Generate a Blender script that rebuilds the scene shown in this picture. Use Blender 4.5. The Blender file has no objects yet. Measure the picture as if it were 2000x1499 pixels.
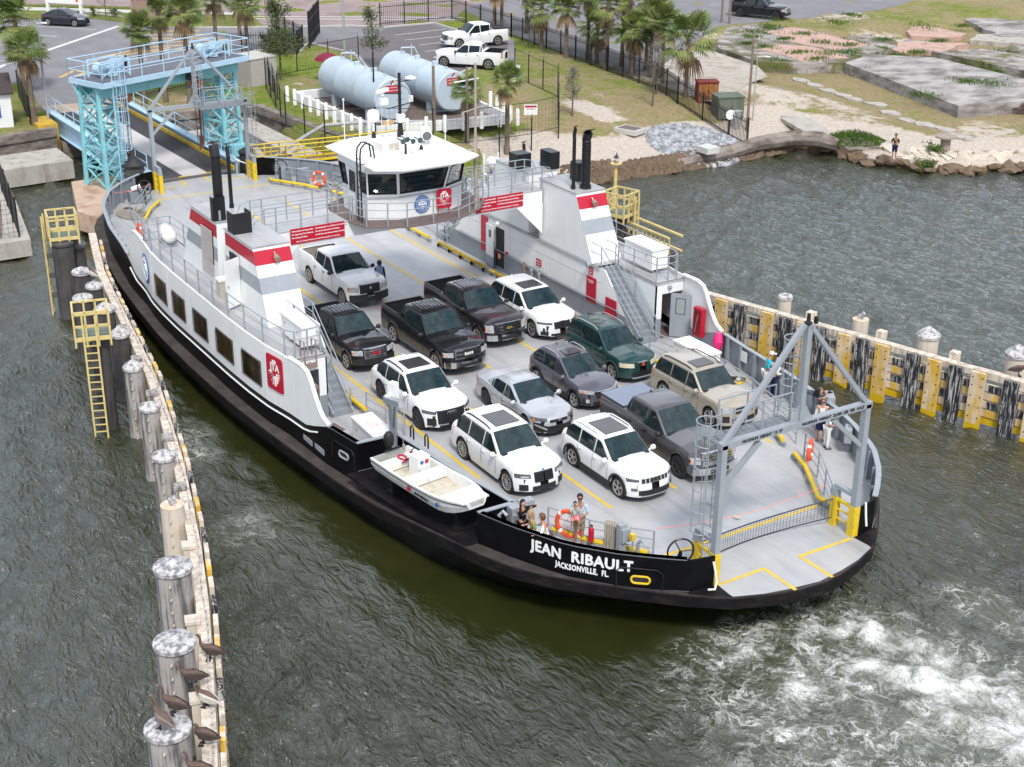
import bpy,bmesh,math,random
import numpy as np
from mathutils import Vector,Matrix,Euler,noise as mnoise
R=math.radians
random.seed(7)
SC=bpy.context.scene
COL=SC.collection
cam_data=bpy.data.cameras.new('camera')
cam=bpy.data.objects.new('camera',cam_data)
COL.objects.link(cam)
cam.location=(53.2,-27.6,24.2)
_yaw,_pitch,_roll=R(147.98194118),R(23.42110627),R(0.48624188)
_fw=Vector((math.cos(_yaw)*math.cos(_pitch),math.sin(_yaw)*math.cos(_pitch),-math.sin(_pitch)))
_r=_fw.cross(Vector((0,0,1))).normalized()
_u=_r.cross(_fw)
_r2=_r*math.cos(_roll)+_u*math.sin(_roll)
_u2=-_r*math.sin(_roll)+_u*math.cos(_roll)
cam.rotation_euler=Matrix((_r2,_u2,-_fw)).transposed().to_euler()
cam_data.sensor_width=36.0
cam_data.lens=2782.15/2000*36.0
cam_data.clip_start=0.5
cam_data.clip_end=2500
SC.camera=cam
SUN_EL,SUN_AZ=R(52),R(-20)
world=bpy.data.worlds.new('World')
SC.world=world
world.use_nodes=True
nt=world.node_tree
for n in list(nt.nodes):nt.nodes.remove(n)
wo=nt.nodes.new('ShaderNodeOutputWorld')
bg=nt.nodes.new('ShaderNodeBackground');bg.inputs['Strength'].default_value=0.1
sky=nt.nodes.new('ShaderNodeTexSky');sky.sky_type='NISHITA';sky.sun_disc=False
sky.sun_elevation=SUN_EL;sky.sun_rotation=R(90)-SUN_AZ
sky.dust_density=1.2;sky.ozone_density=1.0
hs=nt.nodes.new('ShaderNodeHueSaturation');hs.inputs['Saturation'].default_value=1.05
tcw=nt.nodes.new('ShaderNodeTexCoord')
mpw=nt.nodes.new('ShaderNodeMapping');mpw.inputs['Scale'].default_value=(1,1,2.6)
cln=nt.nodes.new('ShaderNodeTexNoise');cln.inputs['Scale'].default_value=3.2;cln.inputs['Detail'].default_value=7;cln.inputs['Roughness'].default_value=.55
clr=nt.nodes.new('ShaderNodeValToRGB')
clr.color_ramp.elements[0].position=.4;clr.color_ramp.elements[0].color=(0,0,0,1)
clr.color_ramp.elements[1].position=.58;clr.color_ramp.elements[1].color=(1,1,1,1)
mixc=nt.nodes.new('ShaderNodeMix');mixc.data_type='RGBA'
mixc.inputs[7].default_value=(11.3,12.1,13.5,1)
mfac=nt.nodes.new('ShaderNodeMath');mfac.operation='MULTIPLY_ADD';mfac.inputs[1].default_value=.8;mfac.inputs[2].default_value=.12
L_=nt.links.new
L_(tcw.outputs['Generated'],mpw.inputs['Vector']);L_(mpw.outputs[0],cln.inputs['Vector'])
L_(cln.outputs['Fac'],clr.inputs['Fac']);L_(clr.outputs['Color'],mfac.inputs[0]);L_(mfac.outputs[0],mixc.inputs[0])
L_(sky.outputs[0],hs.inputs['Color']);L_(hs.outputs[0],mixc.inputs[6])
L_(mixc.outputs[2],bg.inputs['Color']);L_(bg.outputs[0],wo.inputs['Surface'])
sun_data=bpy.data.lights.new('sun','SUN');sun_data.energy=2.7;sun_data.angle=R(10);sun_data.color=(1,.965,.91)
sun=bpy.data.objects.new('sun',sun_data);COL.objects.link(sun)
_sd=Vector((math.cos(SUN_AZ)*math.cos(SUN_EL),math.sin(SUN_AZ)*math.cos(SUN_EL),math.sin(SUN_EL)))
sun.rotation_euler=_sd.to_track_quat('Z','Y').to_euler()
SC.view_settings.view_transform='Standard'
SC.view_settings.look='None'
SC.view_settings.exposure=0.3
SC.view_settings.gamma=1.0
SC.view_settings.use_curve_mapping=False
SC.render.engine='CYCLES'
MATS={}
def mat(name,col,rough=.5,metal=0.,var=.12,scale=3.,bump=0.,bscale=30.,dirt=None,dirt_amt=0.,dirt_scale=(1.,1.,1.),coat=0.,spec=.5,emit=None,trans=0.,dthr=(.5,.68),det=5.,col2=None,c2thr=(.42,.6)):
 if name in MATS:return MATS[name]
 m=bpy.data.materials.new(name);m.use_nodes=True
 t=m.node_tree;b=t.nodes['Principled BSDF'];l=t.links.new
 tc=t.nodes.new('ShaderNodeTexCoord')
 n1=t.nodes.new('ShaderNodeTexNoise');n1.inputs['Scale'].default_value=scale;n1.inputs['Detail'].default_value=det
 l(tc.outputs['Object'],n1.inputs['Vector'])
 mr=t.nodes.new('ShaderNodeMapRange');mr.inputs[1].default_value=.25;mr.inputs[2].default_value=.75
 mr.inputs[3].default_value=1-var;mr.inputs[4].default_value=1+var*.6
 l(n1.outputs['Fac'],mr.inputs[0])
 base=t.nodes.new('ShaderNodeRGB');base.outputs[0].default_value=(*col,1)
 out=base.outputs[0]
 if col2:
  n3=t.nodes.new('ShaderNodeTexNoise');n3.inputs['Scale'].default_value=scale*.37;n3.inputs['Detail'].default_value=8;n3.inputs['Roughness'].default_value=.6
  l(tc.outputs['Object'],n3.inputs['Vector'])
  m3=t.nodes.new('ShaderNodeMapRange');m3.inputs[1].default_value=c2thr[0];m3.inputs[2].default_value=c2thr[1];l(n3.outputs['Fac'],m3.inputs[0])
  x3=t.nodes.new('ShaderNodeMix');x3.data_type='RGBA';l(m3.outputs[0],x3.inputs[0]);l(out,x3.inputs[6]);x3.inputs[7].default_value=(*col2,1)
  out=x3.outputs[2]
 if dirt:
  mp=t.nodes.new('ShaderNodeMapping');mp.inputs['Scale'].default_value=dirt_scale
  l(tc.outputs['Object'],mp.inputs['Vector'])
  n2=t.nodes.new('ShaderNodeTexNoise');n2.inputs['Scale'].default_value=1.;n2.inputs['Detail'].default_value=8;n2.inputs['Roughness'].default_value=.62
  l(mp.outputs[0],n2.inputs['Vector'])
  m2=t.nodes.new('ShaderNodeMapRange');m2.inputs[1].default_value=dthr[0];m2.inputs[2].default_value=dthr[1];m2.inputs[4].default_value=dirt_amt
  l(n2.outputs['Fac'],m2.inputs[0])
  x2=t.nodes.new('ShaderNodeMix');x2.data_type='RGBA';l(m2.outputs[0],x2.inputs[0]);l(out,x2.inputs[6]);x2.inputs[7].default_value=(*dirt,1)
  out=x2.outputs[2]
 mul=t.nodes.new('ShaderNodeVectorMath');mul.operation='SCALE';l(out,mul.inputs[0]);l(mr.outputs[0],mul.inputs['Scale'])
 l(mul.outputs[0],b.inputs['Base Color'])
 b.inputs['Roughness'].default_value=rough;b.inputs['Metallic'].default_value=metal
 b.inputs['Specular IOR Level'].default_value=spec
 if coat:b.inputs['Coat Weight'].default_value=coat;b.inputs['Coat Roughness'].default_value=.04
 if trans:b.inputs['Transmission Weight'].default_value=trans
 if emit:b.inputs['Emission Color'].default_value=(*col,1);b.inputs['Emission Strength'].default_value=emit
 if bump:
  nb=t.nodes.new('ShaderNodeTexNoise');nb.inputs['Scale'].default_value=bscale;nb.inputs['Detail'].default_value=6
  l(tc.outputs['Object'],nb.inputs['Vector'])
  bp=t.nodes.new('ShaderNodeBump');bp.inputs['Strength'].default_value=bump;bp.inputs['Distance'].default_value=.05
  l(nb.outputs['Fac'],bp.inputs['Height']);l(bp.outputs[0],b.inputs['Normal'])
 MATS[name]=m
 return m
ORD='first second third fourth fifth sixth seventh eighth ninth tenth eleventh twelfth'.split()
OFF={}
def mkframe(p,q):
 p,q=Vector(p),Vector(q);d=(q-p);L=d.length;d=d/max(L,1e-9)
 up=Vector((0,0,1))if abs(d.z)<.98 else Vector((0,1,0))
 s=d.cross(up).normalized();u=s.cross(d)
 return p,q,d,s,u,L
class MB:
 def __init__(s):s.v=[];s.f=[];s.m=[];s.cur=0
 def add(s,vs,fs):
  o=len(s.v);s.v+=[tuple(x)for x in vs];s.f+=[tuple(i+o for i in f)for f in fs];s.m+=[s.cur]*len(fs);return s
 def mi(s,i):s.cur=i;return s
 def box(s,c,d,rz=0,M=None):
  hx,hy,hz=d[0]/2,d[1]/2,d[2]/2
  vs=[Vector((x,y,z))for x in(-hx,hx)for y in(-hy,hy)for z in(-hz,hz)]
  if M is not None:vs=[M@v for v in vs]
  elif rz:
   cs,sn=math.cos(rz),math.sin(rz);vs=[Vector((v.x*cs-v.y*sn,v.x*sn+v.y*cs,v.z))for v in vs]
  c=Vector(c)
  return s.add([v+c for v in vs],[(0,1,3,2),(4,6,7,5),(0,4,5,1),(2,3,7,6),(0,2,6,4),(1,5,7,3)])
 def bar(s,p,q,w,h=None):
  h=h or w;p,q,d,sd,u,L=mkframe(p,q)
  vs=[e+sd*a*w/2+u*b*h/2 for e in(p,q)for a,b in((-1,-1),(1,-1),(1,1),(-1,1))]
  return s.add(vs,[(0,1,2,3),(7,6,5,4),(0,4,5,1),(1,5,6,2),(2,6,7,3),(3,7,4,0)])
 def cyl(s,p,q,r,r2=None,n=8,caps=True):
  r2=r if r2 is None else r2;p,q,d,sd,u,L=mkframe(p,q)
  vs=[]
  for e,rr in((p,r),(q,r2)):
   for i in range(n):
    a=2*math.pi*i/n;vs.append(e+sd*math.cos(a)*rr+u*math.sin(a)*rr)
  fs=[(i,(i+1)%n,n+(i+1)%n,n+i)for i in range(n)]
  if caps:fs+=[tuple(range(n-1,-1,-1)),tuple(range(n,2*n))]
  return s.add(vs,fs)
 def tube(s,pts,r,n=6,closed=False,rs=None):
  pts=[Vector(p)for p in pts];k=len(pts);vs=[]
  prev=None
  for i,p in enumerate(pts):
   if closed:d=pts[(i+1)%k]-pts[i-1]
   else:d=pts[min(i+1,k-1)]-pts[max(i-1,0)]
   d.normalize()
   if prev is None:
    up=Vector((0,0,1))if abs(d.z)<.9 else Vector((0,1,0));sd=d.cross(up).normalized()
   else:
    sd=(prev-d*prev.dot(d)).normalized()
   prev=sd;u=sd.cross(d);rr=rs[i]if rs else r
   for j in range(n):
    a=2*math.pi*j/n;vs.append(p+sd*math.cos(a)*rr+u*math.sin(a)*rr)
  fs=[]
  for i in range(k if closed else k-1):
   a,b=i*n,((i+1)%k)*n
   fs+=[(a+j,a+(j+1)%n,b+(j+1)%n,b+j)for j in range(n)]
  if not closed:fs+=[tuple(range(n-1,-1,-1)),tuple(range((k-1)*n,k*n))]
  return s.add(vs,fs)
 def lathe(s,c,prof,n=16,axis='z'):
  vs=[]
  for(r,z)in prof:
   for j in range(n):
    a=2*math.pi*j/n;x,y=math.cos(a)*r,math.sin(a)*r
    v=(x,y,z)if axis=='z' else((z,x,y)if axis=='x' else(x,z,y))
    vs.append(Vector(c)+Vector(v))
  fs=[]
  for i in range(len(prof)-1):
   fs+=[(i*n+j,i*n+(j+1)%n,(i+1)*n+(j+1)%n,(i+1)*n+j)for j in range(n)]
  fs+=[tuple(range(n-1,-1,-1)),tuple(range((len(prof)-1)*n,len(prof)*n))]
  return s.add(vs,fs)
 def prism(s,poly,z0,z1):
  n=len(poly);z0=z0 if hasattr(z0,'__len__')else[z0]*n;z1=z1 if hasattr(z1,'__len__')else[z1]*n
  vs=[(p[0],p[1],z0[i])for i,p in enumerate(poly)]+[(p[0],p[1],z1[i])for i,p in enumerate(poly)]
  return s.add(vs,[tuple(range(n-1,-1,-1)),tuple(range(n,2*n))]+[(i,(i+1)%n,n+(i+1)%n,n+i)for i in range(n)])
 def slab(s,pts,t):
  pts=[Vector(p)for p in pts];n=len(pts)
  nn=Vector((0,0,0))
  for i in range(n):nn+=(pts[i]-pts[0]).cross(pts[(i+1)%n]-pts[0])
  nn.normalize()
  vs=pts+[p-nn*t for p in pts]
  return s.add(vs,[tuple(range(n)),tuple(range(2*n-1,n-1,-1))]+[(i,n+i,n+(i+1)%n,(i+1)%n)for i in range(n)])
 def face(s,*pts):return s.add(pts,[tuple(range(len(pts)))])
 def strip(s,a,b):
  n=len(a);return s.add(list(a)+list(b),[(i,i+1,n+i+1,n+i)for i in range(n-1)])
 def build(s,name,mats,parent=None,smooth=False,kind=None,label=None,angle=35):
  me=bpy.data.meshes.new(name)
  off=OFF.get(parent.name,Vector((0,0,0)))if parent is not None else Vector((0,0,0))
  if off.length:vs=[(v[0]-off.x,v[1]-off.y,v[2]-off.z)for v in s.v]
  else:vs=s.v
  me.from_pydata([tuple(v)for v in vs],[],s.f)
  if not isinstance(mats,(list,tuple)):mats=[mats]
  for m in mats:me.materials.append(m)
  if len(mats)>1:me.polygons.foreach_set('material_index',s.m)
  if smooth:
   me.polygons.foreach_set('use_smooth',[True]*len(me.polygons))
   me.set_sharp_from_angle(angle=R(angle))
  me.update()
  o=bpy.data.objects.new(name,me);COL.objects.link(o)
  if parent is not None:
   o.parent=parent;OFF[o.name]=off
  if kind:o['kind']=kind
  if label:o['label']=label
  return o
def tag(o,label,cat,group=None):
 o['label']=label;o['category']=cat
 if group:o['group']=group
 return o
def thing(name,label,cat,loc=(0,0,0),rz=0,group=None,world=False):
 o=bpy.data.objects.new(name,None);COL.objects.link(o);o.empty_display_size=.2
 o.location=loc;o.rotation_euler=(0,0,rz);tag(o,label,cat,group)
 if world:OFF[o.name]=Vector(loc)
 return o
KIDS={}
def copy_tree(o,parent=None,mapmat=None):
 c=o.copy();COL.objects.link(c)
 if parent is not None:c.parent=parent
 for ch in list(o.children):copy_tree(ch,c)
 return c
def text_mesh(s,size,align='CENTER',depth=.01,spacing=1.0):
 cu=bpy.data.curves.new('txt','FONT');cu.body=s;cu.size=size;cu.align_x=align;cu.align_y='CENTER'
 cu.extrude=depth/2;cu.resolution_u=2;cu.space_character=spacing
 ob=bpy.data.objects.new('txt',cu);COL.objects.link(ob)
 dg=bpy.context.evaluated_depsgraph_get();me=bpy.data.meshes.new_from_object(ob.evaluated_get(dg))
 vs=[v.co.copy()for v in me.vertices];fs=[tuple(p.vertices)for p in me.polygons]
 bpy.data.objects.remove(ob);bpy.data.curves.remove(cu);bpy.data.meshes.remove(me)
 return vs,fs
def text_on(mb,s,size,origin,xdir,ydir,depth=.01,align='CENTER',spacing=1.0,bold=0):
 vs,fs=text_mesh(s,size,align,depth,spacing)
 o,x,y=Vector(origin),Vector(xdir).normalized(),Vector(ydir).normalized();n=x.cross(y)
 offs=[(0,0)]if not bold else[(-bold,0),(bold,0),(0,bold),(0,-bold)]
 for i,(bx,by)in enumerate(offs):mb.add([o+x*(v.x+bx)+y*(v.y+by)+n*(v.z+i*.0007)for v in vs],fs)
def lerp(a,b,t):return a+(b-a)*t
def interp(tab,x):
 xs=[a for a,_ in tab];ys=[b for _,b in tab]
 return float(np.interp(x,xs,ys))
def resample(pts,step):
 pts=[Vector(p)for p in pts];out=[pts[0]]
 for a,b in zip(pts,pts[1:]):
  n=max(1,int(round((b-a).length/step)))
  for i in range(1,n+1):out.append(a.lerp(b,i/n))
 return out
def rail(mb,pts,h=1.05,mids=(.37,.7),r=.024,posts=True,pr=.03,step=None,closed=False):
 pts=[Vector(p)for p in pts]
 for k in(h,)+tuple(h*m for m in mids):
  mb.tube([p+Vector((0,0,k))for p in pts],r if k==h else r*.75,6)
 if posts:
  for p in(resample(pts,step)if step else pts):mb.cyl(p,p+Vector((0,0,h)),pr,n=6)
M_WHITE=mat('white_paint',(.78,.79,.78),.42,var=.05,scale=1.2,dirt=(.42,.38,.33),dirt_amt=.3,dirt_scale=(2.5,2.5,.5),dthr=(.55,.8))
M_WHITE2=mat('white_gloss',(.82,.82,.8),.3,var=.05,scale=4)
M_DECK=mat('deck_grey_paint',(.39,.395,.4),.38,var=.13,scale=.9,dirt=(.25,.245,.24),dirt_amt=.6,dirt_scale=(.16,1.5,1),dthr=(.48,.72),col2=(.43,.42,.415),bump=.06,bscale=25)
M_GREY=mat('grey_paint',(.24,.265,.295),.42,var=.12,scale=2,dirt=(.16,.13,.11),dirt_amt=.35,dirt_scale=(3,3,1.2),dthr=(.56,.76))
M_GREY2=mat('grey_steel_paint',(.3,.325,.35),.4,var=.1,scale=3)
M_HULL=mat('hull_black',(.005,.005,.006),.38,var=.3,scale=1.5,dirt=(.02,.018,.017),dirt_amt=.45,dirt_scale=(1.2,1.2,4),dthr=(.52,.8),spec=.12)
M_GUARD=mat('guard_black_worn',(.009,.008,.009),.55,var=.3,scale=2,dirt=(.055,.042,.037),dirt_amt=.55,dirt_scale=(1.6,1.6,6),dthr=(.5,.78),spec=.15)
M_GTOP=mat('guard_top_brown',(.055,.045,.043),.65,var=.25,scale=2,dirt=(.12,.1,.09),dirt_amt=.6,dirt_scale=(1.5,1.5,3),dthr=(.48,.72),spec=.2)
M_YEL=mat('yellow_paint',(.72,.5,.02),.45,var=.12,scale=4,dirt=(.4,.27,.06),dirt_amt=.35,dirt_scale=(5,5,5))
M_LINE=mat('yellow_line_paint',(.7,.47,.04),.5,var=.18,scale=3,dirt=(.42,.36,.22),dirt_amt=.55,dirt_scale=(2,2,2),dthr=(.5,.75))
M_RED=mat('red_paint',(.47,.008,.03),.38,var=.08,scale=2)
M_BLACK=mat('black_paint',(.012,.012,.014),.35,var=.2,scale=3)
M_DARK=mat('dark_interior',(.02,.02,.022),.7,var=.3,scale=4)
M_GLASS=mat('tinted_glass',(.012,.02,.022),.05,var=.5,scale=1.6,spec=.8)
M_GLASSB=mat('brown_tinted_glass',(.02,.014,.007),.06,var=.6,scale=2.2,spec=.6,dirt=(.1,.08,.015),dirt_amt=.5,dirt_scale=(2,2,3))
M_ORANGE=mat('orange_red',(.78,.09,.025),.5,var=.08)
M_BLUE=mat('seal_blue',(.03,.12,.38),.4,var=.05)
M_GRAT=mat('brown_grating',(.17,.125,.115),.8,var=.3,scale=8,bump=.4,bscale=60)
M_BROWN=mat('brown_metal',(.26,.18,.15),.6,var=.2)
M_ROPE=mat('rope',(.42,.38,.31),.85,var=.3,scale=20,bump=.6,bscale=90)
M_STEEL=mat('bare_steel',(.5,.5,.5),.35,metal=.8,var=.1)
M_PINK=mat('pink_vest',(.85,.03,.2),.6)
M_RUBBER=mat('rubber',(.014,.014,.015),.75,var=.2,scale=6)
M_TAN=mat('beige_plastic',(.5,.46,.36),.5,var=.08)
# ================================================================ FERRY
D=1.7
WT=[(0,9.5),(3,9.5),(5,9.45),(6.6,9.35),(8,9.15),(11,9.0),(13,8.7),(16,8.35),(19.4,7.65),(20.7,7.2),(22.45,6.4),(23.75,5.35),(24.7,4.3),(25.1,3.8),(25.3,3.0)]
GT=[(0,10.05),(4,10.0),(8,9.72),(12,9.35),(15,8.95),(18,8.45),(20,8.0),(21.2,7.5),(22.2,6.85),(23.2,5.95),(24.2,5.0),(25.2,3.95),(26.05,2.85),(26.5,1.7),(26.75,.8),(26.82,0)]
def W(x):return interp(WT,abs(x))
def G(x):return interp(GT,abs(x))
def ZG(x):
 t=min(1,max(0,(abs(x)-13)/7));return 1.22+.475*t*t*(3-2*t)
ZB=[(0,2.12),(7.4,2.12),(9.6,2.2),(11.2,2.75),(11.3,2.77)]
def zb(x):return interp(ZB,abs(x))
ferry=thing('ferry','black and white double ended car ferry with red and grey striped stacks','ferry',(0,0,0),world=True)
XS=[0,1.5,3,4.5,6,7.5,9,10.5,12,13.5,15,16.5,18,19,20,20.6,21.2,21.7,22.2,22.7,23.2,23.7,24.2,24.7,25.2,25.65,26.05,26.3,26.5,26.65,26.75,26.82]
ring=[(x,-G(x))for x in XS]+[(x,G(x))for x in XS[-2::-1]]
ring=ring+[(-x,y)for x,y in ring[-2:0:-1]]
ringV=[Vector((x,y))for x,y in ring]
def inset(d,dy=None):
 out=[];n=len(ringV)
 for i,p in enumerate(ringV):
  t=(ringV[(i+1)%n]-ringV[i-1]).normalized();nn=Vector((-t.y,t.x))
  dd=d(abs(p.x))if callable(d)else d
  out.append(p+nn*dd)
 return out
def loop_strip(mb,rings):
 n=len(rings[0]);o=len(mb.v)
 for rg in rings:mb.v+=[tuple(p)for p in rg]
 for k in range(len(rings)-1):
  for i in range(n):
   mb.f.append((o+k*n+i,o+k*n+(i+1)%n,o+(k+1)*n+(i+1)%n,o+(k+1)*n+i));mb.m.append(mb.cur)
def R3(pts,z):return[(p.x,p.y,z(p.x)if callable(z)else z)for p in pts]
mb=MB()
und=lambda x:.45+1.6*min(1,max(0,(x-17)/8))
loop_strip(mb,[R3(inset(.12),lambda x:ZG(x)-.44),R3(inset(lambda x:und(x)*.6),.55),R3(inset(lambda x:und(x)*1.2),-.1),R3(inset(lambda x:und(x)*2),-1.6)])
mb.build('hull',M_HULL,ferry,smooth=True)
mb=MB()
wid=lambda x:max(.14,min(.75,G(x)-W(x)+.05))if x<25 else .14
loop_strip(mb,[R3(inset(wid),ZG),R3(inset(.03),ZG)]);mb.build('guard_top',M_GTOP,ferry,smooth=True)
mb=MB();loop_strip(mb,[R3(inset(.03),ZG),R3(inset(0),lambda x:ZG(x)-.04),R3(inset(.02),lambda x:ZG(x)-.42),R3(inset(.3),lambda x:ZG(x)-.5)])
mb.build('guard',M_GUARD,ferry,smooth=True,angle=30)
mb=MB();q_=[(x,W(x)-.03)for x in np.linspace(0,25.1,60)]+[(25.26,2.95),(26.0,2.8),(26.35,1.9),(26.55,1.0),(26.68,0)]
dp=[(x,-y)for x,y in q_]+[(x,y)for x,y in q_[-2::-1]];dp=dp+[(-x,y)for x,y in dp[-2:0:-1]]
mb.add([(x,y,D)for x,y in dp],[tuple(range(len(dp)))])
mb.build('deck',M_DECK,ferry)
for sx in(1,-1):
 for sy in(1,-1):
  mb=MB();pl=[(25.22*sx,2.78*sy),(26.0*sx,2.84*sy),(25.62*sx,3.38*sy),(25.2*sx,3.86*sy),(25.12*sx,3.75*sy)]
  mb.slab([(x,y,D+.008)for x,y in(pl if sx*sy>0 else pl[::-1])],.006);mb.build('corner_plate',M_GUARD,ferry)
def side_pts(x0,x1,sy,step=.7):
 n=max(2,int(abs(x1-x0)/step)+1);return[(x0+(x1-x0)*i/n,sy*W(x0+(x1-x0)*i/n))for i in range(n+1)]
def wall(name,pts,z0,z1,th,material,parent=ferry,cap=None,smooth=True):
 mb=MB();a,b,c,d=[],[],[],[]
 for i,(x,y)in enumerate(pts):
  q0,q1=pts[max(0,i-1)],pts[min(len(pts)-1,i+1)]
  t=Vector((q1[0]-q0[0],q1[1]-q0[1])).normalized();n=Vector((-t.y,t.x))
  if n.dot(Vector((x,y)))>0:n=-n
  lo,hi=(z0(x)if callable(z0)else z0),(z1(x)if callable(z1)else z1)
  a.append((x,y,lo));b.append((x,y,hi));c.append((x+n.x*th,y+n.y*th,hi));d.append((x+n.x*th,y+n.y*th,lo))
 mb.strip(a,b);mb.strip(b,c);mb.strip(c,d)
 mb.face(a[0],b[0],c[0],d[0]);mb.face(a[-1],b[-1],c[-1],d[-1])
 return mb.build(name,material,parent,smooth=smooth,angle=25)
XE=25.12
segs=[]
for sy in(-1,1):
 if sy==-1:segs+=[side_pts(-XE,12.92,sy),side_pts(19.38,XE,sy)]
 else:segs+=[side_pts(-XE,XE,sy)]
for s in segs:
 wall('side_plating',s,lambda x:ZG(x)-.03,lambda x:zb(x),.05,M_HULL)
for sx in(1,-1):
 for sy in(1,-1):
  wall('bulwark_end',[(XE*sx,sy*W(XE)),(25.28*sx,2.98*sy)],D-.03,2.77,.06,M_HULL)
def bulwark(x0,x1,sy,ribs=True):
 pts=side_pts(x0,x1,sy,.5);inn=[]
 for i,(x,y)in enumerate(pts):
  q0,q1=pts[max(0,i-1)],pts[min(len(pts)-1,i+1)]
  t=Vector((q1[0]-q0[0],q1[1]-q0[1])).normalized();n=Vector((-t.y,t.x))
  if n.dot(Vector((x,y)))>0:n=-n
  inn.append((Vector((x,y))+n*.055,n,t))
 wall('bulwark_lining',[tuple(p)for p,n,t in inn],D,2.765,.012,M_GREY)
 mb=MB()
 for(p,n,t),(p2,n2,t2)in zip(inn,inn[1:]):
  a0,a1=p-n*.08,p+n*.1;b0,b1=p2-n2*.08,p2+n2*.1
  mb.add([(a0.x,a0.y,2.772),(a1.x,a1.y,2.772),(b1.x,b1.y,2.772),(b0.x,b0.y,2.772),(a0.x,a0.y,2.81),(a1.x,a1.y,2.81),(b1.x,b1.y,2.81),(b0.x,b0.y,2.81)],[(4,5,6,7),(0,1,5,4),(2,3,7,6),(3,0,4,7),(1,2,6,5)])
 mb.build('cap_rail',M_GREY2,ferry)
 if ribs:
  for p,n,t in inn[1:-1:2]:
   mb=MB();q=p+n*.1
   mb.box((q.x,q.y,D+.53),(.17,.05,1.06),math.atan2(n.y,n.x));q2=p+n*.19
   mb.box((q2.x,q2.y,D+.53),(.012,.12,1.06),math.atan2(n.y,n.x));mb.build('stiffener',M_GREY,ferry)
bulwark(11.4,25.05,1);bulwark(-11.4,-25.05,1);bulwark(-11.4,-25.05,-1)
for a_,s_ in((1,1),(-1,1),(1,-1),(-1,-1)):wall('bulwark_lining',[(x,y-.12*s_)for x,y in side_pts(8.32*a_,11.4*a_,s_)],D,lambda x:zb(x)+.02,.012,M_GREY);bulwark(19.45,25.05,-1);bulwark(11.3,12.9,-1,False)
rec=[(12.92,-W(12.92)),(12.98,-7.15),(16,-6.85),(19.38,-6.35),(19.38,-W(19.38))]
for a,b in zip(rec,rec[1:]):
 n=Vector((-(b[1]-a[1]),b[0]-a[0])).normalized()*.05
 mb=MB();mb.slab([(a[0],a[1],D-.2),(b[0],b[1],D-.2),(b[0],b[1],2.77),(a[0],a[1],2.77)],.05);mb.build('recess_plating',M_HULL,ferry)
 mb=MB();mb.bar((a[0],a[1],2.79),(b[0],b[1],2.79),.16,.04);mb.build('cap_rail',M_GREY2,ferry)
 if a[0]<15:
  pass
mb=MB();fl=[(12.95,-9.15),(14.5,-9.0),(16.5,-8.7),(18,-8.38),(19.36,-8.1),(19.36,-6.37),(16,-6.88),(13,-7.18)]
mb.slab([(x,y,D+.012)for x,y in fl],.012);mb.build('recess_floor',M_GUARD,ferry)
mb=MB()
for x,y0 in((13.3,-7.0),(14.2,-6.92)):mb.tube([(x,y0+.2,2.7),(x,y0+.2,3.1),(x+.1,y0+.2,3.2),(x+.22,y0+.2,3.1),(x+.22,y0+.2,2.7)],.03,6)
mb.build('mooring_loop',M_BLACK,ferry)
for x in(9.6,10.5):
 mb=MB();y=-W(x)-.015;mb.box((x,y,1.62),(.75,.03,.2));mb.build('freeing_port',M_GREY2,ferry)
def hawse(x,y,z,ang,col=M_YEL):
 mb=MB();T=Matrix.Rotation(ang,3,'Z')
 pts=[]
 for i in range(20):
  a=2*math.pi*i/20;px=math.cos(a)*.12+(.16 if math.cos(a)>0 else-.16);pts.append(Vector((x,y,z))+T@Vector((px,-.02,math.sin(a)*.12)))
 mb.tube(pts,.035,6,closed=True);h=mb.build('hawse_pipe',col,ferry)
 mb=MB();mb.add([p+T@Vector((0,.012,0))for p in pts],[tuple(range(20))]);mb.build('opening',M_DARK,h)
 mb=MB();o=[Vector((x,y,z))+T@Vector((sx_,-.025,sz_))for sx_,sz_ in((-.72,-.35),(-.72,.26),(-.6,.38),(.5,.38),(.66,.24),(.66,-.35))]
 mb.tube(o,.022,5);mb.build('weld_bead',M_BLACK,ferry)
hawse(24.2,-W(24.2)-.04,2.0,math.atan2(W(23.9)-W(24.5),.6));hawse(12.2,-W(12.2)-.04,2.05,.15,M_GREY2)
def curve_text(s,size,xa,xb,z,label=None,zt=0.):
 N=60;xs=[xa+(xb-xa)*i/N for i in range(N+1)];ps=[Vector((x,-W(x),0))for x in xs]
 cum=[0]
 for a,b in zip(ps,ps[1:]):cum.append(cum[-1]+(b-a).length)
 vs,fs=text_mesh(s,size,'CENTER',.012,1.08);mx=max(v.x for v in vs);mn=min(v.x for v in vs)
 mb=MB();k=cum[-1]/(mx-mn)
 for bb,(bx,by)in enumerate(((0,0),(.02*size/.5,0),(-.02*size/.5,0),(0,.016*size/.5),(0,-.016*size/.5))):
  out=[]
  for v in vs:
   sdist=(v.x+bx-mn)*k;x=float(np.interp(sdist,cum,xs));e=.01
   t=Vector((2*e,-(W(x+e)-W(x-e)),0)).normalized();n=Vector((t.y,-t.x,0))
   p=Vector((x,-W(x),z+v.y+by))+n*(.02+v.z+bb*.0008);out.append(p)
  mb.add(out,fs)
 mb.build('name_lettering',M_WHITE2,ferry)
curve_text('JEAN  RIBAULT',.5,21.3,24.02,2.39)
curve_text('JACKSONVILLE,  FL.',.27,22.12,23.5,2.03)
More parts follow.
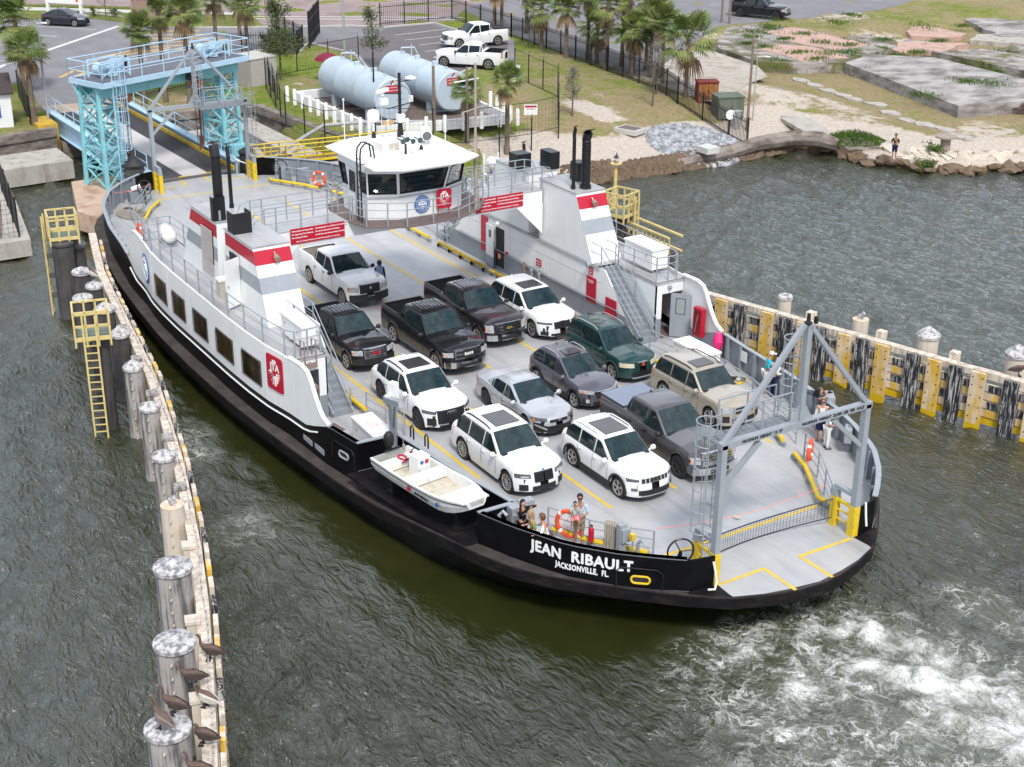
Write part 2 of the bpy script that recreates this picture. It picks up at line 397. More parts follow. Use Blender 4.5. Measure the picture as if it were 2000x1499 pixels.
def line_on_deck(pts,w=.13,z=D+.004,par=ferry):
 mb=MB()
 for a,b in zip(pts,pts[1:]):
  a,b=Vector(a),Vector(b);t=(b-a).normalized()*w/2;n=Vector((-t.y,t.x))
  a2,b2=a-t,b+t
  mb.face((a2.x-n.x,a2.y-n.y,z),(b2.x-n.x,b2.y-n.y,z),(b2.x+n.x,b2.y+n.y,z),(a2.x+n.x,a2.y+n.y,z))
  z+=.0015
 return mb.build('deck_line',M_LINE,par)
for y,xa,xb in((-5.36,-15,15.5),(-2.7,-19.1,19.6),(0,-18.9,19.6),(2.6,-19.1,19.6),(5.2,-18.5,18.55)):
 if abs(y)==0 or y==2.6:line_on_deck([(xa,y),(-15.4,y)]);line_on_deck([(-14.6,y),(xb,y)])
 else:line_on_deck([(xa,y),(xb,y)])
for sx in(1,-1):
 line_on_deck([(23.05*sx,-3.4),(23.05*sx,3.2)])
 line_on_deck([(25.25*sx,-2.8),(25.25*sx,-.96),(26.62*sx,-.96)]);line_on_deck([(25.25*sx,2.6),(25.25*sx,.5),(26.64*sx,.5)])
def kerb(pts,n=None):
 pts=[Vector((x,y,D+.24))for x,y in pts];mb=MB();mb.tube(pts,.085,8);k=mb.build('kerb_pipe',M_YEL,ferry,smooth=True)
 L=sum((b-a).length for a,b in zip(pts,pts[1:]));n=n or max(2,int(L/1.4)+1);rp=resample(pts,L/n)
 for p in rp[::max(1,len(rp)//n)]:
  m2=MB();m2.prism([(p.x-.13,p.y-.06),(p.x+.13,p.y-.06),(p.x+.13,p.y+.06),(p.x-.13,p.y+.06)],D,D+.17);m2.build('kerb_foot',M_GREY,k)
for sx in(1,-1):
 for a,b in((-7.65,-3.16),(3.2,7.6),(-2.1,2.6)):kerb([(a*sx,6.0),(b*sx,6.0)]);kerb([(a*sx,-6.35),(b*sx,-6.35)])
 kerb([(8.6*sx,5.95),(10.95*sx,5.95)])
 kerb([(20.05*sx,4.97),(21.0*sx,4.6),(21.73*sx,4.15),(22.98*sx,3.38),(23.3*sx,3.42)])
 kerb([(17.9*sx,5.83),(19.0*sx,5.35)])
kerb([(20.17,-5.36),(21.4,-4.75),(22.95,-3.68)]);kerb([(-21.97,-3.78),(-20.9,-4.6),(-19.07,-5.54)]);kerb([(7.4,-6.4),(8.9,-6.4)])
ZT=4.25
def house(sy,has_windows):
 h=thing('side_house','','',(0,0,0));del h['label'];del h['category'];h.parent=ferry;OFF[h.name]=Vector((0,0,0))
 mb=MB()
 n=30;xs=[-8.3+16.6*i/n for i in range(n+1)]
 W_=[-5.9,-4.1,-3.4,-1.7,-.85,.9,1.75,3.65,4.4,6.2]
 xs=sorted(set([round(x,2)for x in xs if all(abs(x-w)>.12 for w in W_)]+W_))
 th=.07
 o=lambda x:sy*W(x)
 for x0,x1 in zip(xs,xs[1:]):
  inw=has_windows and any(W_[k]<=(x0+x1)/2<=W_[k+1]for k in range(0,10,2))
  zz=[(zb(x0)+.0,2.45),(3.56,ZT+.12)]if inw else[(zb(x0),ZT+.12)]
  for z0,z1 in zz:
   za=zb(x0)if z0<2.3 else z0;zc=zb(x1)if z0<2.3 else z0
   q=[(x0,o(x0),za),(x1,o(x1),zc),(x1,o(x1),z1),(x0,o(x0),z1)]
   i_=[(a,b-sy*th,c)for a,b,c in q]
   mb.add(q+i_,[(0,1,2,3),(4,7,6,5),(0,4,5,1),(3,2,6,7)]+([(0,3,7,4),(1,5,6,2)]if inw or True else[]))
 ow=mb.build('outer_wall',M_WHITE,h)
 mb=MB()
 mb.tube([(x,o(x)+sy*.03,zb(x)-.22)for x in np.linspace(-10.6,10.4,40)],.035,6);mb.build('moulding',M_WHITE,h)
 if has_windows:
  for k in range(0,10,2):
   a,b=W_[k],W_[k+1];c=(a+b)/2;yy=lambda x:o(x)-sy*.045
   mb=MB();fr=[]
   for(px,pz)in((a+.05,2.5),(b-.05,2.5),(b-.05,3.42),(b-.14,3.52),(a+.12,3.52),(a+.05,3.42)):fr.append((px,o(px)+sy*.012,pz))
   mb.tube(fr,.018,5,closed=True);w_=mb.build('window',mat('window_frame',(.12,.1,.09),.5),h)
   mb=MB();mb.slab([(p[0],p[1]-sy*.03,p[2])for p in(fr if sy<0 else fr[::-1])],.02);mb.build('pane',M_GLASSB,w_)
 for sx in(1,-1):
  pl=[(8.3,zb(8.3)),(9.6,zb(9.6)),(11.2,2.77),(10.55,3.15),(10.1,3.8),(9.75,4.3),(9.3,4.42),(8.3,4.38)]
  mb=MB();n_=len(pl)
  A=[(x*sx,o(x),z)for x,z in pl];B=[(x*sx,o(x)-sy*.06,z)for x,z in pl]
  mb.add(A+B,[tuple(range(n_)),tuple(range(2*n_-1,n_-1,-1))]+[(i,n_+i,n_+(i+1)%n_,(i+1)%n_)for i in range(n_)])
  mb.build('wing_plate',M_WHITE,h)
  mb=MB();mb.tube([(x*sx,o(x)-sy*.06,z)for x,z in[(11.2,2.8),(10.8,2.95),(10.55,3.17),(10.3,3.5),(10.1,3.82),(9.92,4.12),(9.72,4.33),(9.3,4.44),(8.3,4.4)]],.085,8)
  mb.build('flange',M_WHITE2,h,smooth=True)
 yi=sy*6.75
 def wallface(poly,name,m,y=yi,th_=.06):
  mb=MB();q=[(x,y,z)for x,z in poly];q=q if sy>0 else q[::-1]
  mb.slab([(a,b,c)for a,b,c in q],th_*1.0);return mb.build(name,m,h)
 wallface([(-8.25,D),(8.25,D),(5.75,ZT),(-5.75,ZT)],'inner_wall',M_WHITE,yi)
 wallface([(-8.27,D),(8.27,D),(7.35,2.62),(-7.35,2.62)],'dado',M_GREY,yi-sy*.008,.006)
 mb=MB();mb.tube([(x,yi-sy*.07,2.72)for x in np.linspace(-6.8,6.9,20)],.025,6)
 mb.build('grab_rail',M_GREY,h)
 for sx in(1,-1):
  X=8.3*sx
  yo,ys=sy*(W(8.3)-.06),sy*7.62
  mb=MB();t=.06
  mb.box((X-.03*sx,(ys+sy*7.95)/2,(D+ZT)/2),(t,abs(7.95-7.62),ZT-D))
  mb.box((X-.03*sx,(sy*7.95+yo)/2,(3.72+ZT)/2),(t,abs(abs(yo)-7.95),ZT-3.72))
  mb.build('end_bulkhead',M_WHITE,h)
  mb=MB();mb.box((X+.002*sx,(ys+sy*7.95)/2,(D+2.62)/2),(.01,abs(7.95-7.62)-.01,2.62-D));mb.build('dado',M_GREY,h)
  mb=MB();mb.slab([(x*sx,ys-sy*0,z)for x,z in([(5.0,D),(8.3,D),(8.3,ZT),(5.0,ZT)]if sx*sy>0 else[(5.0,D),(5.0,ZT),(8.3,ZT),(8.3,D)])],.05)
  mb.build('stair_side_wall',M_WHITE,h)
  mb=MB();xi=X-2.2*sx
  mb.box(((X+xi)/2,(sy*7.95+yo)/2-sy*.1,D+.012),(2.2,1.05,.01));mb.build('passage_floor',M_GRAT,h)
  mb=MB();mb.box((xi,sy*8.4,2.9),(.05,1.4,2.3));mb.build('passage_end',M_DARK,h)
  mb=MB();k=12
  for i in range(k):
   z=D+(ZT-D)*(i+1)/k;x=lerp(8.45,5.45,i/(k-1))
   s_=MB();s_.box(((x-.14)*sx,sy*7.18,z-.02),(.29,.84,.04));s_.box(((x-.0)*sx,sy*7.18,z-.13),(.02,.84,.22));s_.build('stair_tread',M_GREY,h)
  for yy in(6.78,7.58):
   mb.bar((8.55*sx,sy*yy,D+.12),(5.4*sx,sy*yy,ZT-.05),.05,.26)
  mb.build('stair_stringer',M_GREY2,h)
  mb=MB()
  for yy in(6.8,7.56):
   for hh in(.55,.95):
    mb.tube([(8.5*sx,sy*yy,D+hh+.1),(5.4*sx,sy*yy,ZT+hh),(4.6*sx,sy*yy,ZT+hh)],.022,6)
   mb.cyl((8.5*sx,sy*yy,D),(8.5*sx,sy*yy,D+1.05),.025,n=6);mb.cyl((5.4*sx,sy*yy,ZT),(5.4*sx,sy*yy,ZT+.95),.025,n=6);mb.cyl((6.9*sx,sy*yy,3.0),(6.9*sx,sy*yy,3.95),.02,n=6)
  mb.build('stair_handrail',M_GREY2,h)
 mb=MB();pts=[(x,sy*(W(x)-.07))for x in np.linspace(-8.32,8.32,24)]
 inn=[(8.32,sy*7.6),(5.35,sy*7.6),(5.35,sy*6.7),(-5.35,sy*6.7),(-5.35,sy*7.6),(-8.32,sy*7.6)]
 pl=pts+inn
 if sy>0:pl=pl[::-1]
 mb.prism([tuple(p)for p in pl],ZT-.1,ZT);mb.build('top_deck',M_DECK,h)
 ox=[-8.43,-6.68,-5.07,-3.45,-1.79,-.24,1.32,2.96,4.54,6.15,7.75]
 mb=MB()
 base=[Vector((x,sy*(W(x)-.17),ZT))for x in ox]
 for sx in(1,-1):
  aft=[Vector((8.15*sx,sy*(W(8.2)-.35),ZT)),Vector((8.18*sx,sy*8.3,ZT)),Vector((8.1*sx,sy*7.75,ZT)),Vector((6.6*sx,sy*7.66,ZT)),Vector((5.5*sx,sy*7.64,ZT))]
  rail(mb,aft,1.05)
  full=[base[-1]if sx>0 else base[0],aft[0]]
  rail(mb,full,1.05,posts=False)
 rail(mb,base,1.05);mb.build('railing',M_GREY2,h)
 return h
port=house(-1,True);stbd=house(1,True)
for hh_,sy in((port,-1),(stbd,1)):
 mb=MB()
 for x in(-6.3,-3.75,-1.25,1.3,4.0,6.55,8.6):mb.bar((x,sy*(W(x)+.004),zb(x)+.02),(x,sy*(W(x)+.004),ZT+.1),.012,.012)
 for x in(-4.9,-2.0,1.0,3.6):mb.bar((x,sy*6.742,2.75),(x,sy*6.742,ZT-.02),.012,.012)
 mb.bar((-5.6,sy*6.742,3.62),(5.6,sy*6.742,3.62),.012,.012);mb.build('weld_seam',mat('seam_white',(.6,.6,.59),.5),hh_)['kind']='stuff'
def panel(parent,name,m,c,sx_,sz_,th=.03,y=None,rz=0):
 mb=MB();mb.box(c,(sx_,th,sz_),rz);return mb.build(name,m,parent)
Y0=6.75
d1=panel(stbd,'hatch',M_RED,(-4.35,Y0-.03,3.2),.62,1.75)
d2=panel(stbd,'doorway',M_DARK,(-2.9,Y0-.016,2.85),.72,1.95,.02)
dl=panel(stbd,'door',M_WHITE,(-3.68,Y0-.12,3.05),.82,1.55,.05,rz=R(-6));panel(stbd,'door',M_GREY2,(-3.68,Y0-.12,2.02),.82,.5,.052,rz=R(-6))
panel(dl,'pane',M_GLASS,(-3.62,Y0-.16,3.4),.22,.36,.02,rz=R(-6))
mb=MB();mb.bar((-3.25,Y0-.06,2.65),(-2.55,Y0-.06,2.45),.03,.02);mb.build('rope_barrier',M_ORANGE,stbd)
panel(stbd,'notice',mat('notice_orange',(.75,.35,.2)),(-2.85,Y0-.09,2.45),.2,.24,.01)
h1=panel(stbd,'hatch',M_RED,(4.82,Y0-.03,3.1),.72,1.15)
h2=panel(stbd,'hatch',M_RED,(6.35,Y0-.05,2.55),.78,1.15)
def text_panel(parent,c,w,hgt,lines,size,m=M_RED,tm=M_WHITE2,name='sign',bx=0):
 s_=panel(parent,name,m,c,w,hgt,.02)
 mb=MB()
 for i,(t_,dx,dz)in enumerate(lines):text_on(mb,t_,size,(c[0]+dx,c[1]-.014,c[2]+dz),(1,0,0),(0,0,1),.004)
 mb.build('lettering',tm,s_);return s_
text_panel(stbd,(4.82,Y0-.05,3.48),.5,.18,[('NO SMOKING',0,.03),('FIRE HOSE',0,-.05)],.07)
text_panel(stbd,(.55,Y0-.03,3.1),.42,.34,[('NO SMOKING',0,.06),('ON DECK',0,-.07)],.065)
text_panel(stbd,(4.75,Y0-.03,3.98),.3,.42,[('LIFE',0,.12),('JACKETS',0,.0),('INSIDE',0,-.12)],.07)
mb=MB();mb.cyl((4.8,Y0-.05,4.3),(4.75,Y0-.28,4.26),.11,.14,12);mb.build('flood_lamp',M_GREY2,stbd)
mb=MB();mb.box((-2.25,Y0-.05,2.75),(.14,.1,.14));mb.build('alarm_box',M_RED,stbd)
for x in(-.55,.1,.75):
 mb=MB();mb.lathe((x,Y0-.12,2.35),[(0,0),(.06,0),(.06,.2),(.09,.22),(.09,.32),(.04,.34),(.04,.42),(.07,.46),(.0,.5)],8);mb.build('valve',M_BROWN if x<0 else M_GREY2,stbd)
mb=MB();mb.lathe((-3.0,Y0-.1,3.95),[(0,0),(.1,.02),(.12,.12),(.05,.2),(0,.22)],10);mb.build('lamp',M_WHITE2,stbd)
mb=MB();c=Vector((8.62,8.72,2.72));mb.box(c,(.86,.05,1.95),R(42));sd_=mb.build('door',M_GREY2,stbd)
mb=MB();mb.box(c+Vector((-.0,0,.42)),(.42,.062,.72),R(42));mb.build('frame',M_BLACK,sd_)
mb=MB();mb.box(c+Vector((-.0,0,.42)),(.36,.07,.66),R(42));mb.build('pane',mat('door_glass',(.3,.34,.34),.1),sd_)
mb=MB();mb.box((9.9,8.72,2.85),(.55,.22,1.25));fb=mb.build('fire_box',M_RED,stbd)
mb=MB();mb.box((9.9,8.6,2.85),(.42,.01,1.1));mb.build('front',mat('dark_red',(.22,.004,.01),.3),fb)
mb=MB();mb.bar((9.8,8.58,2.4),(9.95,8.58,3.2),.03);mb.build('axe_handle',M_BROWN,fb)
for sy in(-1,1):
 hh=port if sy<0 else stbd
 mb=MB();mb.lathe((8.36,sy*8.3,4.0),[(0,-.08),(.09,-.06),(.1,.04),(.03,.08),(0,.08)],10,'x');mb.build('door_lamp',M_GREY2,hh)
def jta(parent,c,xd,s,m=M_RED):
 xd=Vector(xd).normalized();n=xd.cross(Vector((0,0,1)));c=Vector(c);w,h_=.5*s,.62*s
 pts=[]
 for cx,cz,a0 in((w-.12,h_-.12,0),(-w+.12,h_-.12,90),(-w+.12,-h_+.12,180),(w-.12,-h_+.12,270)):
  for k in range(4):a=R(a0+k*30);pts.append(c+xd*(cx+.12*math.cos(a))+Vector((0,0,cz+.12*math.sin(a)))+n*.03)
 mb=MB();mb.slab(pts,.03);p=mb.build('emblem_plate',m,parent)
 mb=MB();cc=c+Vector((0,0,.02*s))+n*.034
 for k,(dx,dz,L)in enumerate(((-1,0,.34),(-.97,-.3,.34),(-.8,-.62,.34),(-.5,-.87,.38),(-.22,-1,.45),(0,-1.0,.48),(.22,-1,.45),(.5,-.87,.38),(.8,-.62,.34),(.97,-.3,.34),(1,0,.34))):
  d=(xd*dx+Vector((0,0,dz))).normalized();mb.bar(cc+d*.13*s,cc+d*L*s,.058*s,.008)
 text_on(mb,'JTA',.36*s,cc+Vector((.0,0,.19*s))+xd*.02*s,xd,(0,0,1),.008,bold=.014*s)
 mb.box(cc+Vector((0,0,.4*s)),(.24*s,.008,.1*s),math.atan2(xd.y,xd.x));mb.build('emblem',M_WHITE2,p)
 return p
def seal(parent,c,xd,r):
 xd=Vector(xd).normalized();n=xd.cross(Vector((0,0,1)));c=Vector(c);Z=Vector((0,0,1))
 def ringp(rr,k,off,wob=0):return[c+xd*math.cos(2*math.pi*i/k)*(rr*(1+wob*(i%2)))+Z*math.sin(2*math.pi*i/k)*(rr*(1+wob*(i%2)))+n*off for i in range(k)]
 mb=MB();mb.slab(ringp(r,48,.03,.045),.03);p=mb.build('seal_plate',M_BLUE,parent)
 mb=MB();mb.tube(ringp(r*.86,32,.034),r*.02,4,closed=True);mb.tube(ringp(r*.56,32,.034),r*.03,4,closed=True)
 for k in range(26):
  a=2*math.pi*k/26;q=c+xd*math.cos(a)*r*.71+Z*math.sin(a)*r*.71+n*.036;d=(xd*math.cos(a)+Z*math.sin(a));mb.bar(q-d*r*.055,q+d*r*.055,r*.05,.004)
 a_=[c+xd*math.cos(t)*r*.46+Z*(math.sin(t)*r*.3-.03*r)+n*.036 for t in np.linspace(0,math.pi,12)]
 mb.tube(a_,r*.05,4);mb.box(c+Z*(-.06*r)+n*.036,(r*.9,.006,r*.14),math.atan2(xd.y,xd.x));mb.box(c+Z*(-.3*r)+n*.036,(r*.5,.006,r*.1),math.atan2(xd.y,xd.x))
 for dx in(-.22,0,.22):mb.box(c+xd*dx*r+Z*.1*r+n*.036,(r*.1,.006,r*.2),math.atan2(xd.y,xd.x))
 mb.build('seal_device',M_WHITE2,p);return p
xd=Vector((1,(-W(7.8)+W(6.8))/1.0,0));jta(port,(7.3,-W(7.3)-.02,3.46),xd,1.12)
xd=Vector((1,-.09,0)).normalized();seal(port,(-7.5,-W(7.5)-.02,3.22),(1,-(W(7)-W(8)),0),.66)
def casing(sx,sy,kind):
 c_=thing('funnel_casing','','');del c_['label'];del c_['category'];c_.parent=ferry;OFF[c_.name]=Vector((0,0,0))
 zt=7.05;x0,xt,xb=.45,3.35,4.75
 yi,yo,yb=6.78,8.3,8.38
 def rk(z):return lerp(xb,xt,(z-ZT)/(zt-ZT))
 def yo_(z):return lerp(yb,yo,(z-ZT)/(zt-ZT))
 def tower(z0,z1,e,m,nm,lap=0.):
  mb=MB();A=[(x0-e,yi-e),(rk(z0)+e,yi-e),(rk(z0)+e,yo_(z0)+e),(x0-e,yo_(z0)+e)];B=[(x0-e,yi-e),(rk(z1)+e,yi-e),(rk(z1)+e,yo_(z1)+e),(x0-e,yo_(z1)+e)]
  vs=[(a*sx,b*sy,z0)for a,b in A]+[(a*sx,b*sy,z1)for a,b in B]
  mb.add(vs,[(0,1,2,3),(4,5,6,7),(0,1,5,4),(1,2,6,5),(2,3,7,6),(3,0,4,7)]);return mb.build(nm,m,c_)
 tower(ZT,zt,0,M_WHITE,'casing_body')
 def stripe(z0,z1,m):
  e=.006
  mb=MB()
  q=[((rk(z0)+e)*sx,yi*sy,z0),((rk(z0)+e)*sx,(yo_(z0)+e)*sy,z0),((rk(z1)+e)*sx,(yo_(z1)+e)*sy,z1),((rk(z1)+e)*sx,yi*sy,z1)]
  mb.slab(q if sx*sy>0 else q[::-1],.005)
  q=[((rk(z0)+e)*sx,(yo_(z0)+e)*sy,z0),((x0+.02)*sx,(yo_(z0)+e)*sy,z0),((x0+.02)*sx,(yo_(z1)+e)*sy,z1),((rk(z1)+e)*sx,(yo_(z1)+e)*sy,z1)]
  mb.slab(q if sx*sy>0 else q[::-1],.005);mb.build('stripe',m,c_)
 stripe(6.42,6.93,M_RED);stripe(5.4,5.98,M_GREY2)
 mb=MB();A=[((x0-.03)*sx,(yi-.03)*sy),((xt+.05)*sx,(yi-.03)*sy),((xt+.05)*sx,(yo+.05)*sy),((x0-.03)*sx,(yo+.05)*sy)]
 mb.prism(A,zt+.001,zt+.05);mb.build('casing_roof',M_DECK,c_)
 mb=MB();c=Vector((sx*(rk(6.7)+.16),sy*7.5,6.72));mb.cyl(c,c+Vector((sx*.2,0,-.1)),.09,.13,12);mb.cyl(c,c+Vector((-sx*.12,0,.12)),.03);mb.build('flood_lamp',mat('lamp_brass',(.38,.33,.26),.3,.5),c_)
 return c_
cP2=casing(1,-1,'B');cP1=casing(-1,-1,'A');cS2=casing(1,1,'B');cS1=casing(-1,1,'A')
def pipe(parent,x,y,r,h,lean=.25,z=7.1):
 mb=MB();mb.cyl((x,y,z),(x,y,z+.16),r*1.3,n=14);mb.cyl((x,y,z+.16),(x,y,z+h-.45),r,n=14);mb.tube([(x,y,z+h-.45),(x-.03,y,z+h-.3),(x-lean*.6,y+.0,z+h)],r,14)
 p=mb.build('exhaust_pipe',M_BLACK,parent,smooth=True)
 mb=MB();mb.box((x-lean*.7,y,z+h+.1),(.5 if r>.1 else .25,r*2,.02),M=Euler((0,R(-25),0)).to_matrix());mb.cyl((x-lean*.6,y,z+h),(x-lean*.7,y,z+h+.1),.03,n=5);mb.build('rain_flap',M_BLACK,p)
pipe(cP1,-.95,-7.95,.2,3.0);pipe(cP1,-2.1,-6.98,.08,2.6,.12);pipe(cS2,2.9,7.6,.2,2.5,-.2);pipe(cS2,2.75,7.05,.08,2.7,-.1);pipe(cS1,-2.8,8.0,.08,.7,.1)
def ventbox(parent,x,y,a,b,h,z=7.1):
 mb=MB();mb.box((x,y,z+h/2),(.03,b,h));mb.box((x-a/2,y+b/2,z+h/2),(a,.03,h));mb.box((x-a/2,y-b/2,z+h/2),(a,.03,h));mb.box((x-a/2,y,z+.015),(a,b,.03));o=mb.build('vent_box',M_BLACK,parent)
 mb=MB();mb.lathe((x+.0-a/2,y,z+.03),[(0,0),(.18,0),(.18,.4),(.12,.45),(.12,.62),(0,.65)],10);mb.build('fan',M_GREY2,o)
ventbox(cP2,1.55,-7.95,.65,.75,.85);ventbox(cP1,-.55,-8.1,.3,.5,1.0)
mb=MB();mb.box((-1.6,7.0,7.45),(.75,.75,.7));mb.build('vent_box',M_BLACK,cS1)
mb=MB();mb.box((-.9,8.2,7.5),(.9,.5,.8));mb.build('vent_box',M_BLACK,cS1);mb=MB();mb.box((1.6,8.1,7.5),(.6,.5,.9));mb.build('vent_box',M_BLACK,cS2)
mb=MB();mb.box((-1.55,-8.345,5.55),(1.3,.02,2.1),M=None);lv=mb.build('louvre',M_BLACK,cP1)
for k in range(26):
 z=4.6+k*.078;y_=-lerp(8.38,8.3,(z-ZT)/2.8)-.04
 mb=MB();mb.add([(-2.2,y_,z+.03),(-.92,y_,z+.03),(-.92,y_-.03,z),(-2.2,y_-.03,z)],[(0,1,2,3)]);mb.box((-1.56,y_-.015,z),(1.28,.03,.022));mb.build('louvre_slat',mat('louvre_grey',(.5,.45,.42)),lv)
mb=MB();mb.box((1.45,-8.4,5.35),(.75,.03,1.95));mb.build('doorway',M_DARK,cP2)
mb=MB();mb.box((2.15,-8.75,5.35),(.82,.05,1.95),R(-62));dr=mb.build('door',M_WHITE,cP2);mb=MB();mb.cyl((2.25,-8.98,5.3),(2.38,-9.02,5.3),.03,n=6);mb.build('handle',M_STEEL,dr)
for k in range(3):
 mb=MB();mb.box((-.02,-7.9+.28*k,4.4+.3*k),(.85,.28,.3+.0*k));mb.build('step',M_GREY,cP2)
 mb=MB();mb.box((-.02,7.9-.28*k,4.4+.3*k),(.85,.28,.3));mb.build('step',M_GREY,cS2)
ZBR=6.65
br=thing('cross_bridge','','');del br['label'];del br['category'];br.parent=ferry;OFF[br.name]=Vector((0,0,0))
mb=MB()
mb.box((.77,0,6.3),(.05,13.4,.66));mb.box((-.77,0,6.3),(.05,13.4,.66));mb.box((0,0,5.99),(1.56,13.4,.03))
mb.build('girder',M_WHITE,br)
mb=MB();mb.box((0,0,ZBR-.02),(1.62,13.45,.04));mb.build('walkway',M_DECK,br)
for sx in(1,):
 for sy in(1,-1):
  mb=MB();mb.slab([(.8*sx,sy*6.7,6.0),(.8*sx,sy*5.3,6.0),(.8*sx,sy*6.7,4.6)][::(1 if sx*sy<0 else-1)],.04);mb.build('knee_brace',M_WHITE,br)
mb=MB()
for sy in(1,-1):
 for x in(.74,-.74):rail(mb,[(x,sy*yy,ZBR)for yy in(2.75,3.9,5.1,6.2,6.7)],1.05)
 for x in(.74,-.74):
  for hh in(1.05,.7):mb.tube([(x,sy*6.7,ZBR+hh),(x,sy*7.1,ZBR+hh-.1),(x,sy*8.2,4.4+hh)],.022,6)
mb.build('railing',M_GREY2,br)
LN=['Motorcyclists Are Responsible','For Supporting Their Machines','No Smoking On Deck']
RN=['Set Parking Brake, Turn Off Motor & Turn Off Lights','Pets Are Not Allowed Out Of Vehicles','No Cell Phone Use During Loading & Unloading']
for sy in(-1,1):
 yc=sy*4.42;mb=MB();mb.box((.83,yc,6.38),(.03,2.45,.66));sg=mb.build('notice_board',M_RED,br)
 mb=MB()
 for i,t_ in enumerate(LN):text_on(mb,t_,.077,(.848,yc-1.17,6.6-.14*i),(0,1,0),(0,0,1),.004,'LEFT',bold=.003)
 for i,t_ in enumerate(RN):text_on(mb,t_,.069,(.848,yc-.12,6.6-.14*i),(0,1,0),(0,0,1),.004,'LEFT',bold=.003)
 text_on(mb,'Failure To Comply Will Result In Denial Of Boarding (Fla. F.S. Code 24A)',.066,(.848,yc,6.15),(0,1,0),(0,0,1),.004,bold=.002)
 mb.build('lettering',M_WHITE2,sg)
wh=thing('wheelhouse','','');del wh['label'];del wh['category'];wh.parent=ferry;OFF[wh.name]=Vector((0,0,0))
def oct_(a,b,c,d):return[(a,-b),(a,b),(c,d),(-c,d),(-a,b),(-a,-b),(-c,-d),(c,-d)]
B0,B1,B2,B3=oct_(1.72,1.05,1.15,2.25),oct_(1.76,1.1,1.2,2.27),oct_(2.02,1.25,1.36,2.36),oct_(2.04,1.26,1.38,2.37)
z0,z1,z2,z3=6.67,7.78,8.72,9.0
def side(i,j,mb,P,Q,za,zb_,fr0=0,fr1=1,off=0):
 a0,a1=Vector((*P[i],za)),Vector((*P[j],za));b0,b1=Vector((*Q[i],zb_)),Vector((*Q[j],zb_))
 n=(a1-a0).cross(b0-a0).normalized()*off
 return[a0.lerp(a1,fr0)+n,a0.lerp(a1,fr1)+n,b0.lerp(b1,fr1)+n,b0.lerp(b1,fr0)+n]
mb=MB();mb2=MB()
for i in range(8):
 j=(i+1)%8
 mb.slab(side(i,j,mb,B0,B1,z0,z1),.06);mb.slab(side(i,j,mb,B2,B3,z2,z3),.06)
mb.build('wall',M_WHITE,wh)
mb=MB();mb.prism([(x*.97,y*.97)for x,y in B1],z1-.06,z1-.03);mb.build('console_top',M_DARK,wh)
for i in range(8):
 j=(i+1)%8
 L=(Vector(B1[j])-Vector(B1[i])).length
 if i in(2,6):
  spans=[(0.02,.26),(.74,.98)]
 else:spans=[(.045,.955)]
 if i in(0,4):spans=[(.03,.97)]
 edges=[0]+[e for s in spans for e in s]+[1]
 for k in range(0,len(edges),2):
  m3=MB();m3.slab(side(i,j,m3,B1,B2,z1,z2,edges[k],edges[k+1]),.06);m3.build('window_post',M_WHITE,wh)
 for a,b in spans:
  q=side(i,j,mb,B1,B2,z1+.0,z2-.0,a,b,-.03)
  m3=MB();m3.tube([p+(Vector((0,0,0)))for p in side(i,j,mb,B1,B2,z1+.02,z2-.02,a+.01,b-.01,.0)],.028,5,closed=True);w_=m3.build('window',M_BLACK,wh)
  m3=MB();m3.slab(q,.012);m3.build('pane',mat('wheelhouse_glass',(.015,.03,.035),.04,var=.5,scale=2,spec=.8,trans=.35),w_)
mb=MB();hr=[Vector((x*1.035,y*1.03,z1-.1))for x,y in B1];mb.tube(hr,.022,6,closed=True);mb.build('handrail',M_GREY2,wh)
mb=MB();mb.box((.6,0,7.9),(.5,1.5,.35));mb.box((-.2,.5,7.6),(.5,.5,1.3));mb.build('console',mat('console',(.06,.07,.09)),wh)
mb=MB();mb.box((1.4,.3,7.86),(.14,.32,.08),R(25));mb.build('yellow_cloth',mat('yellow_bright',(.8,.7,.02)),wh)
mb=MB();mb.bar((1.2,.75,7.9),(1.5,.78,8.5),.04);mb.build('yellow_rod',M_YEL,wh)
mb=MB();mb.box((0,-2.34,7.66),(.8,.05,1.95));dd=mb.build('door',M_WHITE,wh);mb=MB();mb.box((0.02,-2.375,8.12),(.58,.02,.88));mb.build('frame',M_BLACK,dd);mb=MB();mb.box((0.02,-2.388,8.12),(.5,.02,.8));mb.build('pane',M_GLASS,dd)
mb=MB();mb.tube([(.42,-2.42,6.8),(.44,-2.42,7.6),(.44,-2.42,8.55),(.36,-2.42,8.7),(-.3,-2.42,8.74)],.025,6);mb.build('conduit',M_GREY2,wh)
def roof_ring(a,b,c,d):
 return[(a,-b),(a,b),(c,d),(-c,d),(-a,b),(-a,-b),(-c,-d),(.95,-d),(1.05,-d+.28),(1.3,-d+.28),(1.42,-d),(c,-d)]
r_in=roof_ring(2.35,1.1,1.85,1.95);r_out=roof_ring(2.95,1.4,2.3,2.5)
mb=MB();n=len(r_in)
mb.add([(x,y,9.32)for x,y in r_in]+[(x,y,9.12)for x,y in r_out]+[(x*.995,y*.995,9.05)for x,y in r_out]+[(x*.9,y*.9,9.02)for x,y in r_in],[tuple(range(n))]+[(k*n+i,(k+1)*n+i,(k+1)*n+(i+1)%n,k*n+(i+1)%n)for k in range(3)for i in range(n)])
mb.build('roof',mat('roof_white',(.82,.8,.78),.5,var=.04,scale=1),wh)
mb=MB()
for x in(1.04,1.36):
 mb.tube([(x,-2.62,6.7),(x,-2.62,9.5),(x,-2.58,9.8),(x+.02,-2.4,10.0),(x+.03,-2.2,9.98),(x+.04,-2.05,9.85),(x+.04,-1.98,9.35)],.035,6)
for k in range(9):mb.cyl((1.04,-2.62,6.95+.3*k),(1.36,-2.62,6.95+.3*k),.016,n=5)
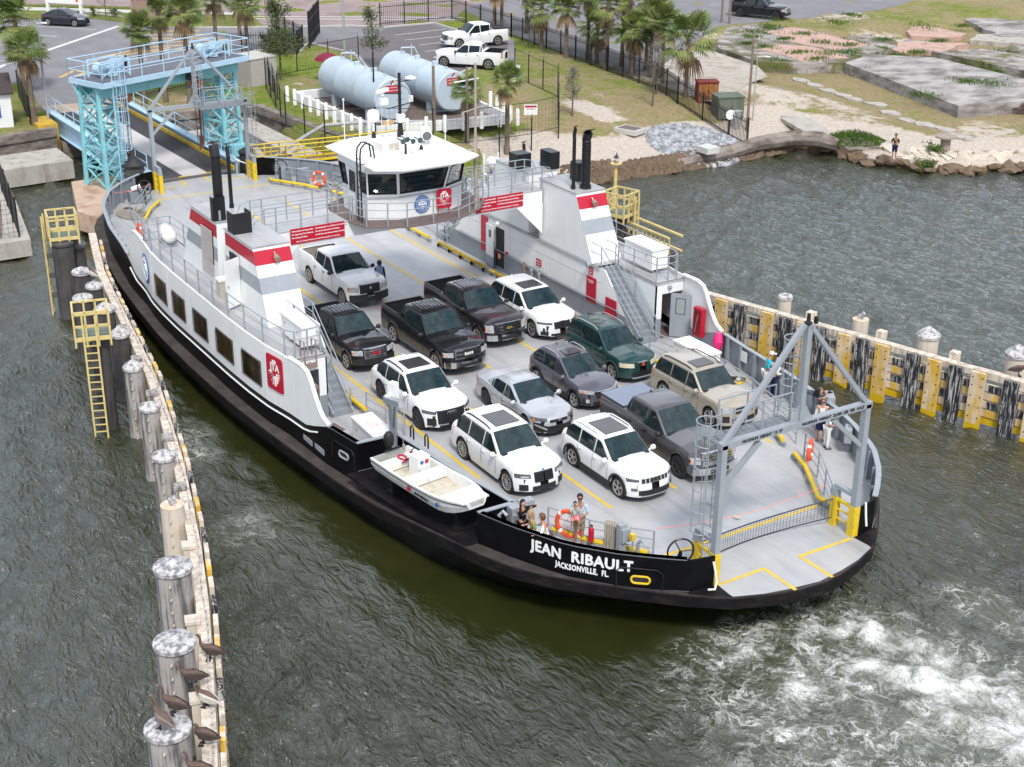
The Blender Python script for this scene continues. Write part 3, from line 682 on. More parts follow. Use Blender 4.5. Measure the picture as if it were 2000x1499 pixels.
mb.build('ladder',M_BLACK,wh)
wk=[(2.8,-1.25),(2.8,1.25),(1.95,2.75),(.9,3.6),(-.9,3.6),(-1.95,2.75),(-2.8,1.25),(-2.8,-1.25),(-1.95,-2.75),(-.9,-3.0),(.9,-3.0),(1.95,-2.75)]
mb=MB();mb.prism(wk,ZBR-.045,ZBR+.006);mb.build('grating_walkway',M_GRAT,wh)
mb=MB()
cxs=[(x*.98,y*.98,ZBR)for x,y in wk]
rail(mb,[cxs[10],cxs[11],(2.4,-1.95,ZBR),cxs[0],(2.76,0,ZBR),cxs[1],(2.3,2.0,ZBR),cxs[2],cxs[3]],1.02)
rail(mb,[cxs[4],cxs[5],cxs[6],(-2.76,0,ZBR),cxs[7],cxs[8],cxs[9]],1.02)
mb.build('railing',M_GREY2,wh)
seal(wh,(1.78,.0,7.22),(0,1,0),.36);
jt=jta(wh,(1.92,.98,7.35),(0.12,1,0),.68)
mb=MB();mb.bar((1.95,.7,6.66),(1.9,.7,7.1),.05,.03);mb.bar((1.92,1.24,6.66),(1.86,1.2,7.1),.05,.03);mb.build('stand_leg',M_RED,wh)
mb=MB();mb.cyl((-1.5,.75,9.3),(-1.5,.75,12.1),.07,n=8);mb.cyl((-1.5,.75,9.3),(-1.5,.75,9.9),.16,.1,n=10);mb.cyl((-1.5,.75,11.2),(-1.5,-.1,11.3),.03,n=6)
mb.cyl((-1.5,.15,10.6),(-1.5,1.3,10.75),.025,n=6);mb.cyl((-1.5,.75,11.7),(-1.5,1.35,11.75),.025,n=6)
for k in range(7):mb.cyl((-1.5,.6,10.1+.28*k),(-1.5,.9,10.1+.28*k),.014,n=5)
mb.tube([(-1.4,.9,10.2),(-1.3,1.3,10.7),(-1.4,1.1,11.4),(-1.5,.8,11.6)],.012,5)
mst=mb.build('mast',M_BLACK,wh)
mb=MB();mb.box((-1.45,-.1,11.42),(.14,.75,.14),R(25));mb.cyl((-1.5,-.1,11.2),(-1.5,-.1,11.4),.08,n=8);mb.box((-1.5,-.05,10.95),(.3,.35,.25));mb.lathe((-1.5,1.3,11.8),[(0,0),(.25,0),(.25,.05),(.1,.1),(0,.1)],12);mb.cyl((-1.5,1.3,10.8),(-1.5,1.3,11.05),.1,n=8);mb.build('radar',M_WHITE2,mst)
mb=MB();mb.lathe((-1.9,-.35,9.98),[(0,0),(.12,.02),(.27,.12),(.28,.38),(.22,.52),(0,.6)],16);mb.cyl((-1.9,-.35,9.55),(-1.9,-.35,10),.04,n=6);mb.build('searchlight',M_WHITE2,wh,smooth=True)
mb=MB();mb.cyl((-1.9,-.35,9.32),(-1.9,-.35,9.6),.12,.05,n=8);mb.cyl((.95,.45,9.3),(.95,.45,9.5),.1,.05,n=8);mb.cyl((1.35,-.5,9.3),(1.35,-.5,9.75),.05,n=8);mb.build('lamp_base',M_BLACK,wh)
mb=MB();mb.cyl((.05,1.15,9.85),(.55,.95,9.75),.24,.24,16);mb.cyl((.2,1.1,9.3),(.2,1.1,9.6),.04,n=6);sl=mb.build('searchlight',M_WHITE2,wh,smooth=True);mb=MB();mb.cyl((.55,.95,9.75),(.58,.94,9.745),.19,n=16);mb.build('lens',mat('lens_grey',(.12,.13,.15),.15),sl)
mb=MB();mb.box((.2,-.8,9.5),(.75,.95,.34),R(8));ac=mb.build('air_conditioner',mat('ac_white',(.7,.68,.64),.5),wh)
for k in range(3):
 mb=MB();mb.box((.6,-1.05+.27*k,9.53),(.02,.2,.2),R(8));mb.build('grille',M_TAN,ac)
mb=MB()
for(y,z,x)in((-.72,9.95,1.35),(-.5,10.0,1.3),(-.28,9.92,1.4),(.1,9.9,1.3)):mb.cyl((x-.3,y,z),(x+.05,y,z-.02),.03,n=8);mb.cyl((x+.05,y,z-.02),(x+.22,y,z-.03),.04,.12,n=12)
mb.build('air_horn',mat('green_horn',(.05,.09,.08),.4),wh,smooth=True)
mb=MB();mb.cyl((-1.7,.35,10.05),(-1.3,.2,10.05),.03,.13,n=12);mb.cyl((-1.7,.0,10.05),(-1.3,-.1,10.05),.03,.11,n=12);mb.build('air_horn',mat('brass',(.7,.45,.22),.25,.8),wh,smooth=True)
mb=MB();mb.cyl((-.3,.55,9.5),(-.1,1.2,9.5),.16,n=12);mb.box((-.4,.9,9.45),(.6,1.1,.25));mb.box((-1.45,.75,10.15),(.3,.3,.35));mb.build('equipment_case',M_WHITE2,wh)
mb=MB()
for x,y,h_ in((-2,.1,1.6),(-.7,-1.6,1.2),(.8,1.7,1.3),(1.9,-.9,.5),(2.2,.9,.45),(-2.2,-1.6,1.8)):mb.cyl((x,y,9.2),(x,y,9.25+h_),.02,n=5);mb.cyl((x,y,9.2+h_),(x,y,9.3+h_),.045,n=8)
mb.build('antenna',M_WHITE2,wh)
mb=MB();mb.cyl((1.9,2.55,6.6),(1.9,2.55,9.6),.085,n=10);mb.cyl((1.9,2.55,9.6),(1.9,2.55,12.9),.055,n=10);mb.cyl((1.9,1.9,10.9),(1.9,3.2,11.1),.03,n=6);mb.cyl((1.9,2.55,9.25),(1.6,2.2,9.2),.04,n=6)
mb.build('signal_mast',mat('mast_cream',(.36,.3,.25),.6),wh)
mb=MB();mb.cyl((1.0,1.7,6.1),(1.45,1.9,6.0),.07,.17,n=10);mb.build('loudhailer',M_WHITE2,wh)
mb=MB()
for x,y in((-8.9,6.6),(-8.9,7.3),(-7.9,6.6),(-7.9,7.3)):mb.cyl((x,y,D),(x,y,D+1.2),.035,n=6)
mb.box((-8.4,6.95,D+.4),(1.1,.75,.04));mb.box((-8.4,6.95,D+.9),(1.1,.75,.04));mb.build('rack',M_GREY2,ferry)
def gantry(s):
 g=thing('gantry','','');del g['label'];del g['category'];g.parent=ferry;OFF[g.name]=Vector((0,0,0))
 T=lambda x,y,z:(x*s,y*s,z)
 X=25.1
 for sy in(-1,1):
  mb=MB();mb.bar(T(X,2.84*sy,D),T(X,2.84*sy,6.32),.22,.2);mb.build('post',M_GREY2,g)
  mb=MB();mb.bar(T(X,2.84*sy,4.85),T(X,1.45*sy,6.1),.15,.13);mb.build('knee_brace',M_GREY2,g)
  mb=MB();mb.bar(T(X,2.9*sy,6.25),T(X,.08*sy,9.5),.15,.13);mb.build('raking_strut',M_GREY2,g)
  mb=MB();mb.bar(T(X,2.84*sy,D+.001),T(X,2.84*sy,D+1.05),.275,.235);mb.bar(T(X-.85,2.84*sy,D+.001),T(X-.85,2.84*sy,D+1.05),.24,.22)
  for k in range(3):mb.bar(T(X,2.84*sy,D+.3+.33*k),T(X-.85,2.84*sy,D+.3+.33*k),.1 if k==2 else .05,.1 if k==2 else .05)
  mb.build('post_foot',M_YEL,g)
  mb=MB();mb.bar(T(X-.85,2.84*sy,D+1.05),T(X-.85,2.84*sy,D+1.35),.22,.2);mb.bar(T(X-.9,2.84*sy,D+1.42),T(X+.05,2.84*sy,D+1.42),.16,.14);mb.build('post_link',M_GREY2,g)
 mb=MB();mb.bar(T(X,-2.98,6.3),T(X,2.98,6.3),.22,.2);bm_=mb.build('beam',M_GREY2,g)
 mb=MB()
 if s==1:
  text_on(mb,'MAXIMUM  HEIGHT  13  FT',.13,(X+.112,-1.45,6.3),(0,1,0),(0,0,1),.006,bold=.006);text_on(mb,'MAXIMUM  WEIGHT  25,000  LBS  PER  AXLE',.13,(X+.112,1.35,6.3),(0,1,0),(0,0,1),.006,bold=.006)
 else:
  text_on(mb,'MAXIMUM  HEIGHT  13  FT',.13,(-X-.112,1.45,6.3),(0,-1,0),(0,0,1),.006,bold=.006)
 mb.build('lettering',M_BLACK,bm_)
 mb=MB();mb.bar(T(X-.02,.1,6.15),T(X-.02,.1,9.42),.19,.18);mb.build('king_post',M_GREY2,g)
 mb=MB();mb.slab([T(X+.02,-.5,6.2),T(X+.02,.7,6.2),T(X+.02,.12,7.1)],.03);mb.build('gusset',M_GREY2,g)
 mb=MB();mb.lathe(T(X,.05,9.5),[(0,0),(.12,0),(.12,.05),(.06,.08),(.05,.3),(0,.32)],8);mb.lathe(T(X-.0,.35,9.45),[(0,0),(.07,0),(.06,.2),(0,.22)],8);mb.build('lamp',M_BLACK,g)
 mb=MB();mb.box(T(X-.55,-1.35,6.2),(.72,3.0,.05));wkx=mb.build('walkway',mat('grey_grating',(.2,.22,.24),.7,var=.3,scale=6,bump=.5,bscale=80),g)
 mb=MB()
 for k in range(12):mb.box(T(X-.55,-2.75+.25*k,6.23),(.7,.02,.03))
 mb.build('grating_bar',M_GREY2,wkx)
 mb=MB();rail(mb,[T(X-.92,yy,6.22)for yy in(-2.3,-1.2,-.1)],1.05,mids=(.5,));rail(mb,[T(X-.22,yy,6.22)for yy in(-2.3,-1.2,-.1)],1.05,mids=(.5,));mb.build('railing',M_GREY2,wkx)
 def cage(cx,cy,za,zb_,r=.36,op=0.):
  mb=MB()
  ly=cy
  for dy in(-.2,.2):mb.cyl(T(cx+r*.9,ly+dy,za),T(cx+r*.9,ly+dy,zb_),.022,n=6)
  z=za+.3
  while z<zb_:mb.cyl(T(cx+r*.9,ly-.2,z),T(cx+r*.9,ly+.2,z),.013,n=5);z+=.3
  l1=mb.build('ladder',M_GREY2,g)
  mb=MB();z=za+(1.5 if zb_-za>3.4 else .4);zs=[]
  while z<=zb_+.1:zs.append(z);z+=.72
  for z in zs:mb.tube([T(cx+math.cos(a)*r,cy+math.sin(a)*r,z)for a in np.linspace(.5,2*math.pi-.5,16)],.02,5)
  for a in np.linspace(.7,2*math.pi-.7,6):mb.cyl(T(cx+math.cos(a)*r,cy+math.sin(a)*r,zs[0]),T(cx+math.cos(a)*r,cy+math.sin(a)*r,zs[-1]),.014,n=5)
  mb.build('safety_hoop',M_GREY2,l1)
 cage(X-.7,-2.84,D,7.3);cage(X-.55,.1,6.3,9.2,.3)
 mb=MB();mb.box(T(X+.25,.35,7.3),(.5,.25,.03));mb.cyl(T(X+.3,.35,7.3),T(X+.35,.35,7.5),.1,.07,n=8);mb.build('flood_lamp',M_BLACK,g)
 return g
gantry(1);gantry(-1)
def prail(pts,h=.98,step=None):
 mb=MB();rail(mb,[(x,y,D)for x,y in pts],h,step=step);return mb.build('railing',M_GREY2,ferry)
prail([(19.99,-5.43),(21.36,-4.79),(22.3,-4.1),(22.96,-3.48)],.95)
prail([(20.14,5.34),(21.52,4.70),(22.6,4.0),(23.58,3.33)])
prail([(9.3,6.62),(11.13,6.8),(12.28,7.1),(13.42,7.2),(15.5,6.9),(17.5,6.4),(19.1,5.9)])
prail([(8.8,-6.3),(10.0,-6.1),(11.2,-5.95)],.9)
for sy in(1,-1):
 prail([(-23.33,3.77*sy),(-22.3,4.35*sy),(-21.26,4.9*sy),(-20.22,5.6*sy)])
 prail([(-20.1,6.0*sy),(-17.5,6.4*sy),(-15.5,6.7*sy),(-12.3,6.9*sy),(-9.3,6.8*sy)])
def handwheel(x,y,r,col=M_BLACK):
 mb=MB();c=Vector((x,y,D+.95));mb.tube([c+Vector((math.cos(a)*r*.35,math.cos(a)*r*.9,math.sin(a)*r))for a in np.linspace(0,2*math.pi,21)[:-1]],.03,6,closed=True)
 for a in(0,2.09,4.19):mb.cyl(c,c+Vector((math.cos(a)*r*.35,math.cos(a)*r*.9,math.sin(a)*r)),.02,n=5)
 mb.cyl((x,y,D),(x,y,D+.95),.06,n=8);mb.build('hand_wheel',col,ferry)
handwheel(24.35,-3.55,.42);handwheel(-22.9,3.9,.42);handwheel(-22.6,-4.3,.4)
mb=MB();mb.cyl((-23.1,-4.9,D+.8),(-23.0,-4.4,D+.95),.13,n=12);mb.build('winch_drum',M_WHITE2,ferry)
mb=MB();mb.box((-23.2,-4.6,D+.35),(.6,.9,.6));mb.box((-23.0,4.2,D+.45),(.5,.6,.8));mb.box((-22.0,4.9,D+.5),(.35,.7,.9));mb.build('winch_box',M_GREY,ferry)
mb=MB();mb.box((19.6,-6.35,D+.55),(.35,.6,1.1));mb.box((19.55,-6.0,D+1.05),(.3,.5,.25));mb.box((19.75,-6.9,D+.3),(.3,.35,.6));mb.build('locker_cabinet',M_GREY2,ferry)
mb=MB();mb.tube([(19.72,-7.1,D),(19.72,-7.1,D+1.0),(19.8,-7.0,D+1.15),(19.95,-6.95,D+1.05)],.06,8);mb.tube([(19.95,-6.75,D),(19.95,-6.75,D+.9),(20.05,-6.7,D+1.05)],.05,8);mb.build('vent_pipe',M_GREY2,ferry)
mb=MB();mb.box((22.45,-4.35,D+.6),(.2,.25,1.2));mb.box((22.5,-4.3,D+.85),(.3,.3,.45));mb.tube([(23.1,-4.2,D),(23.1,-4.2,D+.8),(23.2,-4.15,D+.95),(23.3,-4.12,D+.85)],.06,8);mb.cyl((22.9,-4.25,D),(22.9,-4.25,D+.8),.03,n=6);mb.build('switch_post',M_GREY2,ferry)
mb=MB();mb.box((22.88,-4.25,D+.92),(.14,.14,.22));mb.build('call_box',M_YEL,ferry)
mb=MB();mb.box((18.5,8.0,D+.95),(.7,.3,.6),R(-35));mb.box((20.6,6.95,D+.75),(.6,.25,.5),R(-45));mb.build('switch_box',M_GREY2,ferry)
mb=MB();mb.box((13.0,8.52,D+.72),(.5,.02,.45));mb.build('chart_notice',mat('paper',(.7,.7,.68)),ferry)
mb=MB();mb.box((13.6,7.75,D+.03),(.55,.8,.05),R(25));mb.build('hose_tray',M_YEL,ferry);mb=MB();mb.tube([(13.35,7.5,D+.12),(13.6,7.75,D+.16),(13.85,8.0,D+.12)],.07,6);mb.build('hose',M_BLACK,ferry)
# ================================================================ WATER
def coords(lo,hi,step,far_lo,far_hi):
 a=list(np.arange(lo,hi+step/2,step));s=step;x=lo
 left=[]
 while x>far_lo:s*=1.35;x-=s;left.append(x)
 s=step;x=hi;right=[]
 while x<far_hi:s*=1.35;x+=s;right.append(x)
 return np.array(left[::-1]+a+right)
rng=np.random.default_rng(5)
wx=coords(-40,36,.16,-60,500);wy=coords(-30,56,.16,-600,700)
X,Y=np.meshgrid(wx,wy,indexing='ij')
def wake_env(X,Y):
 ax=X-25.3;core=np.exp(-(((Y-.9-.06*ax)/(1.5+.14*ax.clip(0,12)))**2)**1.1)*sm(ax/2.2)*sm((14-ax)/5)
 skirt=.6*np.exp(-(((Y+1.3+.12*ax)/(3.6+.16*ax.clip(0,12)))**2)**1.6)*sm((ax+1.2)/2.0)*sm((13-ax)/4)
 right=.55*np.exp(-(((Y-5.4-.3*(ax-3))/1.2)**2))*sm((ax-.5)/2.5)*sm((8-ax)/3)
 return np.clip(np.maximum(np.maximum(core,skirt),right),0,1),core
def sm(t):t=np.clip(t,0,1);return t*t*(3-2*t)
env,core=wake_env(X,Y)
Hh=np.zeros_like(X)
for i in range(70):
 lam=.5*(9.0)**rng.random();k=2*math.pi/lam
 th=rng.normal(R(62),.55);ph=rng.random()*7
 warp=.35*np.sin(X*.21+i)+.35*np.sin(Y*.17+2*i)
 Hh+=.0062*lam**.8*np.sin(k*(X*math.cos(th)+Y*math.sin(th)+warp)+ph)
calm=1-.45*np.exp(-(((Y+9)/6.5)**2))*np.exp(-((X-13)/13.0)**2)
lee=np.clip((np.abs(Y)-np.interp(np.abs(X),[0,8,15,20,24,27,30],[10,9.7,9,8,5.5,0,-3])-.3)/5.5,0,1);lee=np.where(Y>0,.5+.5*lee,lee);lee=np.maximum(lee,.12)
Hh*=.35+.65*lee
F=np.zeros_like(X)
for i in range(46):
 lam=.35*(7.0)**rng.random();k=2*math.pi/lam;th=rng.random()*6.28
 w1=.5*np.sin(X*.9+i*1.7+.6*Y);w2=.5*np.sin(Y*1.1+i*.9-.4*X)
 F+=lam**.9*np.sin(k*(X*math.cos(th)+Y*math.sin(th))+3*w1+2*w2+rng.random()*7)
F/=np.abs(F).max()
Hh+=env*(.3*np.abs(F)+.18*F)*(.55+.6*core)
G_=np.zeros_like(X)
for i in range(12):
 th=rng.random()*6.28;k=2*math.pi/(2.5+4*rng.random());G_+=np.sin(k*(X*math.cos(th)+Y*math.sin(th))+1.5*np.sin(.8*X-.6*Y+i)+rng.random()*7)
G_=G_/6
foam=np.clip(env*(.78+.3*G_)+.4*np.abs(F)*env,0,1)
for cx,cy,s_,a_ in((3.5,-11.9,1.3,.32),(5.5,-12.0,1.0,.3),(-9,-12,1.5,.15),(12,-12.4,1.6,.2)):
 foam=np.maximum(foam,a_*np.exp(-((X-cx)**2+(Y-cy)**2)/s_**2))
nx,ny=X.shape
ids=np.arange(nx*ny).reshape(nx,ny)
quads=np.stack([ids[:-1,:-1],ids[1:,:-1],ids[1:,1:],ids[:-1,1:]],-1).reshape(-1,4)
def np_mesh(name,V,Q,smooth=True):
 me=bpy.data.meshes.new(name);me.vertices.add(len(V));me.vertices.foreach_set('co',V.astype(np.float32).ravel())
 me.loops.add(Q.size);me.loops.foreach_set('vertex_index',Q.astype(np.int32).ravel());me.polygons.add(len(Q))
 me.polygons.foreach_set('loop_start',np.arange(0,Q.size,Q.shape[1],dtype=np.int32));me.polygons.foreach_set('loop_total',np.full(len(Q),Q.shape[1],dtype=np.int32))
 if smooth:me.polygons.foreach_set('use_smooth',np.ones(len(Q),dtype=bool))
 me.update(calc_edges=True);me.validate();return me
wm=np_mesh('water',np.stack([X,Y,Hh],-1).reshape(-1,3),quads)
at=wm.attributes.new('foam','FLOAT','POINT');at.data.foreach_set('value',foam.astype(np.float32).ravel())
at2=wm.attributes.new('chop','FLOAT','POINT');at2.data.foreach_set('value',np.clip(lee+env,0,1).astype(np.float32).ravel())
water=bpy.data.objects.new('water',wm);COL.objects.link(water);water['kind']='structure'
m=bpy.data.materials.new('river_water');m.use_nodes=True;t=m.node_tree;l=t.links.new;b=t.nodes['Principled BSDF']
def N(t,typ,**kw):
 n=t.nodes.new(typ)
 for k_,v_ in kw.items():
  if k_.startswith('i_'):n.inputs[k_[2:].replace('_',' ')].default_value=v_
  else:setattr(n,k_,v_)
 return n
tc=N(t,'ShaderNodeTexCoord');fa=N(t,'ShaderNodeAttribute',attribute_name='foam')
mp=N(t,'ShaderNodeMapping');mp.inputs['Rotation'].default_value=(0,0,R(28));mp.inputs['Scale'].default_value=(.55,1.25,1)
l(tc.outputs['Object'],mp.inputs[0])
n1=N(t,'ShaderNodeTexNoise',i_Scale=1.7,i_Detail=4,i_Roughness=.55,i_Distortion=1.4);l(mp.outputs[0],n1.inputs['Vector'])
n2=N(t,'ShaderNodeTexNoise',i_Scale=5.5,i_Detail=4,i_Roughness=.6,i_Distortion=1.2);l(mp.outputs[0],n2.inputs['Vector'])
bp1=N(t,'ShaderNodeBump',i_Strength=1.,i_Distance=.3);l(n1.outputs['Fac'],bp1.inputs['Height']);ca=N(t,'ShaderNodeAttribute',attribute_name='chop');l(ca.outputs['Fac'],bp1.inputs['Strength'])
bp2=N(t,'ShaderNodeBump',i_Strength=.9,i_Distance=.08);l(n2.outputs['Fac'],bp2.inputs['Height']);l(ca.outputs['Fac'],bp2.inputs['Strength']);l(bp1.outputs[0],bp2.inputs['Normal'])
mpf=N(t,'ShaderNodeMapping');l(tc.outputs['Object'],mpf.inputs[0])
nd=N(t,'ShaderNodeTexNoise',i_Scale=.9,i_Detail=4);l(mpf.outputs[0],nd.inputs['Vector'])
vd=N(t,'ShaderNodeVectorMath',operation='MULTIPLY_ADD');l(nd.outputs['Color'],vd.inputs[0]);vd.inputs[1].default_value=(1.6,1.6,0);l(mpf.outputs[0],vd.inputs[2])
def M_(op,a,b_=None,c_=None):
 n=N(t,'ShaderNodeMath',operation=op)
 for k,v in enumerate((a,b_,c_)):
  if v is None:continue
  if isinstance(v,(int,float)):n.inputs[k].default_value=v
  else:l(v,n.inputs[k])
 return n.outputs[0]
def ridge(sc,det,wdt,dist):
 n=N(t,'ShaderNodeTexNoise',i_Scale=sc,i_Detail=det,i_Roughness=.6,i_Distortion=dist);l(vd.outputs[0],n.inputs['Vector'])
 d_=M_('ABSOLUTE',M_('SUBTRACT',n.outputs['Fac'],.5));r_=N(t,'ShaderNodeMapRange',interpolation_type='SMOOTHSTEP');l(d_,r_.inputs[0]);r_.inputs[1].default_value=0;r_.inputs[2].default_value=wdt;r_.inputs[3].default_value=1;r_.inputs[4].default_value=0;return r_.outputs[0]
nf=N(t,'ShaderNodeTexNoise',i_Scale=.75,i_Detail=11,i_Roughness=.66,i_Distortion=.8);l(mpf.outputs[0],nf.inputs['Vector'])
ng=N(t,'ShaderNodeTexNoise',i_Scale=5,i_Detail=8,i_Roughness=.7);l(mpf.outputs[0],ng.inputs['Vector'])
rg=M_('MAXIMUM',ridge(.7,5,.04,.3),M_('MULTIPLY',ridge(1.7,5,.04,.2),.7))
E_=fa.outputs['Fac']
brk=N(t,'ShaderNodeMapRange');l(nf.outputs['Fac'],brk.inputs[0]);brk.inputs[1].default_value=.38;brk.inputs[2].default_value=.6
web=M_('MULTIPLY',M_('MULTIPLY',rg,brk.outputs[0]),M_('MINIMUM',M_('MULTIPLY',E_,2.2),1))
sf_=N(t,'ShaderNodeMapRange',interpolation_type='SMOOTHSTEP');l(M_('ADD',M_('MULTIPLY',E_,1.08),M_('ADD',M_('MULTIPLY',M_('SUBTRACT',nf.outputs['Fac'],.5),2.0),M_('MULTIPLY',M_('SUBTRACT',ng.outputs['Fac'],.5),.7))),sf_.inputs[0]);sf_.inputs[1].default_value=.52;sf_.inputs[2].default_value=1.15
fm=N(t,'ShaderNodeMath',operation='MAXIMUM');l(sf_.outputs[0],fm.inputs[0]);l(web,fm.inputs[1])
gate=N(t,'ShaderNodeMapRange');l(E_,gate.inputs[0]);gate.inputs[1].default_value=.02;gate.inputs[2].default_value=.2
fmm=N(t,'ShaderNodeMath',operation='MULTIPLY');l(fm.outputs[0],fmm.inputs[0]);l(gate.outputs[0],fmm.inputs[1])
nc=N(t,'ShaderNodeTexNoise',i_Scale=.09,i_Detail=4);l(tc.outputs['Object'],nc.inputs['Vector'])
cr=N(t,'ShaderNodeMix',data_type='RGBA');l(nc.outputs['Fac'],cr.inputs[0]);cr.inputs[6].default_value=(.014,.019,.004,1);cr.inputs[7].default_value=(.034,.036,.01,1)
ch=N(t,'ShaderNodeMix',data_type='RGBA');l(fa.outputs['Fac'],ch.inputs[0]);l(cr.outputs[2],ch.inputs[6]);ch.inputs[7].default_value=(.13,.145,.09,1)
fc=N(t,'ShaderNodeMix',data_type='RGBA');l(fmm.outputs[0],fc.inputs[0]);l(ch.outputs[2],fc.inputs[6]);fc.inputs[7].default_value=(.74,.74,.69,1)
l(fc.outputs[2],b.inputs['Base Color'])
rr=N(t,'ShaderNodeMapRange');l(fmm.outputs[0],rr.inputs[0]);rr.inputs[3].default_value=.045;rr.inputs[4].default_value=.75;l(rr.outputs[0],b.inputs['Roughness'])
b.inputs['IOR'].default_value=2.15;b.inputs['Specular IOR Level'].default_value=.5
fb_=N(t,'ShaderNodeBump',i_Strength=.6,i_Distance=.1);l(fm.outputs[0],fb_.inputs['Height']);l(bp2.outputs[0],fb_.inputs['Normal']);l(fb_.outputs[0],b.inputs['Normal'])
wm.materials.append(m)
# ================================================================ LAND
SH=[(-39.5,-200),(-39.5,-14),(-41.5,-4.0),(-45.5,-3.8),(-45.5,2.2),(-41.9,2.3),(-41.6,9.9),(-25.5,9.8),(-20.9,21.8),(-19.7,23.6),(-18.5,24.1),(-18.7,29),(-19.0,33.6),(-18.9,40.8),(-16.4,42.3),(-12.5,42.5),(-10.4,43.8),(-8.5,46.6),(-7.2,50),(-4,58),(4,75),(14,100),(30,150),(80,400),(200,900)]
def sdist(X,Y):
 d=np.full(X.shape,1e9)
 for(x0,y0),(x1,y1)in zip(SH,SH[1:]):
  vx,vy=x1-x0,y1-y0;tt=np.clip(((X-x0)*vx+(Y-y0)*vy)/(vx*vx+vy*vy),0,1)
  d=np.minimum(d,np.hypot(X-x0-tt*vx,Y-y0-tt*vy))
 poly=SH+[(-2000,900),(-2000,-200)];inside=np.zeros(X.shape,bool)
 n=len(poly);j=n-1
 for i in range(n):
  xi,yi=poly[i];xj,yj=poly[j]
  c=((yi>Y)!=(yj>Y))&(X<(xj-xi)*(Y-yi)/((yj-yi)+1e-12)+xi);inside^=c;j=i
 return np.where(inside,d,-d)
def sm(t):t=np.clip(t,0,1);return t*t*(3-2*t)
def inpoly(poly,X,Y):
 ins=np.zeros(X.shape,bool);n=len(poly);j=n-1
 for i in range(n):
  xi,yi=poly[i];xj,yj=poly[j]
  ins^=((yi>Y)!=(yj>Y))&(X<(xj-xi)*(Y-yi)/((yj-yi)+1e-12)+xi);j=i
 return ins
gx=coords(-95,0,.5,-1500,260);gy=coords(-30,100,.5,-900,1100)
GX,GY=np.meshgrid(gx,gy,indexing='ij')
S=sdist(GX,GY)
wallside=sm((20-GY)/4)
h_b=.55+1.45*sm(S/11)
ruins=sm((GX+47)/6)*sm((GY-45)/6)
h_b=h_b-ruins*.75*sm((S-3)/6)
def nz(X,Y,f,seed=0):
 out=np.zeros_like(X);r_=np.random.default_rng(seed)
 for i in range(14):
  a=r_.random()*6.28;k=f*(1+1.6*r_.random());out+=np.sin(k*(X*math.cos(a)+Y*math.sin(a))+2*np.sin(.6*f*(X*math.sin(a)-Y*math.cos(a))+i)+r_.random()*7)
 return out/14
hl=np.where(wallside>.5,2.0,h_b)+.05*nz(GX,GY,.7,1)*sm(S/2)*(1-wallside)
under=np.where(wallside>.5,-3.0,np.maximum(-2.5,S*1.1+.25))
GZ=np.where(S>np.where(wallside>.5,.25,-.3),np.where(S<0,.3+S,hl),under)
def land_z(x,y):
 i=int(np.clip(np.searchsorted(gx,x)-1,0,len(gx)-2));j=int(np.clip(np.searchsorted(gy,y)-1,0,len(gy)-2))
 fx=(x-gx[i])/(gx[i+1]-gx[i]);fy=(y-gy[j])/(gy[j+1]-gy[j])
 return float((GZ[i,j]*(1-fx)+GZ[i+1,j]*fx)*(1-fy)+(GZ[i,j+1]*(1-fx)+GZ[i+1,j+1]*fx)*fy)
sand=np.zeros(S.shape)
sand=np.maximum(sand,(1-wallside)*sm((6.8+2.2*nz(GX,GY,.5,3)-S)/2.5)*np.where(GY<41,1,.75))
for cx,cy,r1,r2,a_ in((-29,30.3,4,1.6,.9),(-21,27.5,4.5,5,.7),(-22,41.5,5,4.0,.95),(-27,45.5,5,2.8,.7),(-20,47.5,4.5,2.2,.5),(-18,37.0,4,3,.9),(-46,7,2,1.3,.5),(-47,15.5,1.2,1.2,.4),(-36,42.0,5,3,.7),(-24,48.5,6,1.6,.6),(-13,52.5,3,4,.6),(-40,58,3,1,.3),(-48,57,3,2,.6),(-42,72,4,4,.55),(-50,75,3,6,.5),(-26,69,4,2,.5),(-33,33.5,2.5,1.2,.4)):
 sand=np.maximum(sand,a_*np.exp(-(((GX-cx)/r1)**2+((GY-cy)/r2)**2)**1.3)*(1+.45*nz(GX,GY,1.3,4)))
grid_ids=np.arange(S.size).reshape(S.shape)
q=np.stack([grid_ids[:-1,:-1],grid_ids[1:,:-1],grid_ids[1:,1:],grid_ids[:-1,1:]],-1).reshape(-1,4)
keep=(S>-6);kq=keep[:-1,:-1]|keep[1:,1:]
tm_=np_mesh('ground',np.stack([GX,GY,GZ],-1).reshape(-1,3),q[kq.ravel()])
a1=tm_.attributes.new('sand','FLOAT','POINT');a1.data.foreach_set('value',np.clip(sand,0,1).astype(np.float32).ravel())
a2=tm_.attributes.new('shore','FLOAT','POINT');a2.data.foreach_set('value',(np.clip(1-(GZ-.02)/.55,0,1)*(1-wallside)).astype(np.float32).ravel())
dr_=np.clip(.5+.8*nz(GX,GY,.25,8)+.4*((GY>24)&(GX>-40))-.25*((GX<-50)&(GY<45))+.3*sm((GY-46)/4),0,1)
a3=tm_.attributes.new('dry','FLOAT','POINT');a3.data.foreach_set('value',dr_.astype(np.float32).ravel())
ground=bpy.data.objects.new('ground',tm_);COL.objects.link(ground);ground['kind']='structure'
m=bpy.data.materials.new('grass_and_sand');m.use_nodes=True;t=m.node_tree;l=t.links.new;b=t.nodes['Principled BSDF'];b.inputs['Roughness'].default_value=.95;b.inputs['Specular IOR Level'].default_value=.15
tc=N(t,'ShaderNodeTexCoord')
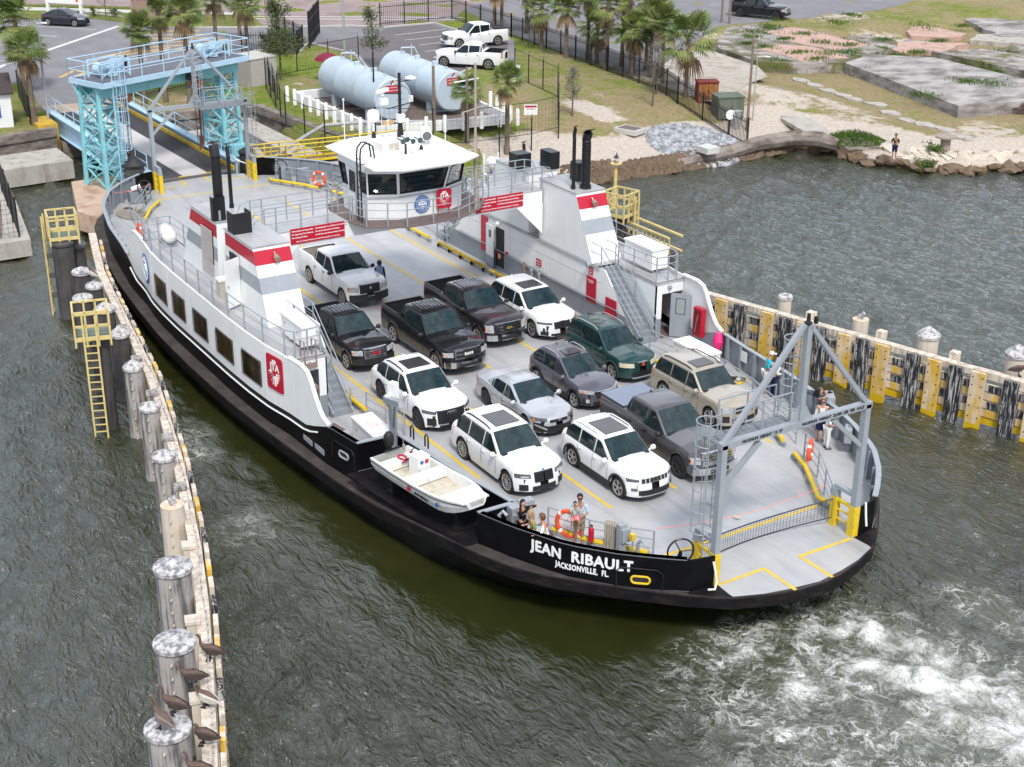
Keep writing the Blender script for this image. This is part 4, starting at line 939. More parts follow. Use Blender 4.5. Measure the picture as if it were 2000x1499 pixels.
def noise_(sc,det=8,ro=.65,dist=0.):
 n=N(t,'ShaderNodeTexNoise',i_Scale=sc,i_Detail=det,i_Roughness=ro,i_Distortion=dist);l(tc.outputs['Object'],n.inputs['Vector']);return n.outputs['Fac']
def rng_(s_,a,b_,c=0.,d=1.):
 n=N(t,'ShaderNodeMapRange');l(s_,n.inputs[0]);n.inputs[1].default_value=a;n.inputs[2].default_value=b_;n.inputs[3].default_value=c;n.inputs[4].default_value=d;return n.outputs[0]
def mix_(f,a,b_):
 n=N(t,'ShaderNodeMix',data_type='RGBA')
 l(f,n.inputs[0])
 for k,v in((6,a),(7,b_)):
  if isinstance(v,tuple):n.inputs[k].default_value=(*v,1)
  else:l(v,n.inputs[k])
 return n.outputs[2]
def math_(op,a,b_):
 n=N(t,'ShaderNodeMath',operation=op)
 for k,v in((0,a),(1,b_)):
  if isinstance(v,(int,float)):n.inputs[k].default_value=v
  else:l(v,n.inputs[k])
 return n.outputs[0]
A_sand=N(t,'ShaderNodeAttribute',attribute_name='sand').outputs['Fac'];A_shore=N(t,'ShaderNodeAttribute',attribute_name='shore').outputs['Fac'];A_dry=N(t,'ShaderNodeAttribute',attribute_name='dry').outputs['Fac']
g1=mix_(rng_(noise_(2.8),.38,.62),(.1,.17,.015),(.23,.26,.045))
g2=mix_(rng_(noise_(3.4,9,.7),.4,.62),(.26,.2,.11),(.36,.29,.16))
gg=mix_(rng_(math_('ADD',noise_(.55,9,.7),math_('MULTIPLY',math_('SUBTRACT',A_dry,.5),.32)),.42,.66),g1,g2)
fine=rng_(noise_(14,4,.7),.3,.7,.62,1.25)
sv=N(t,'ShaderNodeVectorMath',operation='SCALE');l(gg,sv.inputs[0]);l(fine,sv.inputs['Scale'])
sc_=mix_(rng_(noise_(5,10,.75),.4,.66),(.62,.55,.48),(.42,.34,.26))
sc2=mix_(rng_(noise_(26,3,.6),.56,.7),sc_,(.16,.12,.08))
sf=rng_(math_('ADD',A_sand,math_('MULTIPLY',math_('SUBTRACT',noise_(1.1,10,.72),.5),1.5)),.38,.6)
gs=mix_(sf,sv.outputs[0],sc2)
shore=mix_(rng_(noise_(4,8,.7),.4,.6),(.09,.055,.025),(.2,.14,.08))
fin=mix_(rng_(math_('ADD',A_shore,math_('MULTIPLY',math_('SUBTRACT',noise_(2.4),.5),.8)),.35,.55),gs,shore)
l(fin,b.inputs['Base Color'])
bp=N(t,'ShaderNodeBump',i_Strength=.8,i_Distance=.12);l(noise_(9,8,.75),bp.inputs['Height']);l(bp.outputs[0],b.inputs['Normal'])
tm_.materials.append(m)
M_ASPH=mat('asphalt',(.2,.195,.205),.9,var=.1,scale=.5,dirt=(.27,.26,.26),dirt_amt=.6,dirt_scale=(.25,.6,1),dthr=(.45,.7),bump=.15,bscale=40,spec=.2)
M_ASPHP=mat('asphalt_pinkish',(.3,.235,.225),.9,var=.1,scale=.6,dirt=(.15,.13,.13),dirt_amt=.6,dirt_scale=(.3,.3,1),bump=.15,bscale=40,spec=.2)
M_ASPHD=mat('asphalt_dark',(.15,.135,.14),.9,var=.12,scale=.5,bump=.15,bscale=40,spec=.2)
M_CONC=mat('concrete',(.42,.39,.345),.85,var=.14,scale=1.2,dirt=(.2,.165,.13),dirt_amt=.7,dirt_scale=(1.5,1.5,.8),bump=.2,bscale=18,spec=.25)
M_CONCD=mat('concrete_old',(.27,.23,.2),.9,var=.25,scale=1.5,dirt=(.09,.07,.055),dirt_amt=.8,dirt_scale=(.9,.9,2.2),dthr=(.42,.62),bump=.35,bscale=14,spec=.2)
M_CONCB=mat('concrete_rusty',(.5,.36,.26),.85,var=.2,scale=1.4,dirt=(.24,.11,.06),dirt_amt=.7,dirt_scale=(.8,.8,.8),bump=.2,bscale=18)
M_CURB=mat('kerb_concrete',(.5,.48,.44),.85,var=.1,scale=2)
M_PWHITE=mat('road_white',(.6,.59,.57),.7,var=.15,scale=3)
M_PYEL=mat('road_yellow',(.62,.4,.1),.7,var=.15,scale=3)
M_GRASS=mat('verge_grass',(.11,.15,.03),.95,var=.3,scale=3,bump=.7,bscale=20,col2=(.19,.17,.06),spec=.1)
def sheet(name,poly,z,m,kind='structure',par=None,th=0):
 mb=MB();pl=[tuple(p)for p in poly]
 ar=sum(pl[i][0]*pl[(i+1)%len(pl)][1]-pl[(i+1)%len(pl)][0]*pl[i][1]for i in range(len(pl)))
 if ar<0:pl=pl[::-1]
 if th:mb.prism(pl,z-th,z)
 else:mb.add([(x,y,z)for x,y in pl],[tuple(range(len(pl)))])
 bm=bmesh.new();
 o=mb.build(name,m,par);
 bm.from_mesh(o.data);bmesh.ops.triangulate(bm,faces=[f for f in bm.faces if len(f.verts)>4]);bm.to_mesh(o.data);bm.free()
 if kind and par is None:o['kind']=kind
 return o
Z0=2.0
sheet('road',[(-105,-7.2),(-97.7,6),(-89.5,16.6),(-79.7,25.8),(-74.5,24),(-71.8,23.7),(-68.3,31),(-66.9,32.8),(-67.0,40.6),(-71.9,44.6),(-76,60),(-110,120),(-600,300),(-600,-260)],Z0+.012,M_ASPHP)
lot=[(-58.1,-30),(-57.2,-6.0),(-57.8,-1.6),(-48.7,-3.2),(-48.2,2.3),(-54.5,4.3),(-55.7,5.4),(-57.1,7.9),(-57.3,15.2),(-61.3,18.2),(-58.9,21.2),(-62.3,23.5),(-58,24.4),(-54.6,24.5),(-50,23.0),(-44.4,21.9),(-42.8,23.9),(-43.3,27.0),(-47.2,32.1),(-44.6,33.8),(-55.3,40.1),(-61.5,38.0),(-66.2,38.1),(-66.4,32.9),(-68.2,31.2),(-71.8,23.4),(-72.7,21.3),(-75.1,17.2),(-78.8,13.5),(-82.9,14.0),(-84,11.1),(-88.2,3.7),(-92.0,-7.4),(-100,-30)]
sheet('parking_lot',lot,Z0+.02,M_ASPH)
sheet('truck_bay_asphalt',[(-62.3,24.2),(-55,25.0),(-50,23.4),(-44.6,22.3),(-43.2,24.0),(-43.7,27.0),(-47.5,32.2),(-45.4,33.4),(-55.3,39.5),(-61.7,37.5),(-66.0,37.6),(-66.0,33),(-63,30)],Z0+.026,M_ASPHD)
sheet('side_road',[(-71.9,44.6),(-56.6,41.1),(-47.6,40.5),(-38.5,40.2),(-37.5,41.5),(-43.5,49.9),(-52.0,60.5),(-51.3,70.1),(-51.6,81.3),(-58.5,100),(-74.0,120),(-110,90),(-76.4,50)],Z0+.016,M_ASPH)
sheet('concrete_drive',[(-38.4,40.2),(-29.6,38.9),(-24.8,39.0),(-25.5,41.4),(-29.5,44.5),(-31.5,48.8),(-35.1,50.9),(-42.3,52.0),(-43.4,49.9),(-37.4,41.5)],Z0+.02,mat('concrete_sandy',(.43,.385,.33),.9,var=.15,scale=1.2,dirt=(.24,.2,.13),dirt_amt=.7,dirt_scale=(.8,.8,1),bump=.2,bscale=20,spec=.2))
sheet('ramp_apron',[(-46.0,-2.9),(-45.9,2.0),(-48.3,2.25),(-48.8,-3.1)],Z0+.024,mat('apron_beige',(.42,.31,.23),.9,var=.15,scale=1.5))
sheet('pavement',[(-97.8,-3.7),(-93.8,5.0),(-85.8,15.4),(-78.8,25.3),(-79.9,26.0),(-87.4,16.3),(-95.7,5.8),(-100.5,-3.2)],Z0+.03,M_CURB)
sheet('verge',[(-90.6,4.2),(-88.9,11.1),(-84.5,15.3),(-79.4,13.7),(-84.0,11.3),(-88.2,3.9)],Z0+.034,M_GRASS)
sheet('verge',[(-101.2,-3.1),(-96.4,5.9),(-87.9,16.3),(-89.3,16.9),(-97.7,6.4),(-102.5,-2.8)],Z0+.034,M_GRASS)
sheet('verge',[(-82.1,19.6),(-79.6,24.2),(-76.6,24.6),(-73.3,23.2),(-72.9,21.3),(-75.1,17.4),(-78,17)],Z0+.034,M_GRASS)
def kerbline(pts,w=.16,z=Z0,h=.14):
 mb=MB()
 for a,b in zip(pts,pts[1:]):mb.bar((a[0],a[1],z+h/2),(b[0],b[1],z+h/2),w,h)
 o=mb.build('kerb',M_CURB);o['kind']='structure'
kerbline([(-62.3,23.5),(-58,24.4),(-54.6,24.5),(-50,23.0),(-44.4,21.9)]);kerbline([(-42.8,23.9),(-43.3,27.0),(-47.2,32.1),(-44.6,33.8)]);kerbline([(-44.6,33.8),(-39.4,30.4)],.5)
kerbline([(-66.4,32.9),(-66.2,38.1),(-61.5,38.0)]);kerbline([(-75.1,17.2),(-72.7,21.3),(-71.8,23.6),(-68.4,31.0)]);kerbline([(-78.8,13.5),(-82.9,14.4),(-88.9,11.1)]);kerbline([(-62.3,23.5),(-58.9,21.2),(-61.3,18.2),(-57.3,15.2),(-57.1,7.9)])
def gline(a,b,w=.14,m=M_PWHITE,z=Z0+.03,name='painted_line'):
 a,b=Vector(a),Vector(b);t_=(b-a).normalized();n=Vector((-t_.y,t_.x))*w/2
 mb=MB();mb.face((a.x-n.x,a.y-n.y,z),(b.x-n.x,b.y-n.y,z),(b.x+n.x,b.y+n.y,z),(a.x+n.x,a.y+n.y,z));o=mb.build(name,m);o['kind']='structure'
gline((-59.5,-6.0),(-65.2,-1.6),.45);gline((-65.2,-1.6),(-78.9,12.0),.45)
for a,b in(((-80.5,1.3),(-76.3,5.6)),((-76,-1.0),(-73.0,2.0)),((-72.4,-2.0),(-70.2,.4)),((-68.6,-3.0),(-66.6,-.8)),((-84,4),(-78.1,9.7))):gline(a,b,.16)
for a,b in(((-62.3,32.0),(-62.8,37.4)),((-59.6,31.5),(-59.8,38)),((-56.9,31.5),(-57.3,38.5)),((-54,30.5),(-54.3,38.8))):gline(a,b,.14,z=Z0+.036)
for a,b in(((-75.0,13.4),(-72.9,17.6)),((-73.2,12.8),(-70.7,17.7)),((-71.2,12.1),(-68.6,17.8)),((-69.2,11.5),(-67.6,17.8)),((-67.2,10.9),(-66.2,17.0)),((-65.3,10.2),(-65.0,16))):gline(a,b,.36,M_PYEL)
for a,b in(((-58.2,.9),(-60.3,2.6)),((-60.3,2.6),(-59.2,3.2)),((-59.2,3.2),(-57.6,1.6)),((-61.7,4.0),(-64.9,6.2)),((-64.9,6.2),(-66.6,9.8)),((-64.0,5.4),(-66.2,12.5))):gline(a,b,.3,M_PYEL)
gline((-78.1,24.9),(-67.8,42.1),.3);gline((-76.7,24.5),(-66.5,41.5),.3);gline((-72.4,24.0),(-67.4,33.0),.3)
gline((-86.5,24.9),(-80.9,38.6),.16,M_PYEL);gline((-80.9,38.6),(-80.5,60),.16,M_PYEL)
def solid(name,label,cat,poly,z0,z1,m,group=None):
 mb=MB();pl=poly;ar=sum(pl[i][0]*pl[(i+1)%len(pl)][1]-pl[(i+1)%len(pl)][0]*pl[i][1]for i in range(len(pl)))
 if ar<0:pl=pl[::-1]
 mb.prism(pl,z0,z1);o=mb.build(name,m);tag(o,label,cat,group);return o
def quay(label,pts,w=.55,h0=-1.5,z=2.12):
 t_=thing('quay_wall',label,'sea wall',(pts[0][0],pts[0][1],0),world=True)
 for a,b in zip(pts,pts[1:]):
  d=(Vector(b)-Vector(a)).normalized();n=Vector((-d.y,d.x))
  mb=MB();A,B=Vector(a),Vector(b);q=[A-d*.0,B+d*.0,B+n*w,A+n*w];mb.prism([tuple(p)for p in q],z-.55,z);mb.build('coping',M_CONCD,t_)
  mb=MB();q=[A+n*.12,B+n*.12,B+n*(w-.05),A+n*(w-.05)];mb.prism([tuple(p)for p in q],h0,z-.551);mb.build('wall_face',M_CONCD,t_)
quay('old brown concrete quay wall left of the boarding ramp below the white hut',[(-41.4,-4.0),(-39.3,-14),(-37.5,-30)][::-1])
quay('brown concrete quay wall behind the right lift tower',[(-41.6,9.9),(-41.9,2.3)][::-1][::1]if False else[(-41.9,2.3),(-41.6,9.9)])
quay('low concrete quay wall below the chain link fence by the tanks',[(-41.6,9.9),(-31.4,10.9),(-25.4,12.2)])
solid('ramp_abutment','yellow topped concrete block holding the landward left end of the ramp','concrete block',[(-44.9,-5.0),(-42.2,-5.0),(-42.2,-3.7),(-44.9,-3.7)],-1,2.22,mat('yellow_old',(.6,.38,.04),.7,var=.25,scale=2))
solid('ramp_abutment','brown concrete seat under the landward end of the boarding ramp','concrete block',[(-45.6,-3.7),(-41.6,-3.7),(-41.6,2.3),(-45.6,2.3)],-1,1.0,M_CONCD)
solid('concrete_beam','pale concrete fender beam standing in the water left of the boarding ramp','concrete beam',[(-35.9,-4.6),(-34.8,-20),(-38.5,-20),(-39.6,-4.6)],.1,1.25,M_CONC)
solid('concrete_beam','pale concrete beam behind the right lift tower, crossing behind the ramp','concrete beam',[(-39.6,2.4),(-38.2,2.4),(-38.0,7.4),(-39.6,7.4)],-.5,1.3,M_CONC)
solid('concrete_beam','long pale concrete pier running from the quay towards the ferry wheelhouse','concrete beam',[(-41.2,7.5),(-29.5,7.6),(-25.4,9.2),(-25.8,10.6),(-30,9.4),(-41.2,9.3)],-.5,1.35,M_CONC)
solid('tower_foundation','rust stained concrete foundation block under the left blue lift tower','concrete block',[(-30.3,-6.3),(-24.0,-7.75),(-21.8,-6.95),(-24.8,-4.6),(-30.6,-3.6)],.35,1.42,M_CONCB)
solid('tower_foundation','concrete foundation under the right blue lift tower beside the ramp','concrete block',[(-33.6,2.9),(-29.8,2.6),(-29.0,5.9),(-33.0,6.6)],.3,1.3,M_CONC)
mb=MB()
for x,y in((-28.5,-5.5),(-25.2,-6.6),(-23.6,-6.7),(-26.5,-5.2)):mb.cyl((x,y,-2),(x,y,.36),.25,n=8)
tag(mb.build('foundation_pile',M_CONCD),'brown piles under the rust stained foundation of the left lift tower','piles')['kind']='stuff'
p=solid('pier','grey concrete pier end with a black fence at the left edge of the photo','pier',[(-21.6,-11.0),(-29.7,-9.75),(-36,-9.0),(-36,-22),(-21.6,-22)],.1,1.0,M_CONC)
mb=MB();mb.prism([(-22.6,-12.2),(-29.6,-10.6),(-33,-10.3),(-33,-20),(-22.6,-20)],.99,1.03);mb.build('grating',M_GRAT,p)
for i,(x,y)in enumerate([(-22.3,-11.4),(-25.2,-11.0),(-28.4,-10.5),(-31.8,-10.0),(-22.3,-14),(-22.3,-17)]):
 mb=MB();mb.cyl((x,y,1),(x,y,3.2),.05,n=6);mb.build('fence_post',M_BLACK,p)
def net_panel(name,pts,m,par,cell=.12,r=.006):
 mb=MB()
 for(x0,y0,a0,a1),(x1,y1,b0,b1)in zip(pts,pts[1:]):
  L=math.hypot(x1-x0,y1-y0);n=max(2,int(L/cell))
  for i in range(n+1):
   f=i/n;x,y=lerp(x0,x1,f),lerp(y0,y1,f);mb.bar((x,y,lerp(a0,b0,f)),(x,y,lerp(a1,b1,f)),r)
  nh=max(2,int(max(a1-a0,b1-b0)/cell))
  for i in range(nh+1):
   f=i/nh;mb.bar((x0,y0,lerp(a0,a1,f)),(x1,y1,lerp(b0,b1,f)),r)
 o=mb.build(name,m,par);
 if par is not None:o['kind']='stuff'
 return o
net_panel('wire_mesh',[(-31.8,-10.0,1.05,3.1),(-22.3,-11.4,1.05,3.1),(-22.3,-17,1.05,3.1)],M_BLACK,p,.25,.012)
M_LBLUE=mat('light_blue_paint',(.42,.6,.74),.45,var=.08,scale=1.5,dirt=(.3,.3,.28),dirt_amt=.3,dirt_scale=(1,1,3))
M_TEAL=mat('turquoise_paint',(.23,.55,.6),.45,var=.12,scale=1.5,dirt=(.1,.28,.3),dirt_amt=.45,dirt_scale=(2,2,2))
M_RGRAT=mat('ramp_grating',(.13,.125,.13),.8,var=.2,scale=8)
ramp=thing('boarding_ramp','light blue steel vehicle ramp with yellow wheel guards between the shore and the ferry','ramp',(-36,-.4,1.9),world=True)
RA,RB=Vector((-26.45,.05,1.86)),Vector((-46.0,-.75,2.06));rd=(RB-RA).normalized();rn=Vector((-rd.y,rd.x,0)).normalized()*-1
def rp(s,v,h=0):p_=RA+rd*s+rn*v;return(p_.x,p_.y,p_.z+h)
RL=(RB-RA).length
mb=MB();q=[rp(0,-2.35),rp(0,2.35),rp(RL,2.5),rp(RL,-2.5)];mb.slab(q if True else q[::-1],.12);mb.build('ramp_plate',M_RGRAT,ramp)
mb=MB();mb.slab([rp(.02,-.75,.014),rp(.02,.75,.014),rp(RL,.75,.014),rp(RL,-.75,.014)],.012);mb.build('centre_strip',mat('strip_grey',(.5,.47,.45),.85,var=.12,scale=1),ramp)
mb=MB()
for i in range(80):
 s=.3+i*(RL-.4)/80
 for v0,v1 in((-2.3,-.8),(.8,2.3)):mb.bar(rp(s,v0,.012),rp(s,v1,.012),.05,.03)
mb.build('grating_bar',M_BLACK,ramp)['kind']='stuff'
for v in(-2.72,2.72):
 mb=MB();mb.bar(rp(.3,v,-.25),rp(RL,v,-.2),.1,1.25);mb.bar(rp(.3,v,.42),rp(RL,v,.46),.5,.06);mb.bar(rp(.3,v,-.85),rp(RL,v,-.8),.4,.06)
 for k in range(9):mb.box(rp(1+k*2.2,v+.1,-.25),(.06,.25,1.1))
 mb.build('girder',M_LBLUE,ramp)
 sv_=.36 if v<0 else-.36
 mb=MB();mb.bar(rp(-.1,v+sv_,.12),rp(RL,v+sv_,.12),.1,.26);mb.build('wheel_guard',mat('yellow_worn',(.5,.34,.03),.6,var=.3,scale=2),ramp)
 mb=MB();rail(mb,[rp(.6+k*1.85,v,.45)for k in range(11)],1.0,mids=(.5,),r=.03);mb.build('railing',M_LBLUE,ramp)
for k in(-.75,.75):
 mb=MB();mb.bar(rp(.05,k-.35,.03),rp(.05,k+.35,.03),.12,.02);mb.build('yellow_mark',M_LINE,ramp)
lift=thing('lift_gantry','turquoise steel lift gantry with two lattice towers and a railed platform over the ramp','gantry',(-29.6,-.3,1.4),world=True)
P0=Vector((-28.6,-4.7,0));tdir=Vector((-3.4,8.7,0)).normalized();udir=Vector((tdir.y,-tdir.x,0))
def lp(s,u,z):p_=P0+tdir*s+udir*u;return(p_.x,p_.y,z)
def lattice(s0,s1,u0,u1,z0,z1,par,nm='lattice_tower'):
 tw=thing(nm,'','');del tw['label'];del tw['category'];tw.parent=par;OFF[tw.name]=OFF[par.name]
 cs=[(s0,u0),(s1,u0),(s1,u1),(s0,u1)]
 for s,u in cs:
  k=1.22;cm=((s0+s1)/2,(u0+u1)/2);sb,ub=cm[0]+(s-cm[0])*k,cm[1]+(u-cm[1])*k
  mb=MB();mb.bar(lp(sb,ub,z0),lp(s,u,z1),.22);mb.build('leg',M_TEAL,tw)
 nb=5
 def at(c,f):k=lerp(1.22,1,f);cm=((s0+s1)/2,(u0+u1)/2);return lp(cm[0]+(c[0]-cm[0])*k,cm[1]+(c[1]-cm[1])*k,lerp(z0,z1,f))
 for i in range(4):
  c0,c1=cs[i],cs[(i+1)%4]
  for b_ in range(nb):
   f0,f1=b_/nb,(b_+1)/nb
   mb=MB();mb.bar(at(c0,f0),at(c1,f1),.1,.06);mb.bar(at(c1,f0),at(c0,f1),.1,.06);mb.build('brace',M_TEAL,tw)
   mb=MB();mb.bar(at(c0,f1),at(c1,f1),.12,.12);mb.build('strut',M_TEAL,tw)
 return tw
lattice(-.55,.55,-.8,.8,1.42,7.3,lift);lattice(8.7,9.8,-.8,.8,1.3,7.3,lift)
for s in(0,9.25):
 mb=MB();mb.bar(lp(s-.2,.1,1.5),lp(s-.2,.1,7.3),.3,.06);mb.bar(lp(s+.2,-.2,1.5),lp(s+.2,-.2,7.3),.25,.06);mb.build('guide_plate',M_TEAL,lift)
zP=7.65
mb=MB();mb.prism([lp(-.85,-1.25,0)[:2],lp(-.85,1.7,0)[:2],lp(10.3,1.7,0)[:2],lp(10.3,-1.25,0)[:2]][::-1],zP-.04,zP);mb.build('platform_deck',mat('platform_grey',(.13,.13,.15),.8,var=.2),lift)
mb=MB()
for u in(-1.25,1.7):mb.bar(lp(-.85,u,zP-.1),lp(10.3,u,zP-.1),.1,.3)
for s in(-.85,10.3):mb.bar(lp(s,-1.25,zP-.1),lp(s,1.7,zP-.1),.1,.3)
mb.build('edge_beam',M_LBLUE,lift)
for u in(-.8,.8):
 mb=MB();mb.bar(lp(-.6,u,zP-.62),lp(10.1,u,zP-.62),.25,.72);mb.build('main_girder',M_TEAL,lift)
mb=MB();mb.bar(lp(-.8,-1,zP-.3),lp(-.5,-.6,zP-1.5),.12);mb.build('bracket',M_TEAL,lift)
mb=MB();rail(mb,[lp(s,1.7,zP)for s in(-.85,.4,2,3.6,5.2,6.8,8.4,10.3)],1.1,mids=(.5,),r=.035);rail(mb,[lp(s,-1.25,zP)for s in(-.85,1,2.9,4.7,6.5,8.4,10.3)],1.1,mids=(.5,),r=.035)
rail(mb,[lp(-.85,u,zP)for u in(-1.25,.2,1.7)],1.1,mids=(.5,),r=.035);rail(mb,[lp(10.3,u,zP)for u in(-1.25,.2,1.7)],1.1,mids=(.5,),r=.035);mb.build('railing',M_LBLUE,lift)
for s0 in(.0,7.7):
 hm=thing('hoist_machine','','');del hm['label'];del hm['category'];hm.parent=lift;OFF[hm.name]=OFF[lift.name]
 mb=MB()
 for u in(-.6,.6):
  for s in(s0,s0+2.0):mb.bar(lp(s,u,zP),lp(s,u,zP+.95),.1)
  mb.bar(lp(s0,u,zP+.95),lp(s0+2,u,zP+.95),.1);mb.bar(lp(s0,u,zP+.1),lp(s0+2,u,zP+.95),.06);mb.bar(lp(s0+2,u,zP+.1),lp(s0,u,zP+.95),.06)
 mb.build('frame',M_LBLUE,hm)
 for s in(s0+.4,s0+1.5):
  mb=MB();c=Vector(lp(s,0,zP+.5));mb.cyl(c-udir*.25,c+udir*.25,.36,n=16);mb.build('drum',M_LBLUE,hm)
 mb=MB();c=lp(s0+1,.2,zP+.3);mb.box(c,(.6,.5,.5));mb.build('motor',M_LBLUE,hm)
mb=MB()
for ds in(-.25,.25):mb.cyl(lp(.2+ds,1.5,1.45),lp(.2+ds,1.5,8.9),.03,n=6)
for k in range(24):mb.cyl(lp(-.05,1.5,1.7+.3*k),lp(.45,1.5,1.7+.3*k),.018,n=5)
ld=mb.build('ladder',M_LBLUE,lift)
mb=MB()
for k in range(8):mb.tube([Vector(lp(.2,1.85,3.8+.75*k))+tdir*.38*math.cos(a)+udir*.36*math.sin(a)for a in np.linspace(-.7,math.pi+.7,12)],.022,5)
for a in np.linspace(-.4,math.pi+.4,6):q=Vector(lp(.2,1.85,3.8))+tdir*.38*math.cos(a)+udir*.36*math.sin(a);mb.cyl(q,q+Vector((0,0,5.4)),.018,n=5)
mb.build('safety_hoop',M_LBLUE,ld)
for s in(1.8,7.4):
 mb=MB();c=Vector(lp(s,0,6.3));mb.cyl(c-udir*.5,c+udir*.5,.28,n=10);mb.cyl(c-tdir*.6,c+tdir*.3,.2,n=10);mb.build('hook_block',mat('rusty_orange',(.45,.17,.05),.6,var=.3,scale=4),lift)
 mb=MB()
 for ds,du in((-.2,0),(0,.15),(.15,-.1),(.28,.05)):mb.cyl(lp(s+ds,du,2.6),lp(s+ds,du,7.3),.03 if ds else .05,n=5)
 mb.build('lifting_wire',mat('rust_wire',(.07,.03,.025),.7),lift)
 mb=MB();mb.box(lp(s+.1,0,2.5),(.25,.25,.9));mb.build('hanger',mat('brown_wood',(.13,.07,.04),.8,var=.3),lift)
mb=MB();c=lp(6.0,1.3,7.0);mb.box(c,(.5,.6,.35));mb.build('flood_lamp',M_BLACK,lift)
mb=MB();mb.box(lp(9.3,1.2,1.9),(.8,1.0,.7));mb.build('base_box',M_TEAL,lift)
M_WOODW=mat('wood_white_stained',(.72,.62,.51),.85,var=.25,scale=2.5,dirt=(.3,.26,.22),dirt_amt=.7,dirt_scale=(6,6,1),dthr=(.42,.62),bump=.3,bscale=30,spec=.2)
M_WOODY=mat('board_yellow_worn',(.66,.4,.05),.75,var=.2,scale=2.5,dirt=(.66,.55,.42),dirt_amt=.9,dirt_scale=(3.2,3.2,.7),dthr=(.43,.6),bump=.25,bscale=30,spec=.2)
M_WOODK=mat('board_black_scraped',(.03,.03,.035),.7,var=.3,scale=3,dirt=(.55,.53,.5),dirt_amt=.95,dirt_scale=(16,16,1.3),dthr=(.5,.6),bump=.25,bscale=30,spec=.2)
M_WOODYG=mat('board_yellow_bright',(.62,.4,.01),.6,var=.15,scale=3,dirt=(.3,.25,.05),dirt_amt=.4,dirt_scale=(3,3,1),spec=.25)
M_PILE=mat('pile_weathered',(.4,.37,.345),.85,var=.25,scale=1.5,dirt=(.1,.095,.1),dirt_amt=.85,dirt_scale=(7,7,.55),dthr=(.47,.6),bump=.3,bscale=22,spec=.2)
M_PILED=mat('pile_dark',(.085,.08,.078),.8,var=.35,scale=1.5,dirt=(.03,.03,.03),dirt_amt=.7,dirt_scale=(5,5,.6),bump=.3,bscale=22,spec=.2)
M_PILEW=mat('pile_cream',(.62,.54,.45),.85,var=.12,scale=1.5,dirt=(.36,.31,.26),dirt_amt=.6,dirt_scale=(6,6,.5),bump=.2,bscale=22,spec=.2)
M_CAP=mat('cap_droppings',(.56,.54,.53),.8,var=.25,scale=5,dirt=(.12,.12,.14),dirt_amt=.8,dirt_scale=(6,6,6),dthr=(.46,.6),bump=.2,bscale=30,spec=.2)
M_CAPO=mat('cap_sandy',(.62,.5,.36),.85,var=.2,scale=6,dirt=(.7,.67,.62),dirt_amt=.7,dirt_scale=(5,5,5),bump=.3,bscale=40,spec=.2)
M_CAPK=mat('cap_black',(.03,.03,.033),.5,var=.3)
LW=[(-16.5,-8.9),(-10.5,-10.3),(-6.5,-10.95),(2.8,-12.35),(10.1,-13.95),(15.5,-15.35),(19.8,-16.65),(24.3,-18.2),(29,-19.9),(34,-21.8)]
RW=[(-8,9.6),(0,10.3),(6.3,11.95),(11.3,13.4),(14.3,14.3),(17.4,15.15),(20.7,16.15),(25,17.6),(31,19.8),(37,22)]
def along(pl,s):
 for a,b in zip(pl,pl[1:]):
  A,B=Vector(a),Vector(b);L=(B-A).length
  if s<=L:return A+(B-A)*(s/L),(B-A)/L
  s-=L
 return B+(B-A)/L*s,(B-A)/L
def plen(pl):return sum((Vector(b)-Vector(a)).length for a,b in zip(pl,pl[1:]))
def fender(pl,side_,label,ztop=2.42,s_boards=()):
 w=thing('fender_wall',label,'fender wall',(pl[0][0],pl[0][1],0),world=True);L=plen(pl)
 s=0;k=0
 while s<L-.1:
  e=min(s+3.05,L);a,d=along(pl,s);b,d2=along(pl,e-.03);n=Vector((-d.y,d.x))*side_
  mb=MB();q=[a-n*.0,b-n*.0,b-n*.36,a-n*.36];q=[tuple(p_)for p_ in q]
  ar=sum(q[i][0]*q[(i+1)%4][1]-q[(i+1)%4][0]*q[i][1]for i in range(4));q=q if ar>0 else q[::-1]
  mb.prism(q,ztop-.28+.01*(k%3),ztop+.01*(k%2));mb.build('top_beam',M_WOODW,w)
  rows=[(ztop-.62,.3,0),(ztop-.98,.3,1),(ztop-1.34,.3,0),(ztop-1.70,.3,2),(ztop-2.06,.26,3)]
  for z,h_,c in rows:
   mb=MB();j=random.uniform(-.012,.012);a3,b3=a+n*(.02+j),b+n*(.02+j)
   mb.bar((a3.x-n.x*.1,a3.y-n.y*.1,z),(b3.x-n.x*.1,b3.y-n.y*.1,z),.2,h_)
   mm=M_WOODW if c!=3 else M_WOODYG
   mb.build('plank',mm,w)
  s=e;k+=1
 for s,col in s_boards:
  a,d=along(pl,s);n=Vector((-d.y,d.x))*side_;wd=.6
  ce=a+n*.14
  mb=MB();mb.box((ce.x,ce.y,ztop/2-.03),(wd,.14,ztop+.02),math.atan2(d.y,d.x));bo=mb.build('rubbing_board',{'y':M_WOODY,'k':M_WOODK,'w':M_WOODW}[col],w)
  mb=MB()
  for z in(.5,.95,1.4,1.85,2.2):
   for e in(-.2,.2):q=ce+n*.07+d*e;mb.cyl((q.x,q.y,z),(q.x+n.x*.012,q.y+n.y*.012,z),.03,n=6)
  mb.build('bolt',M_BLACK,bo)
  if col=='y':
   mb=MB();mb.box((ce.x,ce.y,-.05),(wd+.005,.145,.55),math.atan2(d.y,d.x));mb.build('wet_end',M_WOODYG,bo)
 return w
def s_of(pl,x):
 s=0
 for a,b in zip(pl,pl[1:]):
  if a[0]<=x<=b[0]:return s+(x-a[0])/(b[0]-a[0])*math.hypot(b[0]-a[0],b[1]-a[1])
  s+=math.hypot(b[0]-a[0],b[1]-a[1])
 return s
rb=[]
